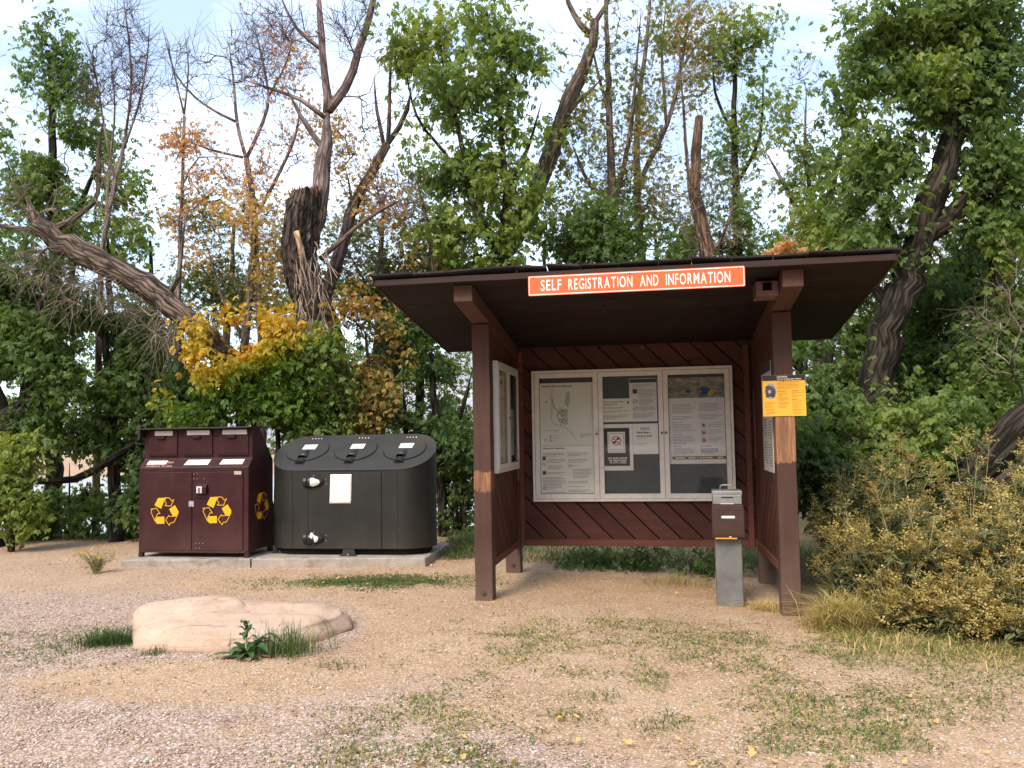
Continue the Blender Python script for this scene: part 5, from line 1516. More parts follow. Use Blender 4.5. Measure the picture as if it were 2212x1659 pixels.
def tree(name, label, cat, Y, trunks, blobs, ntips, nleaf, leaf, bark, size=0.17, rtip=0.004, tint=(0.45, 0.16), up=0.35, twigs=0, twig_len=0.5, kind='compound', jit=0.12, twig_mat=None, ground_base=True, group=None,
         tintfn=None, droop=(0.15, 1.1), depth=0.8, twig_down=0.0, bare_thr=1.0, leaf_r=0.03, ridge=0.0, trunk_name='trunk', maxlink=2.6, gap=0.42, thin=1.0):
    """a tree grown on explicit trunk lines: tips sampled in blobs (px, py, rx, ry, weight, leafy) join the nearest wood"""
    NP, NPar, NR, ND = [], [], [], []
    nleaf = int(nleaf * LEAF_N); size = size * LEAF_S
    polys = []
    for k, tl_ in enumerate(trunks):
        L = px_line(tl_, Y); L[:, 3] *= thin
        if k: L[-1, 3] *= 0.35
        if k == 0 and ground_base:
            b0 = L[0].copy(); gzz = float(gz(b0[0], b0[1]))
            if b0[2] > gzz - 0.1:
                foot = np.array([b0[0] + (b0[0] - L[1][0]) * 0.25, b0[1], gzz - 0.25, b0[3] * 1.3])
                L = np.vstack([foot, L])
        S = smooth_line(L, 0.16 if ridge else 0.22)
        S[:, 3] = np.maximum(S[:, 3], 0.003)
        if len(S) > 4: S[1:-1, :3] += rng.normal(0, 1, (len(S) - 2, 3)) * S[1:-1, 3:4] * 0.12
        polys.append(S)
        start = len(NP)
        for i, s in enumerate(S):
            NP.append(s[:3]); NPar.append(start + i - 1 if i else -1); NR.append(s[3])
            d = S[min(i + 1, len(S) - 1)][:3] - S[max(i - 1, 0)][:3]; ND.append(d / (np.linalg.norm(d) + 1e-9))
    ntr = len(NP)
    cap = ntr + ntips * 14 + 10
    P = np.zeros((cap, 3)); P[:ntr] = NP; D = np.zeros((cap, 3)); D[:ntr] = ND
    par = np.full(cap, -1); par[:ntr] = NPar
    rf = np.zeros(cap); rf[:ntr] = NR
    leafy = np.zeros(cap, bool); n = ntr
    root_z = P[:ntr, 2].min()
    paths = []
    if ntips and blobs:
        W = np.array([b_[4] for b_ in blobs], float); W /= W.sum()
        which = rng.choice(len(blobs), ntips, p=W)
        tips = []
        for w_ in which:
            b_ = blobs[w_]; q = rng.normal(size=3); q *= rng.random() ** 0.42 / np.linalg.norm(q)
            rxm = b_[2] / FPX * Y; rym = b_[3] / FPX * Y
            cpt = AT(b_[0], b_[1], Y)
            tips.append((*(cpt + q * np.array([rxm, depth * (rxm + rym) / 2, rym])), b_[5] if len(b_) > 5 else 1))
        tips = np.array(tips)
        dist0 = np.min(np.linalg.norm(tips[:, None, :3] - P[None, :ntr:2], axis=2), axis=1)
        for t in tips[np.argsort(dist0)]:
            v_ = t[:3] - P[:n]
            d_ = np.linalg.norm(v_, axis=1)
            cost = d_ + 0.8 * np.maximum(0, -v_[:, 2]) + 0.25 * d_ * (1 - (v_ * D[:n]).sum(1) / (d_ + 1e-6)) + np.where(P[:n, 2] < root_z + 1.0, 1.5, 0)
            j = int(np.argmin(cost)); p0 = P[j]; Ln = d_[j]
            if Ln < 0.05 or Ln > maxlink: continue
            m = int(min(13, max(3, Ln / 0.16)))
            dv = v_[j] / Ln
            T0 = (0.75 * dv + 0.55 * D[j] + np.array([0, 0, up * 0.3])) * Ln; T1 = (dv + np.array([0, 0, up])) * Ln
            tq = (np.arange(1, m + 1) / m)[:, None]
            h = (2 * tq ** 3 - 3 * tq ** 2 + 1) * p0 + (tq ** 3 - 2 * tq ** 2 + tq) * T0 + (-2 * tq ** 3 + 3 * tq ** 2) * t[:3] + (tq ** 3 - tq ** 2) * T1
            h[:-1] += rng.normal(0, 0.018 * min(1, Ln), (m - 1, 3))
            ids = np.arange(n, n + m)
            P[ids] = h; par[ids] = np.concatenate([[j], ids[:-1]])
            dd = np.diff(np.vstack([p0, h]), axis=0); D[ids] = dd / (np.linalg.norm(dd, axis=1)[:, None] + 1e-9)
            leafy[ids] = t[3] > 0.5
            paths.append((j, ids)); n += m
    # radii
    val = np.zeros(n); pw = 2.35
    rr = np.zeros(n)
    for i in range(n - 1, -1, -1):
        if i >= ntr:
            if val[i] == 0: val[i] = rtip ** pw
            rr[i] = val[i] ** (1 / pw)
            if par[i] >= 0: val[par[i]] += val[i] if False else max(0, val[i] - 0) * 1.0
        else: rr[i] = rf[i]
    mb = MB()
    root = thing(name, label, cat, (float(P[0, 0]), float(P[0, 1]), float(P[0, 2])), 0, group)
    mb.off = P[0].copy()
    for S in polys:
        big = S[:, 3].max() / 1 > 0.07
        ns = 22 if ridge else (10 if big else 7)
        rg = None
        if ridge:
            a = np.arange(ns)
            base = 1 + ridge * np.sin(a * 2.1 + 1.0) * np.cos(a * 5.3)
            rg = base[None] * (1 + 0.05 * rng.normal(size=(len(S), ns))) * (1 + 0.08 * np.sin(np.arange(len(S))[:, None] * 0.9 + a[None] * 0.5))
        mb.tube(S[:, :3], S[:, 3], ns, ridges=rg)
    fine_mb = MB(P[0])
    for j, ids in paths:
        r = rr[ids]
        pts = np.vstack([P[j], P[ids]]); rad = np.concatenate([[min(r[0] * 1.15, rr[j] * 0.95)], np.minimum(r, rr[j])])
        tb_ = fine_mb if twig_mat and rad[0] < 0.011 else mb
        if rad[0] < 0.006: tb_.tube(pts[::2] if len(pts) > 5 and (len(pts) % 2 == 1) else pts, rad[::2] if len(pts) > 5 and (len(pts) % 2 == 1) else rad, 3, cap=False)
        else: tb_.tube(pts, rad, 5, cap=False)
    fine = np.arange(ntr, n)
    twp = []
    tmb = fine_mb if twig_mat else mb
    if twigs and len(fine):
        src = rng.choice(fine[rr[fine] < leaf_r], twigs)
        for i in src:
            d = D[i] * 0.6 + rng.normal(0, 0.6, 3) + np.array([0, 0, 0.35 - twig_down]); d /= np.linalg.norm(d)
            Lq = twig_len * (0.4 + 0.8 * rng.random())
            b_ = d + rng.normal(0, 0.25, 3) + np.array([0, 0, 0.15 - twig_down])
            pts = np.array([P[i], P[i] + d * Lq * 0.5, P[i] + d * Lq * 0.5 + b_ * Lq * 0.5])
            tmb.tube(pts, [rtip * 0.85, rtip * 0.65, rtip * 0.35], 3, cap=False)
            twp.append((pts[2], leafy[i])); twp.append((pts[1], leafy[i]))
    mb.build(trunk_name, bark, root, True)
    if twig_mat and fine_mb.v: fine_mb.build('twigs', twig_mat, root, True)
    if nleaf:
        cand = fine[(rr[fine] < leaf_r) & leafy[fine]]
        pos = P[cand]
        if twp:
            tw = np.array([p for p, l in twp if l]).reshape(-1, 3)
            pos = np.vstack([pos, np.repeat(tw, 2, 0)]) if len(tw) else pos
        if len(pos):
            pick = pos[rng.integers(0, len(pos), nleaf)] + rng.normal(0, jit, (nleaf, 3)) * np.array([1, 1, 0.8])
            keep = fbm(pick, 1.3, 2) > gap
            pick = pick[keep]
            # local frame around the thing's base
            tn = tint[0] + tint[1] * 3.0 * (fbm(pick + 11, 0.9, 2) - 0.5) + rng.normal(0, tint[1] * 0.35, len(pick))
            if tintfn: tn = tintfn(pick, tn)
            gzp = gz(pick[:, 0], pick[:, 1]) + 0.05
            ok = pick[:, 2] > gzp
            pick, tn = pick[ok], tn[ok]
            foliage('crown', root, leaf, pick - P[0], size * (0.55 + 0.85 * rng.random(len(pick))), np.clip(tn, 0, 1), kind, droop)
    return root


def shrub(name, label, Y, stems_px, blobs, ntips, nleaf, leaf, **kw):
    """several stems from one foot"""
    (bx, by), tops = stems_px
    trunks = []
    for tx, ty, r in tops: trunks.append([(bx + (tx - bx) * 0.05, by, r * 1.3), (bx + (tx - bx) * 0.35, by + (ty - by) * 0.4, r), (tx, ty, r * 0.6)])
    kw.setdefault('bark', BARK_D)
    bk = kw.pop('bark')
    return tree(name, label, kw.pop('cat', 'shrub'), Y, trunks, blobs, ntips, nleaf, leaf, bk, **kw)


# ---- the broken trunk behind the containers with its bare leader
tree('broken_tree', 'old tree with a broken-off furrowed trunk and a bare leader behind the trash container', 'tree', 12.6,
     [[(704, 960, 50), (703, 820, 42), (694, 720, 37), (668, 640, 32), (648, 560, 31), (650, 490, 30), (657, 436, 30)],
      [(664, 530, 26, .15), (688, 440, 20, .25), (702, 340, 17, .3), (708, 240, 14, .3)],
      [(708, 242, 11, .3), (700, 150, 8, .3), (691, 40, 7, .3), (687, -70, 6, .3)], [(710, 238, 11, .3), (745, 190, 10, .3), (775, 110, 8.5, .3), (805, 10, 7, .3), (815, -70, 6, .3)],
      [(703, 255, 6, .3), (650, 215, 4.5, .2), (580, 190, 3.2, .1), (520, 170, 2, 0)], [(705, 330, 8, .3), (665, 275, 6, .2), (618, 190, 4, .1)], [(692, 560, 7, .1), (740, 515, 5, 0), (820, 455, 4, -.2), (885, 425, 2.5, -.3)],
      [(698, 110, 5, .3), (640, 60, 4, .3), (600, -20, 3, .3)]],
     [(620, 90, 90, 90, 1, 0), (760, 60, 60, 80, 1, 0), (560, 170, 60, 60, .5, 0), (850, 430, 70, 60, .7, 0), (800, 250, 50, 80, .3, 0)], 150, 0, None, BARK_M, twig_mat=TWIG_M, rtip=0.0048, twigs=600, twig_len=0.55, ridge=0.0, trunk_name='trunk')
broken = bpy.data.objects['broken_tree']
boff = np.array(broken.location)
# furrowed outer bark of the stump part, torn crown and pale splinter
L = smooth_line(px_line([(703, 830, 46), (694, 720, 41), (668, 640, 36), (648, 560, 35), (650, 490, 34), (656, 445, 35), (660, 422, 33)], 12.58), 0.07)
ns = 44; a = np.arange(ns)
rg = 1 + 0.075 * rng.normal(size=(1, ns)) + 0.06 * rng.normal(size=(len(L), ns)) + 0.05 * np.sin(a * 1.7)[None]
mb = MB(boff); mb.tube(L[:, :3], L[:, 3], ns, ridges=rg)
for q_ in range(-2 * ns, 0):                      # slanting, ragged break
    vx = mb.v[q_]; cxx = L[-1, 0] - boff[0]
    vx[2] += (0.42 * (vx[0] - cxx) + 0.05 * rng.normal()) * (1.0 if q_ >= -ns else 0.6)
mb.build('furrowed_bark', BARK_S, broken, False)
torn = bark_mat('torn_heartwood', (0.30, 0.105, 0.045), 0.3)
mb = MB(boff); e = L[-1]
for k in range(90):
    t = rng.random() * 6.283; r = e[3] * (0.35 + 0.6 * rng.random()); hgt = rng.uniform(0.02, 0.20) * (0.5 + 0.6 * (0.5 + 0.5 * math.sin(t + .6)))
    p = e[:3] + np.array([r * math.cos(t), r * math.sin(t), -0.06]); lean = np.array([rng.normal(0, .03), rng.normal(0, .03), hgt + 0.06])
    mb.tube([p, p + lean * 0.6, p + lean], [0.022, 0.016, 0.003], 4)
mb.build('torn_top', torn, broken)
mb = MB(boff)                                    # loose bark plates standing off the stump
for k in range(60):
    i = int(rng.integers(2, len(L) - 1)); t = rng.random() * 6.283; r = L[i, 3] * 1.04
    p = L[i, :3] + np.array([r * math.cos(t), r * math.sin(t), 0]); q = L[max(0, i - 2), :3] + np.array([L[max(0, i - 2), 3] * 1.1 * math.cos(t + rng.normal(0, .1)), L[max(0, i - 2), 3] * 1.1 * math.sin(t), -rng.uniform(0, .1)])
    mb.tube([p, (p + q) / 2 + np.array([.02 * math.cos(t), .02 * math.sin(t), 0]), q], [0.008, 0.02, 0.006], 4)
mb.build('bark_plates', BARK_S, broken)
sp_ = px_line([(640, 500, 6), (648, 530, 7), (655, 565, 5)], 12.22)
MB(boff).tube(smooth_line(sp_, 0.08)[:, :3] , 0.045, 7).build('wood_splinter', bark_mat('pale_splinter', (0.50, 0.32, 0.19), 0.7), broken, True)
mb = MB(boff)
for k in range(60):
    x = rng.uniform(635, 705); y = rng.uniform(520, 690); Ln = rng.uniform(20, 90); dx = rng.normal(0, 16)
    q = [AT(x, y, 12.15), AT(x + dx * .4 + rng.normal(0, 5), y + Ln * .5, 12.02), AT(x + dx, y + Ln, 12.0 + rng.normal(0, .08))]
    mb.tube(smooth_line(np.array(q), 0.12), 0.0055, 3, cap=False)
mb.build('hanging_twigs', bark_mat('bleached_twigs', (0.36, 0.27, 0.20), 0.7), broken)

# ---- leaning dead trunk
tree('leaning_dead_tree', 'leaning dead furrowed trunk with bleached hanging twigs and no leaves', 'tree', 12.3,
     [[(690, 1000, 34, .4), (600, 880, 28, .3), (500, 782, 25, .1), (430, 715, 24), (370, 660, 24), (290, 605, 25), (200, 556, 25), (130, 520, 23), (82, 488, 21)],
      [(105, 500, 8), (150, 478, 6), (200, 440, 5), (214, 390, 4.5), (213, 330, 3.5), (225, 250, 2)], [(95, 497, 7), (40, 495, 5), (0, 487, 4), (-60, 480, 3)], [(362, 640, 6), (385, 600, 5), (392, 540, 4), (400, 470, 2)],
      [(80, 490, 10), (72, 465, 8), (60, 430, 3)]],
     [(90, 570, 90, 50, 1, 0), (60, 450, 80, 60, .8, 0), (230, 640, 130, 55, 1.2, 0), (370, 710, 70, 60, .9, 0), (230, 380, 40, 90, .4, 0)], 120, 0, None, BARK_V, twig_mat=TWIG_P, rtip=0.0055, up=-0.25, twigs=800, twig_len=0.55, twig_down=0.45, ridge=0.05)

# ---- bare saplings and orange-leaved trees against the sky
tree('bare_tree', 'slender leafless tree with an upright fan of twigs beside the tall green maple', 'tree', 14.0,
     [[(214, 700, 11), (216, 620, 10), (222, 533, 9), (243, 420, 8), (262, 340, 7), (272, 290, 6)], [(272, 290, 5), (284, 180, 4), (275, 60, 3), (262, -30, 2)], [(262, 335, 5), (300, 225, 4), (318, 120, 3), (324, 40, 2)], [(250, 400, 5), (230, 300, 4), (210, 180, 3), (185, 70, 2)], [(230, 500, 5), (232, 420, 5), (240, 330, 4), (248, 230, 3), (240, 120, 2)]],
     [(262, 110, 72, 110, 1, 0), (300, 220, 50, 70, .4, 0), (215, 200, 40, 80, .4, 0)], 210, 0, None, BARK_M, twig_mat=TWIG_M, rtip=0.0048, up=0.5, twigs=800, twig_len=0.5, thin=0.6)
tree('orange_sapling', 'thin sapling with a bare top and a ring of orange leaves halfway up', 'tree', 14.3,
     [[(384, 760, 8), (388, 549, 7), (394, 400, 6), (398, 250, 4.5)], [(398, 247, 3.5), (374, 150, 2.5), (358, 70, 1.5)], [(398, 247, 3.5), (407, 150, 2.5), (398, 65, 1.5)], [(395, 400, 3), (430, 340, 2.5), (510, 345, 2)]],
     [(388, 150, 50, 95, 1, 0), (395, 310, 70, 40, 1.1, 1), (430, 400, 70, 60, 1, 1), (400, 480, 50, 60, .6, 1)], 150, 520, AMBER, BARK_M, twig_mat=TWIG_M, size=0.12, rtip=0.0045, thin=0.65, twigs=260, twig_len=0.4, tint=(0.6, 0.2), jit=0.1)
tree('forked_bare_tree', 'forked leafless tree with a few pinkish orange leaves behind the broken trunk', 'tree', 14.4,
     [[(565, 760, 13), (552, 540, 12), (548, 440, 11), (532, 343, 10)], [(532, 343, 7), (512, 265, 6), (505, 180, 4), (494, 90, 3)], [(532, 343, 7), (568, 262, 6), (580, 205, 5), (562, 110, 4), (548, 50, 3)], [(562, 450, 7), (605, 370, 6), (640, 285, 5), (650, 200, 3)], [(525, 340, 5), (450, 322, 4), (398, 300, 2)], [(508, 262, 5), (440, 225, 4), (380, 160, 3), (350, 55, 2)], [(580, 210, 4), (620, 130, 3), (640, 40, 2)]],
     [(450, 160, 110, 100, 1.3, 0), (555, 90, 70, 90, 1, 0), (600, 130, 90, 100, 1.5, 1), (640, 290, 60, 80, .8, 1), (590, 330, 60, 70, .6, 1), (540, 390, 70, 50, .6, 1)], 320, 900, AMBER, BARK_M, twig_mat=TWIG_M, size=0.10, rtip=0.0046, thin=0.62, up=0.45, twigs=800, twig_len=0.5, tint=(0.72, 0.2), jit=0.1)
tree('amber_tree', 'thinly leaved amber and green tree in the gap left of the broken trunk'.replace(' left of', ' beside'), 'tree', 13.6,
     [[(520, 900, 10), (528, 760, 9), (540, 620, 8), (548, 520, 6), (552, 430, 4)], [(530, 740, 5), (480, 640, 4), (450, 540, 3)]],
     [(550, 520, 70, 70, 1.4, 1), (500, 610, 80, 70, 1, 1), (590, 590, 50, 80, 1, 1), (450, 560, 60, 50, .6, 1), (560, 450, 60, 40, .6, 1), (470, 500, 70, 60, .6, 1)], 220, 1500, AMBER, BARK_G, size=0.115, twigs=300, tint=(0.28, 0.22), jit=0.2, gap=0.44)
tree('slanting_bare_tree', 'slanting forked bare tree with sparse orange leaves between broken trunk and green maple', 'tree', 13.4,
     [[(690, 800, 22), (705, 640, 20), (738, 533, 18), (770, 433, 16), (836, 312, 13)], [(836, 312, 8), (862, 275, 8), (880, 235, 7), (886, 203, 5)], [(838, 308, 7), (842, 200, 5), (846, 95, 3), (850, 20, 2)], [(830, 320, 7), (814, 240, 5), (808, 170, 3)], [(740, 530, 8), (760, 440, 5), (745, 360, 3)], [(945, 700, 9), (935, 560, 8), (915, 450, 6), (900, 390, 3)]],
     [(770, 400, 70, 80, 1, 1), (730, 300, 50, 90, .8, 1), (860, 130, 60, 90, .8, 0), (850, 450, 80, 80, 1.2, 1), (760, 560, 60, 60, .8, 1), (900, 520, 60, 80, .8, 1), (800, 330, 60, 60, .5, 0)], 240, 1500, AMBER, BARK_G, twig_mat=TWIG_M, size=0.10, rtip=0.0045, thin=0.75, twigs=480, twig_len=0.45, tint=(0.42, 0.25), jit=0.12)

tree('autumn_tree', 'pale tan and green thin tree just behind the amber tree', 'tree', 15.2,
     [[(480, 900, 9), (490, 720, 8), (500, 600, 6), (505, 480, 3)], [(492, 700, 5), (600, 560, 3)], [(492, 690, 5), (430, 560, 3)]],
     [(450, 610, 80, 70, 1, 1), (600, 610, 60, 90, 1, 1), (520, 650, 110, 60, 1.2, 1), (440, 480, 60, 50, .6, 1), (520, 480, 70, 50, .5, 1)], 220, 2000, MIXED, BARK_G, size=0.135, twigs=260, tint=(0.38, 0.24), jit=0.18)
tree('autumn_tree', 'tan and green thin tree filling the sky between slanting bare tree and shelter roof', 'tree', 15.0,
     [[(810, 900, 9), (815, 700, 8), (822, 560, 6), (830, 420, 3)], [(816, 660, 5), (900, 540, 3)], [(816, 660, 5), (750, 540, 3)]],
     [(790, 520, 80, 80, 1, 1), (880, 500, 80, 80, 1, 1), (820, 620, 120, 60, 1.2, 1), (930, 430, 50, 60, .5, 1), (740, 620, 50, 60, .8, 1)], 240, 1900, MIXED, BARK_G, size=0.13, twigs=360, tint=(0.42, 0.26), jit=0.18)

# ---- big leafy trees
tree('green_maple', 'tall pointed dark green maple rising behind the leaning dead trunk', 'tree', 16.0,
     [[(120, 760, 15), (118, 560, 13), (115, 400, 10), (112, 250, 7), (106, 110, 3)], [(118, 560, 8), (180, 430, 6), (220, 330, 3)], [(118, 540, 8), (50, 430, 6), (15, 350, 3)], [(240, 700, 7), (235, 560, 6), (220, 430, 4)]],
     [(108, 75, 42, 42, .4), (120, 160, 75, 70, 1), (130, 270, 120, 90, 2), (50, 400, 110, 120, 1.8), (200, 400, 110, 110, 1.8), (110, 540, 170, 110, 2.2), (270, 560, 60, 110, .8), (290, 430, 50, 60, .4)], 520, 5600, GREEN, BARK_D, size=0.20, twigs=240, tint=(0.42, 0.18), jit=0.17, gap=0.44)
tree('green_maple', 'bright green maple with slanting forked stems in front of the sky above the shelter', 'tree', 13.0,
     [[(1085, 960, 18), (1086, 760, 17), (1084, 640, 16), (1078, 560, 15), (1064, 515, 12)], [(1066, 518, 10), (1036, 470, 9), (1014, 420, 8), (1000, 330, 6), (985, 260, 5), (962, 180, 3), (950, 60, 2)], [(1080, 548, 11), (1093, 430, 8), (1086, 330, 6), (1078, 230, 5), (1060, 110, 3), (1050, 10, 2)], [(1012, 410, 5), (960, 330, 4), (900, 250, 3), (870, 120, 2)], [(1090, 420, 5), (1140, 320, 4), (1170, 220, 2)], [(1060, 500, 5), (1000, 500, 4), (930, 480, 2)]],
     [(915, 80, 85, 85, 1), (1030, 50, 110, 80, 1.2), (1120, 130, 75, 80, 1), (985, 200, 140, 80, 1.6), (1090, 280, 90, 90, 1), (960, 370, 80, 50, .8), (1070, 390, 120, 60, 1.2), (990, 500, 110, 60, 1.4), (1120, 470, 70, 70, .9), (880, 170, 50, 60, .5), (1070, 560, 90, 40, .6)], 420, 3600, GREEN, BARK_D, size=0.20, twigs=170, tint=(0.52, 0.19), jit=0.13, gap=0.42)
tree('leaning_tree', 'long slanting grey trunk leaning from the containers up over the shelter', 'tree', 13.8,
     [[(740, 1000, 40), (780, 890, 37), (845, 765, 34), (905, 690, 30), (1000, 612, 27), (1095, 540, 21), (1127, 483, 20), (1175, 370, 18), (1220, 240, 16), (1258, 155, 14), (1280, 95, 11), (1285, 43, 9)], [(1280, 80, 7), (1252, 52, 6), (1228, 5, 5), (1215, -60, 3)], [(1222, 240, 6), (1270, 200, 4), (1300, 170, 2)], [(1285, 50, 6), (1310, 10, 4), (1330, -40, 3)]],
     [(1250, 260, 60, 110, 1, 1), (1200, 330, 60, 70, .8, 1), (1290, 120, 60, 80, 1, 1), (1210, 130, 60, 90, .7, 0)], 120, 900, MIXED, BARK_G, size=0.15, rtip=0.0035, twigs=200, tint=(0.42, 0.25), ridge=0.03, jit=0.12)
tree('thin_tree', 'slim tree with brown and green sparse leaves directly above the orange sign', 'tree', 14.2,
     [[(1350, 760, 14), (1330, 560, 12), (1322, 420, 10), (1318, 280, 8), (1312, 120, 6), (1308, -40, 4)], [(1326, 440, 6), (1360, 300, 5), (1374, 150, 3), (1385, 20, 2)], [(1324, 430, 6), (1275, 400, 5), (1235, 310, 3)], [(1316, 250, 4), (1290, 150, 3), (1270, 60, 2)]],
     [(1330, 60, 70, 80, 1, 1), (1400, 150, 70, 110, 1, 1), (1340, 240, 90, 90, 1.1, 1), (1290, 390, 100, 80, 1.2, 1), (1240, 500, 100, 70, 1.2, 1), (1370, 420, 70, 90, 1, 1)], 300, 3000, MIXED, BARK_G, size=0.125, rtip=0.0042, twigs=420, tint=(0.42, 0.26), jit=0.14, gap=0.46)
tree('thin_tree', 'slim pale brown leaved tree between the orange sign and the torn snag', 'tree', 15.0,
     [[(1400, 780, 11), (1385, 560, 10), (1376, 400, 8), (1378, 250, 6), (1400, 60, 4), (1405, -40, 3)], [(1378, 400, 6), (1440, 270, 5), (1472, 140, 4), (1492, 0, 3)], [(1440, 270, 4), (1430, 120, 3), (1440, 0, 2)], [(1470, 150, 3), (1530, 60, 2)]],
     [(1450, 60, 80, 80, 1, 1), (1500, 170, 80, 90, 1, 1), (1420, 290, 80, 90, 1, 1), (1550, 60, 50, 60, .5, 1), (1420, 470, 90, 80, 1.2, 1)], 280, 2300, MIXED, BARK_M, size=0.12, rtip=0.0042, twigs=420, tint=(0.55, 0.24), jit=0.14, gap=0.46)
tree('torn_snag', 'short orange-brown snag with peeling bark and bare twigs above the shelter roof', 'tree', 12.7,
     [[(1545, 900, 27), (1535, 700, 25), (1530, 560, 23), (1515, 480, 21), (1500, 410, 19), (1504, 330, 15), (1510, 252, 12)], [(1514, 500, 8), (1494, 430, 7), (1486, 370, 6), (1478, 260, 4), (1470, 150, 3), (1466, 40, 2)], [(1530, 560, 6), (1570, 490, 4), (1590, 400, 2)]],
     [(1480, 420, 80, 80, 1, 0), (1550, 430, 80, 80, 1, 0), (1530, 520, 70, 40, .8, 0), (1480, 200, 50, 90, .6, 0)], 130, 0, None, BARK_R, twig_mat=TWIG_P, rtip=0.0046, thin=0.68, twigs=420, twig_len=0.5, ridge=0.05, up=0.1)
tree('airy_tree', 'airy green tree with gaps of sky just past the torn snag', 'tree', 14.6,
     [[(1600, 780, 11), (1596, 560, 10), (1590, 400, 8), (1586, 250, 6), (1590, 90, 4)], [(1590, 400, 5), (1640, 300, 4), (1650, 150, 2)], [(1588, 300, 4), (1545, 200, 3), (1540, 100, 2)]],
     [(1560, 110, 60, 90, 1), (1620, 90, 60, 80, 1), (1605, 230, 75, 80, 1.2), (1560, 350, 60, 80, 1), (1600, 480, 90, 80, 1.5), (1560, 550, 100, 50, 1.2)], 260, 2500, GREEN, BARK_D, size=0.14, twigs=160, tint=(0.5, 0.22), jit=0.14, gap=0.46)
tree('airy_tree', 'loose green tree with scattered orange leaves beside the dark leaning giant', 'tree', 14.0,
     [[(1770, 800, 12), (1762, 640, 11), (1755, 520, 10), (1790, 430, 8), (1815, 330, 6)], [(1757, 520, 7), (1700, 410, 5), (1655, 330, 3)], [(1760, 480, 6), (1740, 330, 4), (1742, 190, 2)]],
     [(1742, 160, 45, 55, .6), (1715, 270, 80, 70, 1.2), (1800, 300, 90, 80, 1.3), (1750, 390, 90, 60, 1.1), (1680, 390, 50, 60, .6), (1720, 500, 90, 50, .8), (1800, 480, 60, 60, .8)], 260, 2400, GREEN, BARK_G, size=0.14, twigs=300, tint=(0.52, 0.24), jit=0.14, gap=0.46)
tree('orange_sprig_bush', 'small bush with dead orange leaves showing over the shelter roof edge', 'bush', 12.4,
     [[(1700, 900, 5), (1690, 700, 4), (1685, 590, 3)], [(1740, 800, 4), (1750, 660, 3), (1755, 580, 2)]],
     [(1685, 545, 32, 22, 1), (1755, 550, 22, 18, .6)], 40, 330, AMBER, BARK_G, size=0.14, tint=(0.6, 0.12), jit=0.08)
# the great dark tree on the east side
tree('giant_tree', 'huge dark leaning tree with a dense leafy crown beside the shelter', 'tree', 11.4,
     [[(1895, 1040, 40), (1882, 930, 37), (1888, 850, 36), (1918, 715, 34), (1952, 610, 33), (1986, 520, 31), (2018, 420, 28), (2055, 310, 25), (2076, 180, 21), (2086, 60, 18), (2090, -90, 15)], [(1988, 520, 22), (2060, 462, 20), (2130, 392, 17), (2190, 330, 18), (2280, 270, 15)], [(2060, 290, 12), (2005, 205, 9), (1935, 120, 6), (1880, 30, 4)], [(2078, 180, 10), (2150, 90, 7), (2230, 20, 5)], [(1930, 690, 11), (1890, 620, 9), (1850, 560, 5)], [(1960, 590, 10), (1900, 440, 7), (1860, 330, 4)], [(2120, 400, 9), (2140, 560, 6), (2150, 680, 3)]],
     [(1870, 60, 90, 80, 1), (1990, 50, 110, 90, 1.2), (2120, 60, 110, 100, 1.3), (1880, 190, 80, 80, 1), (1980, 200, 110, 100, 1.3), (2130, 210, 110, 110, 1.4), (1900, 330, 90, 80, 1), (1900, 440, 80, 70, 1), (2150, 400, 100, 90, 1.4), (2150, 540, 90, 70, 1), (1880, 540, 60, 50, .6), (2060, 560, 90, 60, .8)], 650, 8200, GREEN, BARK_D, size=0.19, twigs=260, tint=(0.42, 0.24), ridge=0.035, jit=0.15, maxlink=3, gap=0.43)
tree('fallen_leaning_trunk', 'thick dark trunk slanting up at the eastern edge behind the yellow brush', 'tree', 9.6,
     [[(2080, 1085, 34, .2), (2125, 1010, 34, .1), (2190, 930, 33), (2260, 870, 31), (2380, 790, 28)], [(2085, 1090, 14, -.1), (2150, 1050, 13, -.1), (2240, 985, 12, -.1), (2330, 930, 10, -.1)]],
     [(2190, 640, 60, 120, 1, 0), (2150, 700, 60, 110, 1, 0)], 45, 0, None, BARK_D, twig_mat=TWIG_P, rtip=0.0034, twigs=110, ridge=0.05, up=-0.3, twig_down=0.4)
broken2 = None

# ---- understorey on the west side
tree('dark_tree', 'dark leafy tree at the western edge with a thick black leaning stem', 'tree', 12.6,
     [[(-40, 1010, 44), (15, 930, 40), (60, 870, 22), (75, 760, 12), (85, 650, 7)], [(70, 985, 22), (75, 920, 19), (85, 850, 9), (130, 740, 5)], [(20, 920, 14), (-20, 800, 10), (-30, 650, 6)]],
     [(70, 640, 110, 70, 1.2), (30, 760, 110, 80, 1.3), (140, 800, 90, 80, 1.2), (60, 900, 60, 40, .4), (-20, 640, 60, 90, .6)], 260, 4200, GREEN, BARK_D, size=0.18, tint=(0.25, 0.14), twigs=100, jit=0.16, gap=0.45)
tree('dark_tree', 'dense dark green tree under the leaning dead trunk', 'tree', 13.2,
     [[(250, 1120, 14), (245, 960, 12), (235, 820, 9), (225, 700, 6)], [(245, 960, 8), (310, 830, 6), (350, 730, 3)], [(140, 700, 9), (150, 620, 8), (165, 560, 6)]],
     [(220, 690, 110, 70, 1.2), (310, 760, 100, 90, 1.5), (220, 830, 120, 70, 1.4), (340, 880, 70, 90, 1), (180, 930, 90, 50, .7), (280, 980, 60, 60, .6)], 300, 4800, GREEN, BARK_D, size=0.18, tint=(0.30, 0.15), twigs=120, jit=0.16, gap=0.45)
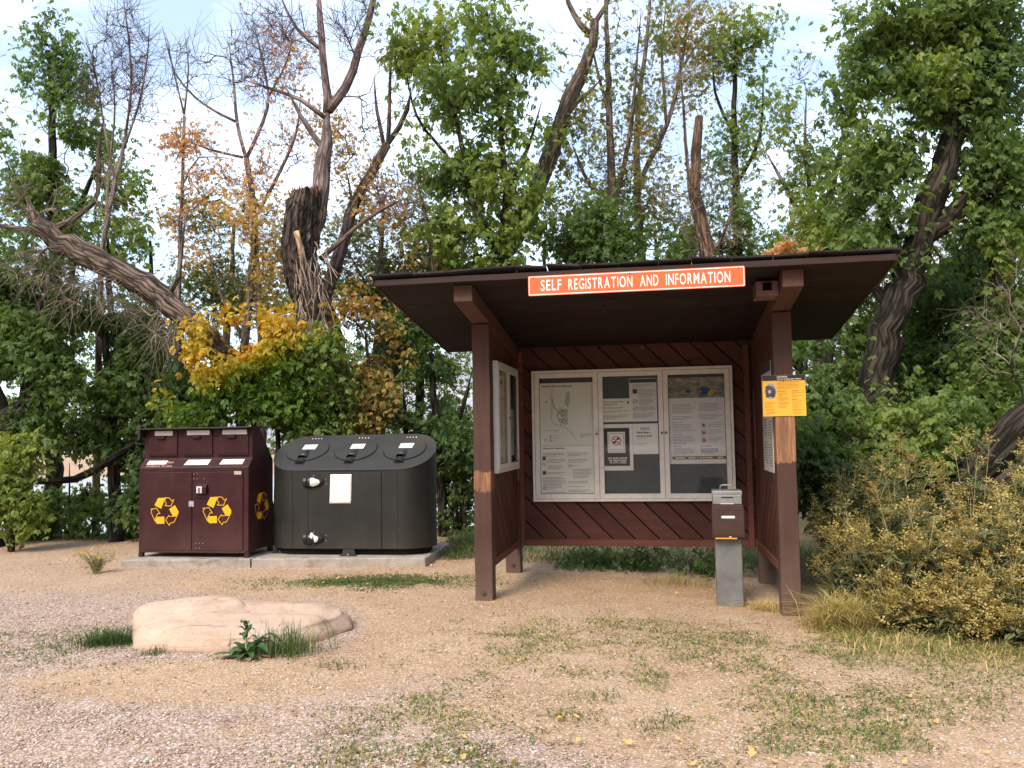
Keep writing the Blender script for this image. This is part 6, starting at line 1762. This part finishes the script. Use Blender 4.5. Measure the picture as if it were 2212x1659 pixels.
tree('dark_tree', 'deep green bushy tree hugging the back of the maroon recycling container', 'tree', 12.9,
     [[(395, 1150, 13), (395, 1000, 11), (400, 850, 8), (390, 700, 5)], [(395, 1000, 7), (340, 900, 5), (320, 800, 3)], [(20, 1040, 6), (160, 1035, 8), (240, 990, 9), (310, 945, 8)]],
     [(390, 700, 60, 80, .9), (400, 840, 60, 90, 1), (350, 980, 60, 100, 1), (290, 1080, 50, 60, .5), (420, 960, 50, 60, .6)], 200, 2600, GREEN, BARK_D, size=0.17, tint=(0.22, 0.14), twigs=70, jit=0.15, gap=0.45)
shrub('green_bush', 'fresh yellow-green bush at the western edge near the riverbank', 12.0, ((25, 1190), [(20, 1010, 4), (60, 960, 4), (-20, 960, 4), (40, 1080, 3)]),
      [(25, 980, 65, 50, 1), (20, 1070, 50, 50, .8), (-20, 1020, 50, 70, .5), (35, 1120, 45, 40, .9)], 110, 1250, GREEN, size=0.15, tint=(0.62, 0.12), jit=0.13)
shrub('green_bush', 'drooping dark bush on the bank with bright water showing through it', 14.0, ((150, 1170), [(110, 1050, 3), (190, 1040, 3), (150, 1000, 3)]),
      [(130, 1100, 90, 45, 1), (220, 1110, 60, 40, .7), (60, 1120, 50, 30, .5)], 80, 640, GREEN, size=0.15, tint=(0.28, 0.14), jit=0.14)

for lab, bx_, ry_, tn_ in (('low bush on the bank under the dark western tree', 75, 45, .30), ('low bush on the bank halfway to the maroon container', 185, 40, .38), ('low bush on the bank next to the maroon container side', 275, 50, .26)):
    shrub('bank_bush', lab, 13.7, ((bx_, 1168), [(bx_ - 20, 1110, 3), (bx_ + 25, 1100, 3), (bx_, 1090, 3)]), [(bx_, 1115, 45, ry_, 1)], 60, 420, GREEN, cat='bush', size=0.15, tint=(tn_, 0.14), jit=0.12, group='bushes along the riverbank')

shrub('riverside_bush', 'green bush in the gap between trash container and shelter post', 13.4, ((990, 1175), [(980, 1010, 4), (1010, 960, 4), (960, 1040, 3)]),
      [(985, 1030, 50, 90, 1), (1000, 1120, 40, 40, .5)], 90, 900, GREEN, size=0.14, tint=(0.36, 0.15), jit=0.13)

# ---- the golden bush behind the containers
def gold_tint(p, t):
    # crown turns from gold (high, west) to green (low, east)
    c0 = AT(540, 760, 11.9); d = (p - c0) @ np.array([0.35, 0.0, -1.0])
    n_ = fbm(p, 1.6, 2) - 0.5
    return 0.80 - 0.62 * np.clip((d + 0.12) / 0.62, 0, 1) + n_ * 0.5 + rng.normal(0, 0.06, len(p))
shrub('golden_bush', 'maple bush turning golden yellow on top and green below behind the maroon container', 11.9, ((600, 1180), [(520, 800, 7), (600, 780, 7), (660, 800, 6), (450, 880, 5), (700, 860, 5)]),
      [(520, 755, 90, 55, 2), (470, 800, 55, 45, 1), (600, 740, 70, 60, 1.2), (640, 800, 90, 70, 1.5), (560, 870, 130, 50, 1.6), (670, 870, 70, 60, 1.2), (430, 900, 70, 22, .6), (560, 690, 60, 25, .5), (455, 750, 45, 45, .9)], 330, 4300, GOLD, cat='bush', size=0.165, tintfn=gold_tint, jit=0.11, twigs=60)
tree('vine_maple', 'green leafy growth climbing the foot of the broken trunk above the trash container', 'bush', 12.0,
     [[(700, 1180, 8), (705, 980, 7), (700, 850, 5), (690, 740, 3)]],
     [(695, 760, 55, 60, 1), (700, 860, 60, 70, 1), (680, 930, 80, 40, .7)], 130, 1500, GREEN, BARK_D, size=0.155, tint=(0.5, 0.2), jit=0.12)
tree('brown_leaved_bush', 'sparse bush with withered brown leaves above the trash container', 'bush', 12.4,
     [[(800, 1180, 9), (805, 1000, 8), (800, 850, 5), (790, 720, 3)], [(760, 1180, 9), (745, 980, 8), (735, 860, 5)]],
     [(800, 860, 60, 60, 1.2), (780, 700, 70, 60, .8), (830, 780, 60, 60, .7), (760, 920, 60, 30, .5)], 180, 1250, MIXED, BARK_D, size=0.135, tint=(0.68, 0.2), twigs=200, jit=0.12)
tree('dark_tree', 'dark green thicket tree between the trash container and the shelter post', 'tree', 13.2,
     [[(960, 1200, 11), (950, 1000, 9), (935, 820, 7), (925, 700, 4)], [(950, 1000, 7), (1000, 880, 5), (1020, 800, 3)], [(900, 1180, 8), (880, 960, 6), (870, 820, 3)]],
     [(930, 850, 90, 70, 1), (990, 950, 70, 100, 1.2), (890, 900, 70, 50, 1), (960, 790, 50, 40, .4), (990, 1090, 40, 60, .5), (860, 720, 70, 70, .8)], 260, 3600, GREEN, BARK_D, size=0.16, tint=(0.28, 0.15), twigs=90, jit=0.14)
tree('leafy_tree', 'mid green leafy tree filling the space over the west end of the shelter roof', 'tree', 14.0,
     [[(820, 1100, 11), (825, 800, 10), (830, 640, 7), (820, 540, 4)], [(828, 700, 6), (890, 600, 4), (930, 540, 3)]],
     [(800, 620, 80, 60, 1), (880, 580, 90, 60, 1), (950, 560, 60, 40, .6), (780, 540, 60, 60, .5)], 200, 2300, MIXED, BARK_G, size=0.15, tint=(0.30, 0.2), twigs=100, jit=0.14)
for lab, cx_, Yq, tn in (('low green tree peeping over the roof beneath the orange-brown snag', 1560, 13.6, .42), ('low dark green tree peeping over the roof above the word registration', 1290, 13.4, .38), ('yellow-green low tree at the roof peak beside the giant dark tree', 1790, 13.2, .58), ('low green tree peeping over the roof just past the slanting trunk', 1420, 13.9, .5)):
    tree('roofline_tree', lab, 'tree', Yq, [[(cx_, 900, 10), (cx_ + 5, 700, 8), (cx_, 580, 5), (cx_ - 5, 500, 3)], [(cx_ + 3, 640, 5), (cx_ + 60, 560, 3)], [(cx_ + 3, 640, 5), (cx_ - 55, 560, 3)]],
         [(cx_, 560, 90, 45, 1.2), (cx_ - 50, 520, 60, 50, .7), (cx_ + 50, 510, 60, 50, .7), (cx_, 460, 60, 40, .4)], 200, 1900, GREEN, BARK_D, size=0.155, tint=(tn, 0.17), twigs=60, jit=0.13)

# ---- understorey on the east side
for lab, foot_, tops_, bl, Yq, tn, nl in (
    ('tall dark bush touching the roof corner behind the caution sign', (1780, 1150), [(1770, 850, 5), (1800, 800, 4), (1740, 900, 4)], [(1775, 800, 60, 70, 1), (1790, 900, 60, 70, 1), (1750, 960, 40, 60, .6)], 10.6, .34, 1500),
    ('broad green bush in front of the giant tree trunk', (1870, 1120), [(1860, 930, 4), (1920, 930, 4), (1830, 950, 4)], [(1850, 950, 80, 60, 1), (1940, 950, 90, 55, 1), (1800, 990, 60, 40, .6)], 9.9, .48, 1900),
    ('bright green maple bush beside the dark slanting trunk', (2010, 1120), [(2000, 930, 4), (2050, 900, 4), (1960, 920, 4)], [(2010, 920, 80, 60, 1), (2060, 960, 70, 60, 1), (1960, 880, 60, 40, .6)], 10.4, .44, 1800),
    ('shadowy bush deep behind the giant tree', (1990, 1130), [(1990, 760, 6), (2050, 700, 5), (1940, 800, 5)], [(1990, 740, 90, 80, 1), (2060, 800, 90, 90, 1.1), (1960, 840, 80, 70, .9), (2010, 650, 80, 60, .7)], 12.8, .30, 3000),
    ('shadowy tall bush at the eastern edge above the slanting trunk', (2180, 1130), [(2170, 800, 6), (2210, 700, 5), (2130, 820, 5)], [(2170, 760, 80, 90, 1.1), (2200, 850, 80, 70, 1), (2130, 860, 60, 60, .8), (2210, 640, 60, 80, .7)], 11.6, .36, 2700),
    ('low dark undergrowth bush between the shelter post and the flowering brush', (1790, 1190), [(1770, 1060, 3), (1820, 1040, 3), (1740, 1070, 3)], [(1780, 1070, 60, 55, 1), (1830, 1060, 60, 55, 1), (1750, 1000, 40, 60, .8)], 9.6, .26, 1500),
    ('low dark undergrowth bush behind the middle of the flowering brush', (1940, 1180), [(1930, 1040, 3), (1980, 1030, 3), (1890, 1050, 3)], [(1920, 1050, 80, 55, 1), (2000, 1040, 80, 55, 1)], 10.8, .24, 1600),
    ('low dark undergrowth bush beneath the fallen slanting trunk', (2120, 1180), [(2110, 1040, 3), (2170, 1030, 3), (2060, 1050, 3)], [(2100, 1050, 80, 60, 1), (2180, 1040, 80, 60, 1)], 10.4, .24, 1600),
    ('tall leafy young tree closing the gap beside the giant trunk', (2110, 1130), [(2110, 700, 6), (2150, 560, 5), (2060, 640, 5)], [(2120, 540, 90, 90, 1), (2060, 620, 70, 80, 1), (2190, 620, 70, 90, 1), (2120, 690, 90, 70, 1)], 13.6, .34, 2300),
    ('green bush behind the shelter wall under the roof corner', (1830, 1150), [(1830, 700, 5), (1860, 640, 4), (1790, 760, 4)], [(1840, 700, 50, 70, 1), (1830, 810, 60, 60, 1), (1850, 600, 40, 50, .6)], 13.0, .40, 1500)):
    shrub('forest_bush', lab, Yq, (foot_, tops_), bl, 60 + nl // 14, nl, GREEN, cat='bush', size=0.165, tint=(tn, 0.15), jit=0.14, twigs=60, group='bushes east of the shelter')

# ---- trees further back that close the gaps low down
far = [(60, 640, .34), (330, 620, .40), (640, 660, .5), (900, 640, .42), (1180, 600, .46), (1480, 600, .42), (1720, 640, .38), (1950, 600, .30), (2180, 640, .33)]
names_far = ['behind the dark tree at the western edge', 'behind the bare fan-shaped tree', 'behind the golden bush', 'behind the west end of the shelter roof', 'behind the slanting grey trunk', 'behind the orange-brown snag', 'behind the shelter roof peak', 'behind the giant dark tree', 'at the eastern end of the wood']
for (cx_, cy_, tn), w_ in zip(far, names_far):
    Yq = 19.0 + random.uniform(-1.5, 2.0)
    tree('far_tree', 'hazy mid green distant tree standing ' + w_, 'tree', Yq, [[(cx_, 1060, 11), (cx_ + 8, 800, 9), (cx_, 650, 6), (cx_ - 6, 520, 3)], [(cx_ + 6, 780, 6), (cx_ + 80, 660, 3)], [(cx_ + 6, 800, 6), (cx_ - 80, 680, 3)]],
         [(cx_, cy_ + 60, 80, 60, .7), (cx_ - 60, cy_ + 140, 80, 80, 1.2), (cx_ + 60, cy_ + 150, 80, 80, 1.2), (cx_, cy_ + 230, 140, 80, 1.5)], 200, 1900, GREEN, BARK_D, size=0.21, tint=(tn, 0.16), twigs=60, jit=0.22, group='trees across the riverbank')

# ---- more of the wood past the eastern edge of the clearing
for lab, cx_, Yq in (('leafy tree east of the giant tree, partly cut by the border', 2420, 12.0), ('further leafy tree at the eastern end of the clearing', 2640, 10.5), ('tall leafy tree beyond the western edge of the clearing', -190, 13.5)):
    tree('edge_tree', lab, 'tree', Yq, [[(cx_, 1120, 16), (cx_ + 8, 800, 13), (cx_, 500, 9), (cx_ - 6, 200, 4)], [(cx_ + 6, 700, 8), (cx_ + 110, 480, 4)], [(cx_ + 6, 650, 8), (cx_ - 100, 430, 4)]],
         [(cx_, 300, 120, 120, 1), (cx_ - 90, 500, 110, 120, 1.2), (cx_ + 90, 520, 110, 120, 1.2), (cx_, 760, 150, 140, 1.5), (cx_, 980, 140, 90, 1)], 260, 3000, GREEN, BARK_D, size=0.21, tint=(0.42, 0.16), twigs=60, jit=0.2, group='trees at the ends of the clearing')

# ---- yellow flowering brush
def brush_bush(x, y, h, w, tn, bloom, label, nst=46):
    z0 = float(gz(x, y))
    root = thing('flowering_brush', label, 'bush', (x, y, z0), 0, 'yellow flowering brush beside the shelter')
    mb = MB(); heads, leaves = [], []
    for k in range(nst):
        a = rng.random() * 6.283; rad = w * math.sqrt(rng.random()); hh = h * (1 - 0.55 * (rad / w) ** 2) * rng.uniform(0.5, 1.12)
        b0 = np.array([rng.normal(0, w * .13), rng.normal(0, w * .13), -0.02]); tip = np.array([rad * math.cos(a), rad * math.sin(a), hh])
        midp = b0 * .5 + tip * .5 + np.array([0, 0, .1 * h]) * rng.random()
        L = smooth_line(np.array([b0, midp, tip]), 0.12)
        mb.tube(L, np.linspace(0.0055, 0.0028, len(L)), 3, cap=False)
        for q in range(int(26 * h)):
            t = rng.uniform(0.15, 0.95); p = L[int(t * (len(L) - 1))]; leaves.append(p + rng.normal(0, 0.05, 3))
        nb_ = rng.integers(8, 22)
        for q in range(nb_):
            p = tip + np.array([rng.normal(0, .05), rng.normal(0, .05), rng.normal(-.02, .045)])
            heads.append(p)
            if q < 5: mb.tube([L[-2], p], [0.002, 0.0012], 3, cap=False)
    mb.build('stems', BARK_P if False else GRSTEM, root)
    leaves = np.array(leaves); leaves[:, 2] = np.maximum(leaves[:, 2], 0.03)
    foliage('leaves', root, BRUSH, leaves, rng.uniform(0.09, 0.16, len(leaves)), np.clip(rng.normal(0.42, 0.24, len(leaves)), 0, 1), 'narrow', (-0.6, 0.6))
    heads = np.array(heads)[: int(len(heads) * bloom)]
    if len(heads): foliage('flower_heads', root, BLOOM, heads, rng.uniform(0.05, 0.095, len(heads)), np.clip(tn + rng.normal(0, 0.16, len(heads)), 0, 1), 'flower', (-0.3, 0.3))
    return root


GRSTEM = paint('straw_green_stems', (0.40, 0.34, 0.15), 0.8, 0.3, 20, bump_s=0)
bl = [(3.55, 8.7, 1.25, .5, .45, .55, 'dark flowering brush half hidden by the caution sign post'),
      (3.65, 8.0, 1.28, .62, .55, 1, 'tall yellow flowering brush behind the straw grass clump'),
      (4.55, 8.3, 1.30, .65, .62, 1, 'tallest yellow flowering brush under the dark slanting trunk'),
      (5.35, 8.6, 1.25, .70, .70, 1, 'golden brush at the eastern edge of the clearing'),
      (3.35, 7.35, .95, .50, .55, .9, 'brown-yellow brush just past the shelter post foot'),
      (4.15, 7.2, .95, .55, .55, 1, 'low tan flowering brush in the middle of the thicket'),
      (4.95, 7.5, 1.02, .60, .70, 1, 'brush with long straw stems and golden heads'),
      (3.95, 6.65, .58, .42, .50, 1, 'small tan brush at the front edge of the thicket'),
      (4.65, 6.6, .62, .45, .75, 1, 'small bright yellow brush next to the bare dirt'),
      (3.12, 7.65, .8, .33, .35, .5, 'dark leafy brush pressed against the shelter post'),
      (5.6, 7.6, 1.05, .6, .65, 1, 'yellow brush cut by the eastern border'),
      (3.55, 6.75, .42, .36, .55, .9, 'knee-high tan brush right behind the straw grass clump'.replace('right behind', 'just behind')),
      (4.35, 6.15, .40, .36, .6, 1, 'short golden brush sprawling over the edge of the bare dirt'),
      (3.2, 6.95, .45, .30, .45, .7, 'short olive brush between straw grass clump and thicket'),
      (4.2, 9.3, 1.25, .7, .5, .8, 'shaded brush at the back of the thicket')]
for q in bl: brush_bush(q[0], q[1], q[2] * 1.16, q[3] * 1.12, q[4], q[5], q[6], int(34 + 34 * q[3]))

# ---- straw grass clump, grass tufts, weeds
def clump(name, label, x, y, n, spread, h, tn, sd, lean=(0.4, 1.4), cat='grass clump', wd=0.003):
    z0 = float(gz(x, y)); root = thing(name, label, cat, (x, y, z0))
    p = np.stack([rng.normal(0, spread, n), rng.normal(0, spread * .7, n), np.zeros(n) - 0.01], -1)
    o = blades(p, h * (0.2 + 0.9 * rng.random(n) ** 1.4), rng.uniform(*lean, n), wd * rng.uniform(0.6, 1.2, n), np.clip(rng.normal(tn, sd, n), 0, 1), 'leaves', GR, root)
    return root
p = G(1790, 1345); clump('straw_grass', 'tall pale straw-coloured grass clump at the shelter post foot', 2.70, 6.95, 1500, 0.10, 0.40, 0.86, 0.10, (0.4, 1.5), wd=0.004)
clump('straw_grass', 'flattened orange straw tuft inside the shelter beside the fee post', 2.28, 7.75, 320, 0.09, 0.16, 0.95, 0.06, (1.0, 2.4), wd=0.003)
clump('straw_grass', 'thin dry grass wisps beneath the back wall boards', 1.75, 9.0, 260, 0.22, 0.20, 0.7, 0.15)
clump('grass_tuft', 'dark green grass tuft against the pale boulder end', -3.12, 6.48, 700, 0.10, 0.19, 0.18, 0.1, wd=0.0032)
clump('grass_tuft', 'tall green grass in front of the boulder beside the leafy weed', -1.66, 6.13, 420, 0.13, 0.30, 0.26, 0.18, (0.1, 1.3), wd=0.0028)
clump('grass_tuft', 'small grass tuft in front of the boulder on the pale dirt', -2.62, 6.15, 90, 0.05, 0.11, 0.25, 0.1)
for x, y, lb in ((-1.28, 5.75, 'yellowing grass patch on the dirt next to the leafy weed'), (0.42, 5.1, 'spiky green grass tuft alone on the dirt'), (0.75, 4.55, 'large grass tuft near the camera with dry blades'), (1.25, 4.25, 'green and straw grass tuft on the trodden dirt')):
    clump('grass_tuft', lb, x, y, 170, 0.10, 0.065, 0.35, 0.18)
# broad-leaved weed
wl_m = leaf_mat('weed_leaf', [(0, (0.035, 0.085, 0.03)), (0.6, (0.075, 0.15, 0.055)), (0.8, (0.3, 0.28, 0.16)), (1, (0.5, 0.42, 0.28))], 0.2)
wx, wy = -1.93, 6.06
wd_ = thing('broadleaf_weed', 'broad-leaved green weed growing in front of the boulder', 'plant', (wx, wy, float(gz(wx, wy))))
V, tq = [], []
def big_leaf(base, yaw, L, W, rise, tn, wav=0.15):
    n = 9; prev = None
    for i in range(n + 1):
        t = i / n; r = L * t; z = rise * L * (t - 0.85 * t * t) * 1.6
        w = W * math.sin(math.pi * min(1, 0.08 + 0.92 * t)) ** 0.7 * (1 + wav * math.sin(i * 2.7))
        c = np.array([r * math.cos(yaw), r * math.sin(yaw), z]) + base; s = np.array([-math.sin(yaw), math.cos(yaw), 0])
        cur = (c + s * w + np.array([0, 0, .25 * w]), c, c - s * w + np.array([0, 0, .25 * w * (1 + wav * math.cos(i * 3.1))]))
        if prev:
            for a, b2 in ((0, 1), (1, 2)): V.extend([prev[a], prev[b2], cur[b2], cur[a]]); tq.extend([tn] * 4)
        prev = cur
for k in range(17):
    big_leaf(np.array([rng.normal(0, .02), rng.normal(0, .02), 0.01]), k * 2.4, rng.uniform(0.15, 0.25), rng.uniform(0.025, 0.042), rng.uniform(0.2, 1.3), rng.uniform(0, .55))
for k in range(6): big_leaf(np.array([0, 0, 0.01]), rng.uniform(-3.0, 0), rng.uniform(0.12, 0.2), 0.03, 0.05, rng.uniform(.8, 1))
for k in range(8): big_leaf(np.array([-.02, .02, 0.09 + 0.02 * k]), k * 2.4, 0.09 - 0.006 * k, 0.024, 1.3, rng.uniform(.2, .6))
np_mesh('leaves', np.array(V), 4, wl_m, wd_, np.array(tq))
MB().tube([(-.01, 0, -.02), (-.02, .02, .12), (-.02, .02, .26)], [.008, .006, .003], 6).build('stem', GRSTEM, wd_)
# yellow flower plant beside the slab
fx_, fy_ = -4.98, 9.95
fp_ = thing('yellow_flower_plant', 'small wild plant with yellow flowers beside the concrete pad corner', 'plant', (fx_, fy_, float(gz(fx_, fy_))))
mb = MB(); hd, lv = [], []
for k in range(46):
    a = rng.random() * 6.283; r = 0.24 * math.sqrt(rng.random()); hh = rng.uniform(0.12, 0.30)
    t = np.array([r * math.cos(a), r * math.sin(a) * .7, hh]); m_ = t * np.array([.4, .4, .6]); mb.tube([(0, 0, -.02), m_, t], [.004, .003, .0015], 3, cap=False)
    for q in range(7): lv.append(m_ + (t - m_) * rng.uniform(-.5, .9) + rng.normal(0, .018, 3))
    if k < 24: hd.append(t)
mb.build('stems', GRSTEM, fp_)
lv = np.array(lv); foliage('leaves', fp_, BRUSH, lv, rng.uniform(.03, .05, len(lv)), rng.uniform(.4, 1, len(lv)), 'narrow', (-.5, .6))
FLW = leaf_mat('yellow_petals', [(0, (0.62, 0.34, 0.02)), (1, (0.75, 0.48, 0.03))], 0.3)
foliage('flowers', fp_, FLW, np.array(hd), rng.uniform(.05, .08, len(hd)), rng.random(len(hd)), 'flower', (-.3, .3))

# weeds under the shelter's back wall
for x, y, lb in ((0.9, 9.9, 'dark leafy weed in the gap under the back wall'), (1.5, 9.85, 'dark weed under the middle of the back wall'), (2.25, 9.6, 'dark weed under the back wall near the fee post')):
    z0 = float(gz(x, y)); w_ = thing('leafy_weed', lb, 'plant', (x, y, z0))
    pp = np.column_stack([rng.normal(0, .18, 160), rng.normal(0, .15, 160), np.abs(rng.normal(0.1, .08, 160)) + .02])
    foliage('leaves', w_, GREEN, pp, rng.uniform(.08, .14, 160), np.clip(rng.normal(.2, .12, 160), 0, 1), 'small')
    mb = MB()
    for k in range(8): mb.tube([(rng.normal(0, .04), rng.normal(0, .04), -.02), (rng.normal(0, .15), rng.normal(0, .12), .2)], [.004, .002], 3, cap=False)
    mb.build('stems', GRSTEM, w_)

# ---- fallen leaves: one curled leaf, copied
FL = leaf_mat('fallen_leaf', [(0, (0.55, 0.30, 0.10)), (0.5, (0.66, 0.44, 0.16)), (1, (0.72, 0.56, 0.30))], 0.25)
V = []; n = 6; prev = None
for i in range(n + 1):
    t = i / n; w = 0.021 * math.sin(math.pi * (0.06 + 0.9 * t)) ** 0.8 * (1 + .25 * math.sin(i * 2.4)); c = np.array([0.075 * (t - .5), 0.006 * math.sin(3 * t), 0.004 + 0.016 * (t - .5) ** 2 * 4])
    cur = (c + np.array([0, w, .35 * w]), c, c + np.array([0, -w, .5 * w]))
    if prev:
        for a, b2 in ((0, 1), (1, 2)): V += [prev[a], prev[b2], cur[b2], cur[a]]
    prev = cur
lf0 = np_mesh('fallen_leaf', np.array(V), 4, FL, None, np.full(len(V), .5)); lf1 = None
tag(lf0, 'curled yellow fallen leaf lying on the dirt', 'leaf', 'fallen yellow leaves on the ground')
spots = [(985, 1425), (1002, 1440), (1245, 1555), (1250, 1610), (790, 1255), (850, 1245), (885, 1262), (905, 1240), (835, 1268), (930, 1225), (960, 1222), (985, 1215), (1040, 1262), (1210, 1560), (1230, 1590), (2020, 1565), (2100, 1578), (1600, 1563), (1120, 1432), (780, 1240), (745, 1252), (700, 1262), (870, 1228), (915, 1258)]
for _ in range(30): spots.append((rng.uniform(600, 2150), 1659 - 420 * rng.random() ** 1.5))
for k in range(26): spots.append((rng.uniform(600, 1010), rng.uniform(1222, 1285)))
for k, (px, py) in enumerate(spots):
    q = G(px, py)
    o = lf0 if k == 0 else lf0.copy()
    if k: C.objects.link(o)
    s = rng.uniform(0.4, 0.85) * (1.0 if q[1] < 6 else 0.85)
    o.location = (q[0], q[1], float(gz(q[0], q[1])) + 0.014); o.rotation_euler = (rng.normal(0, .25), rng.normal(0, .25), rng.random() * 6.283); o.scale = (s, s, s)
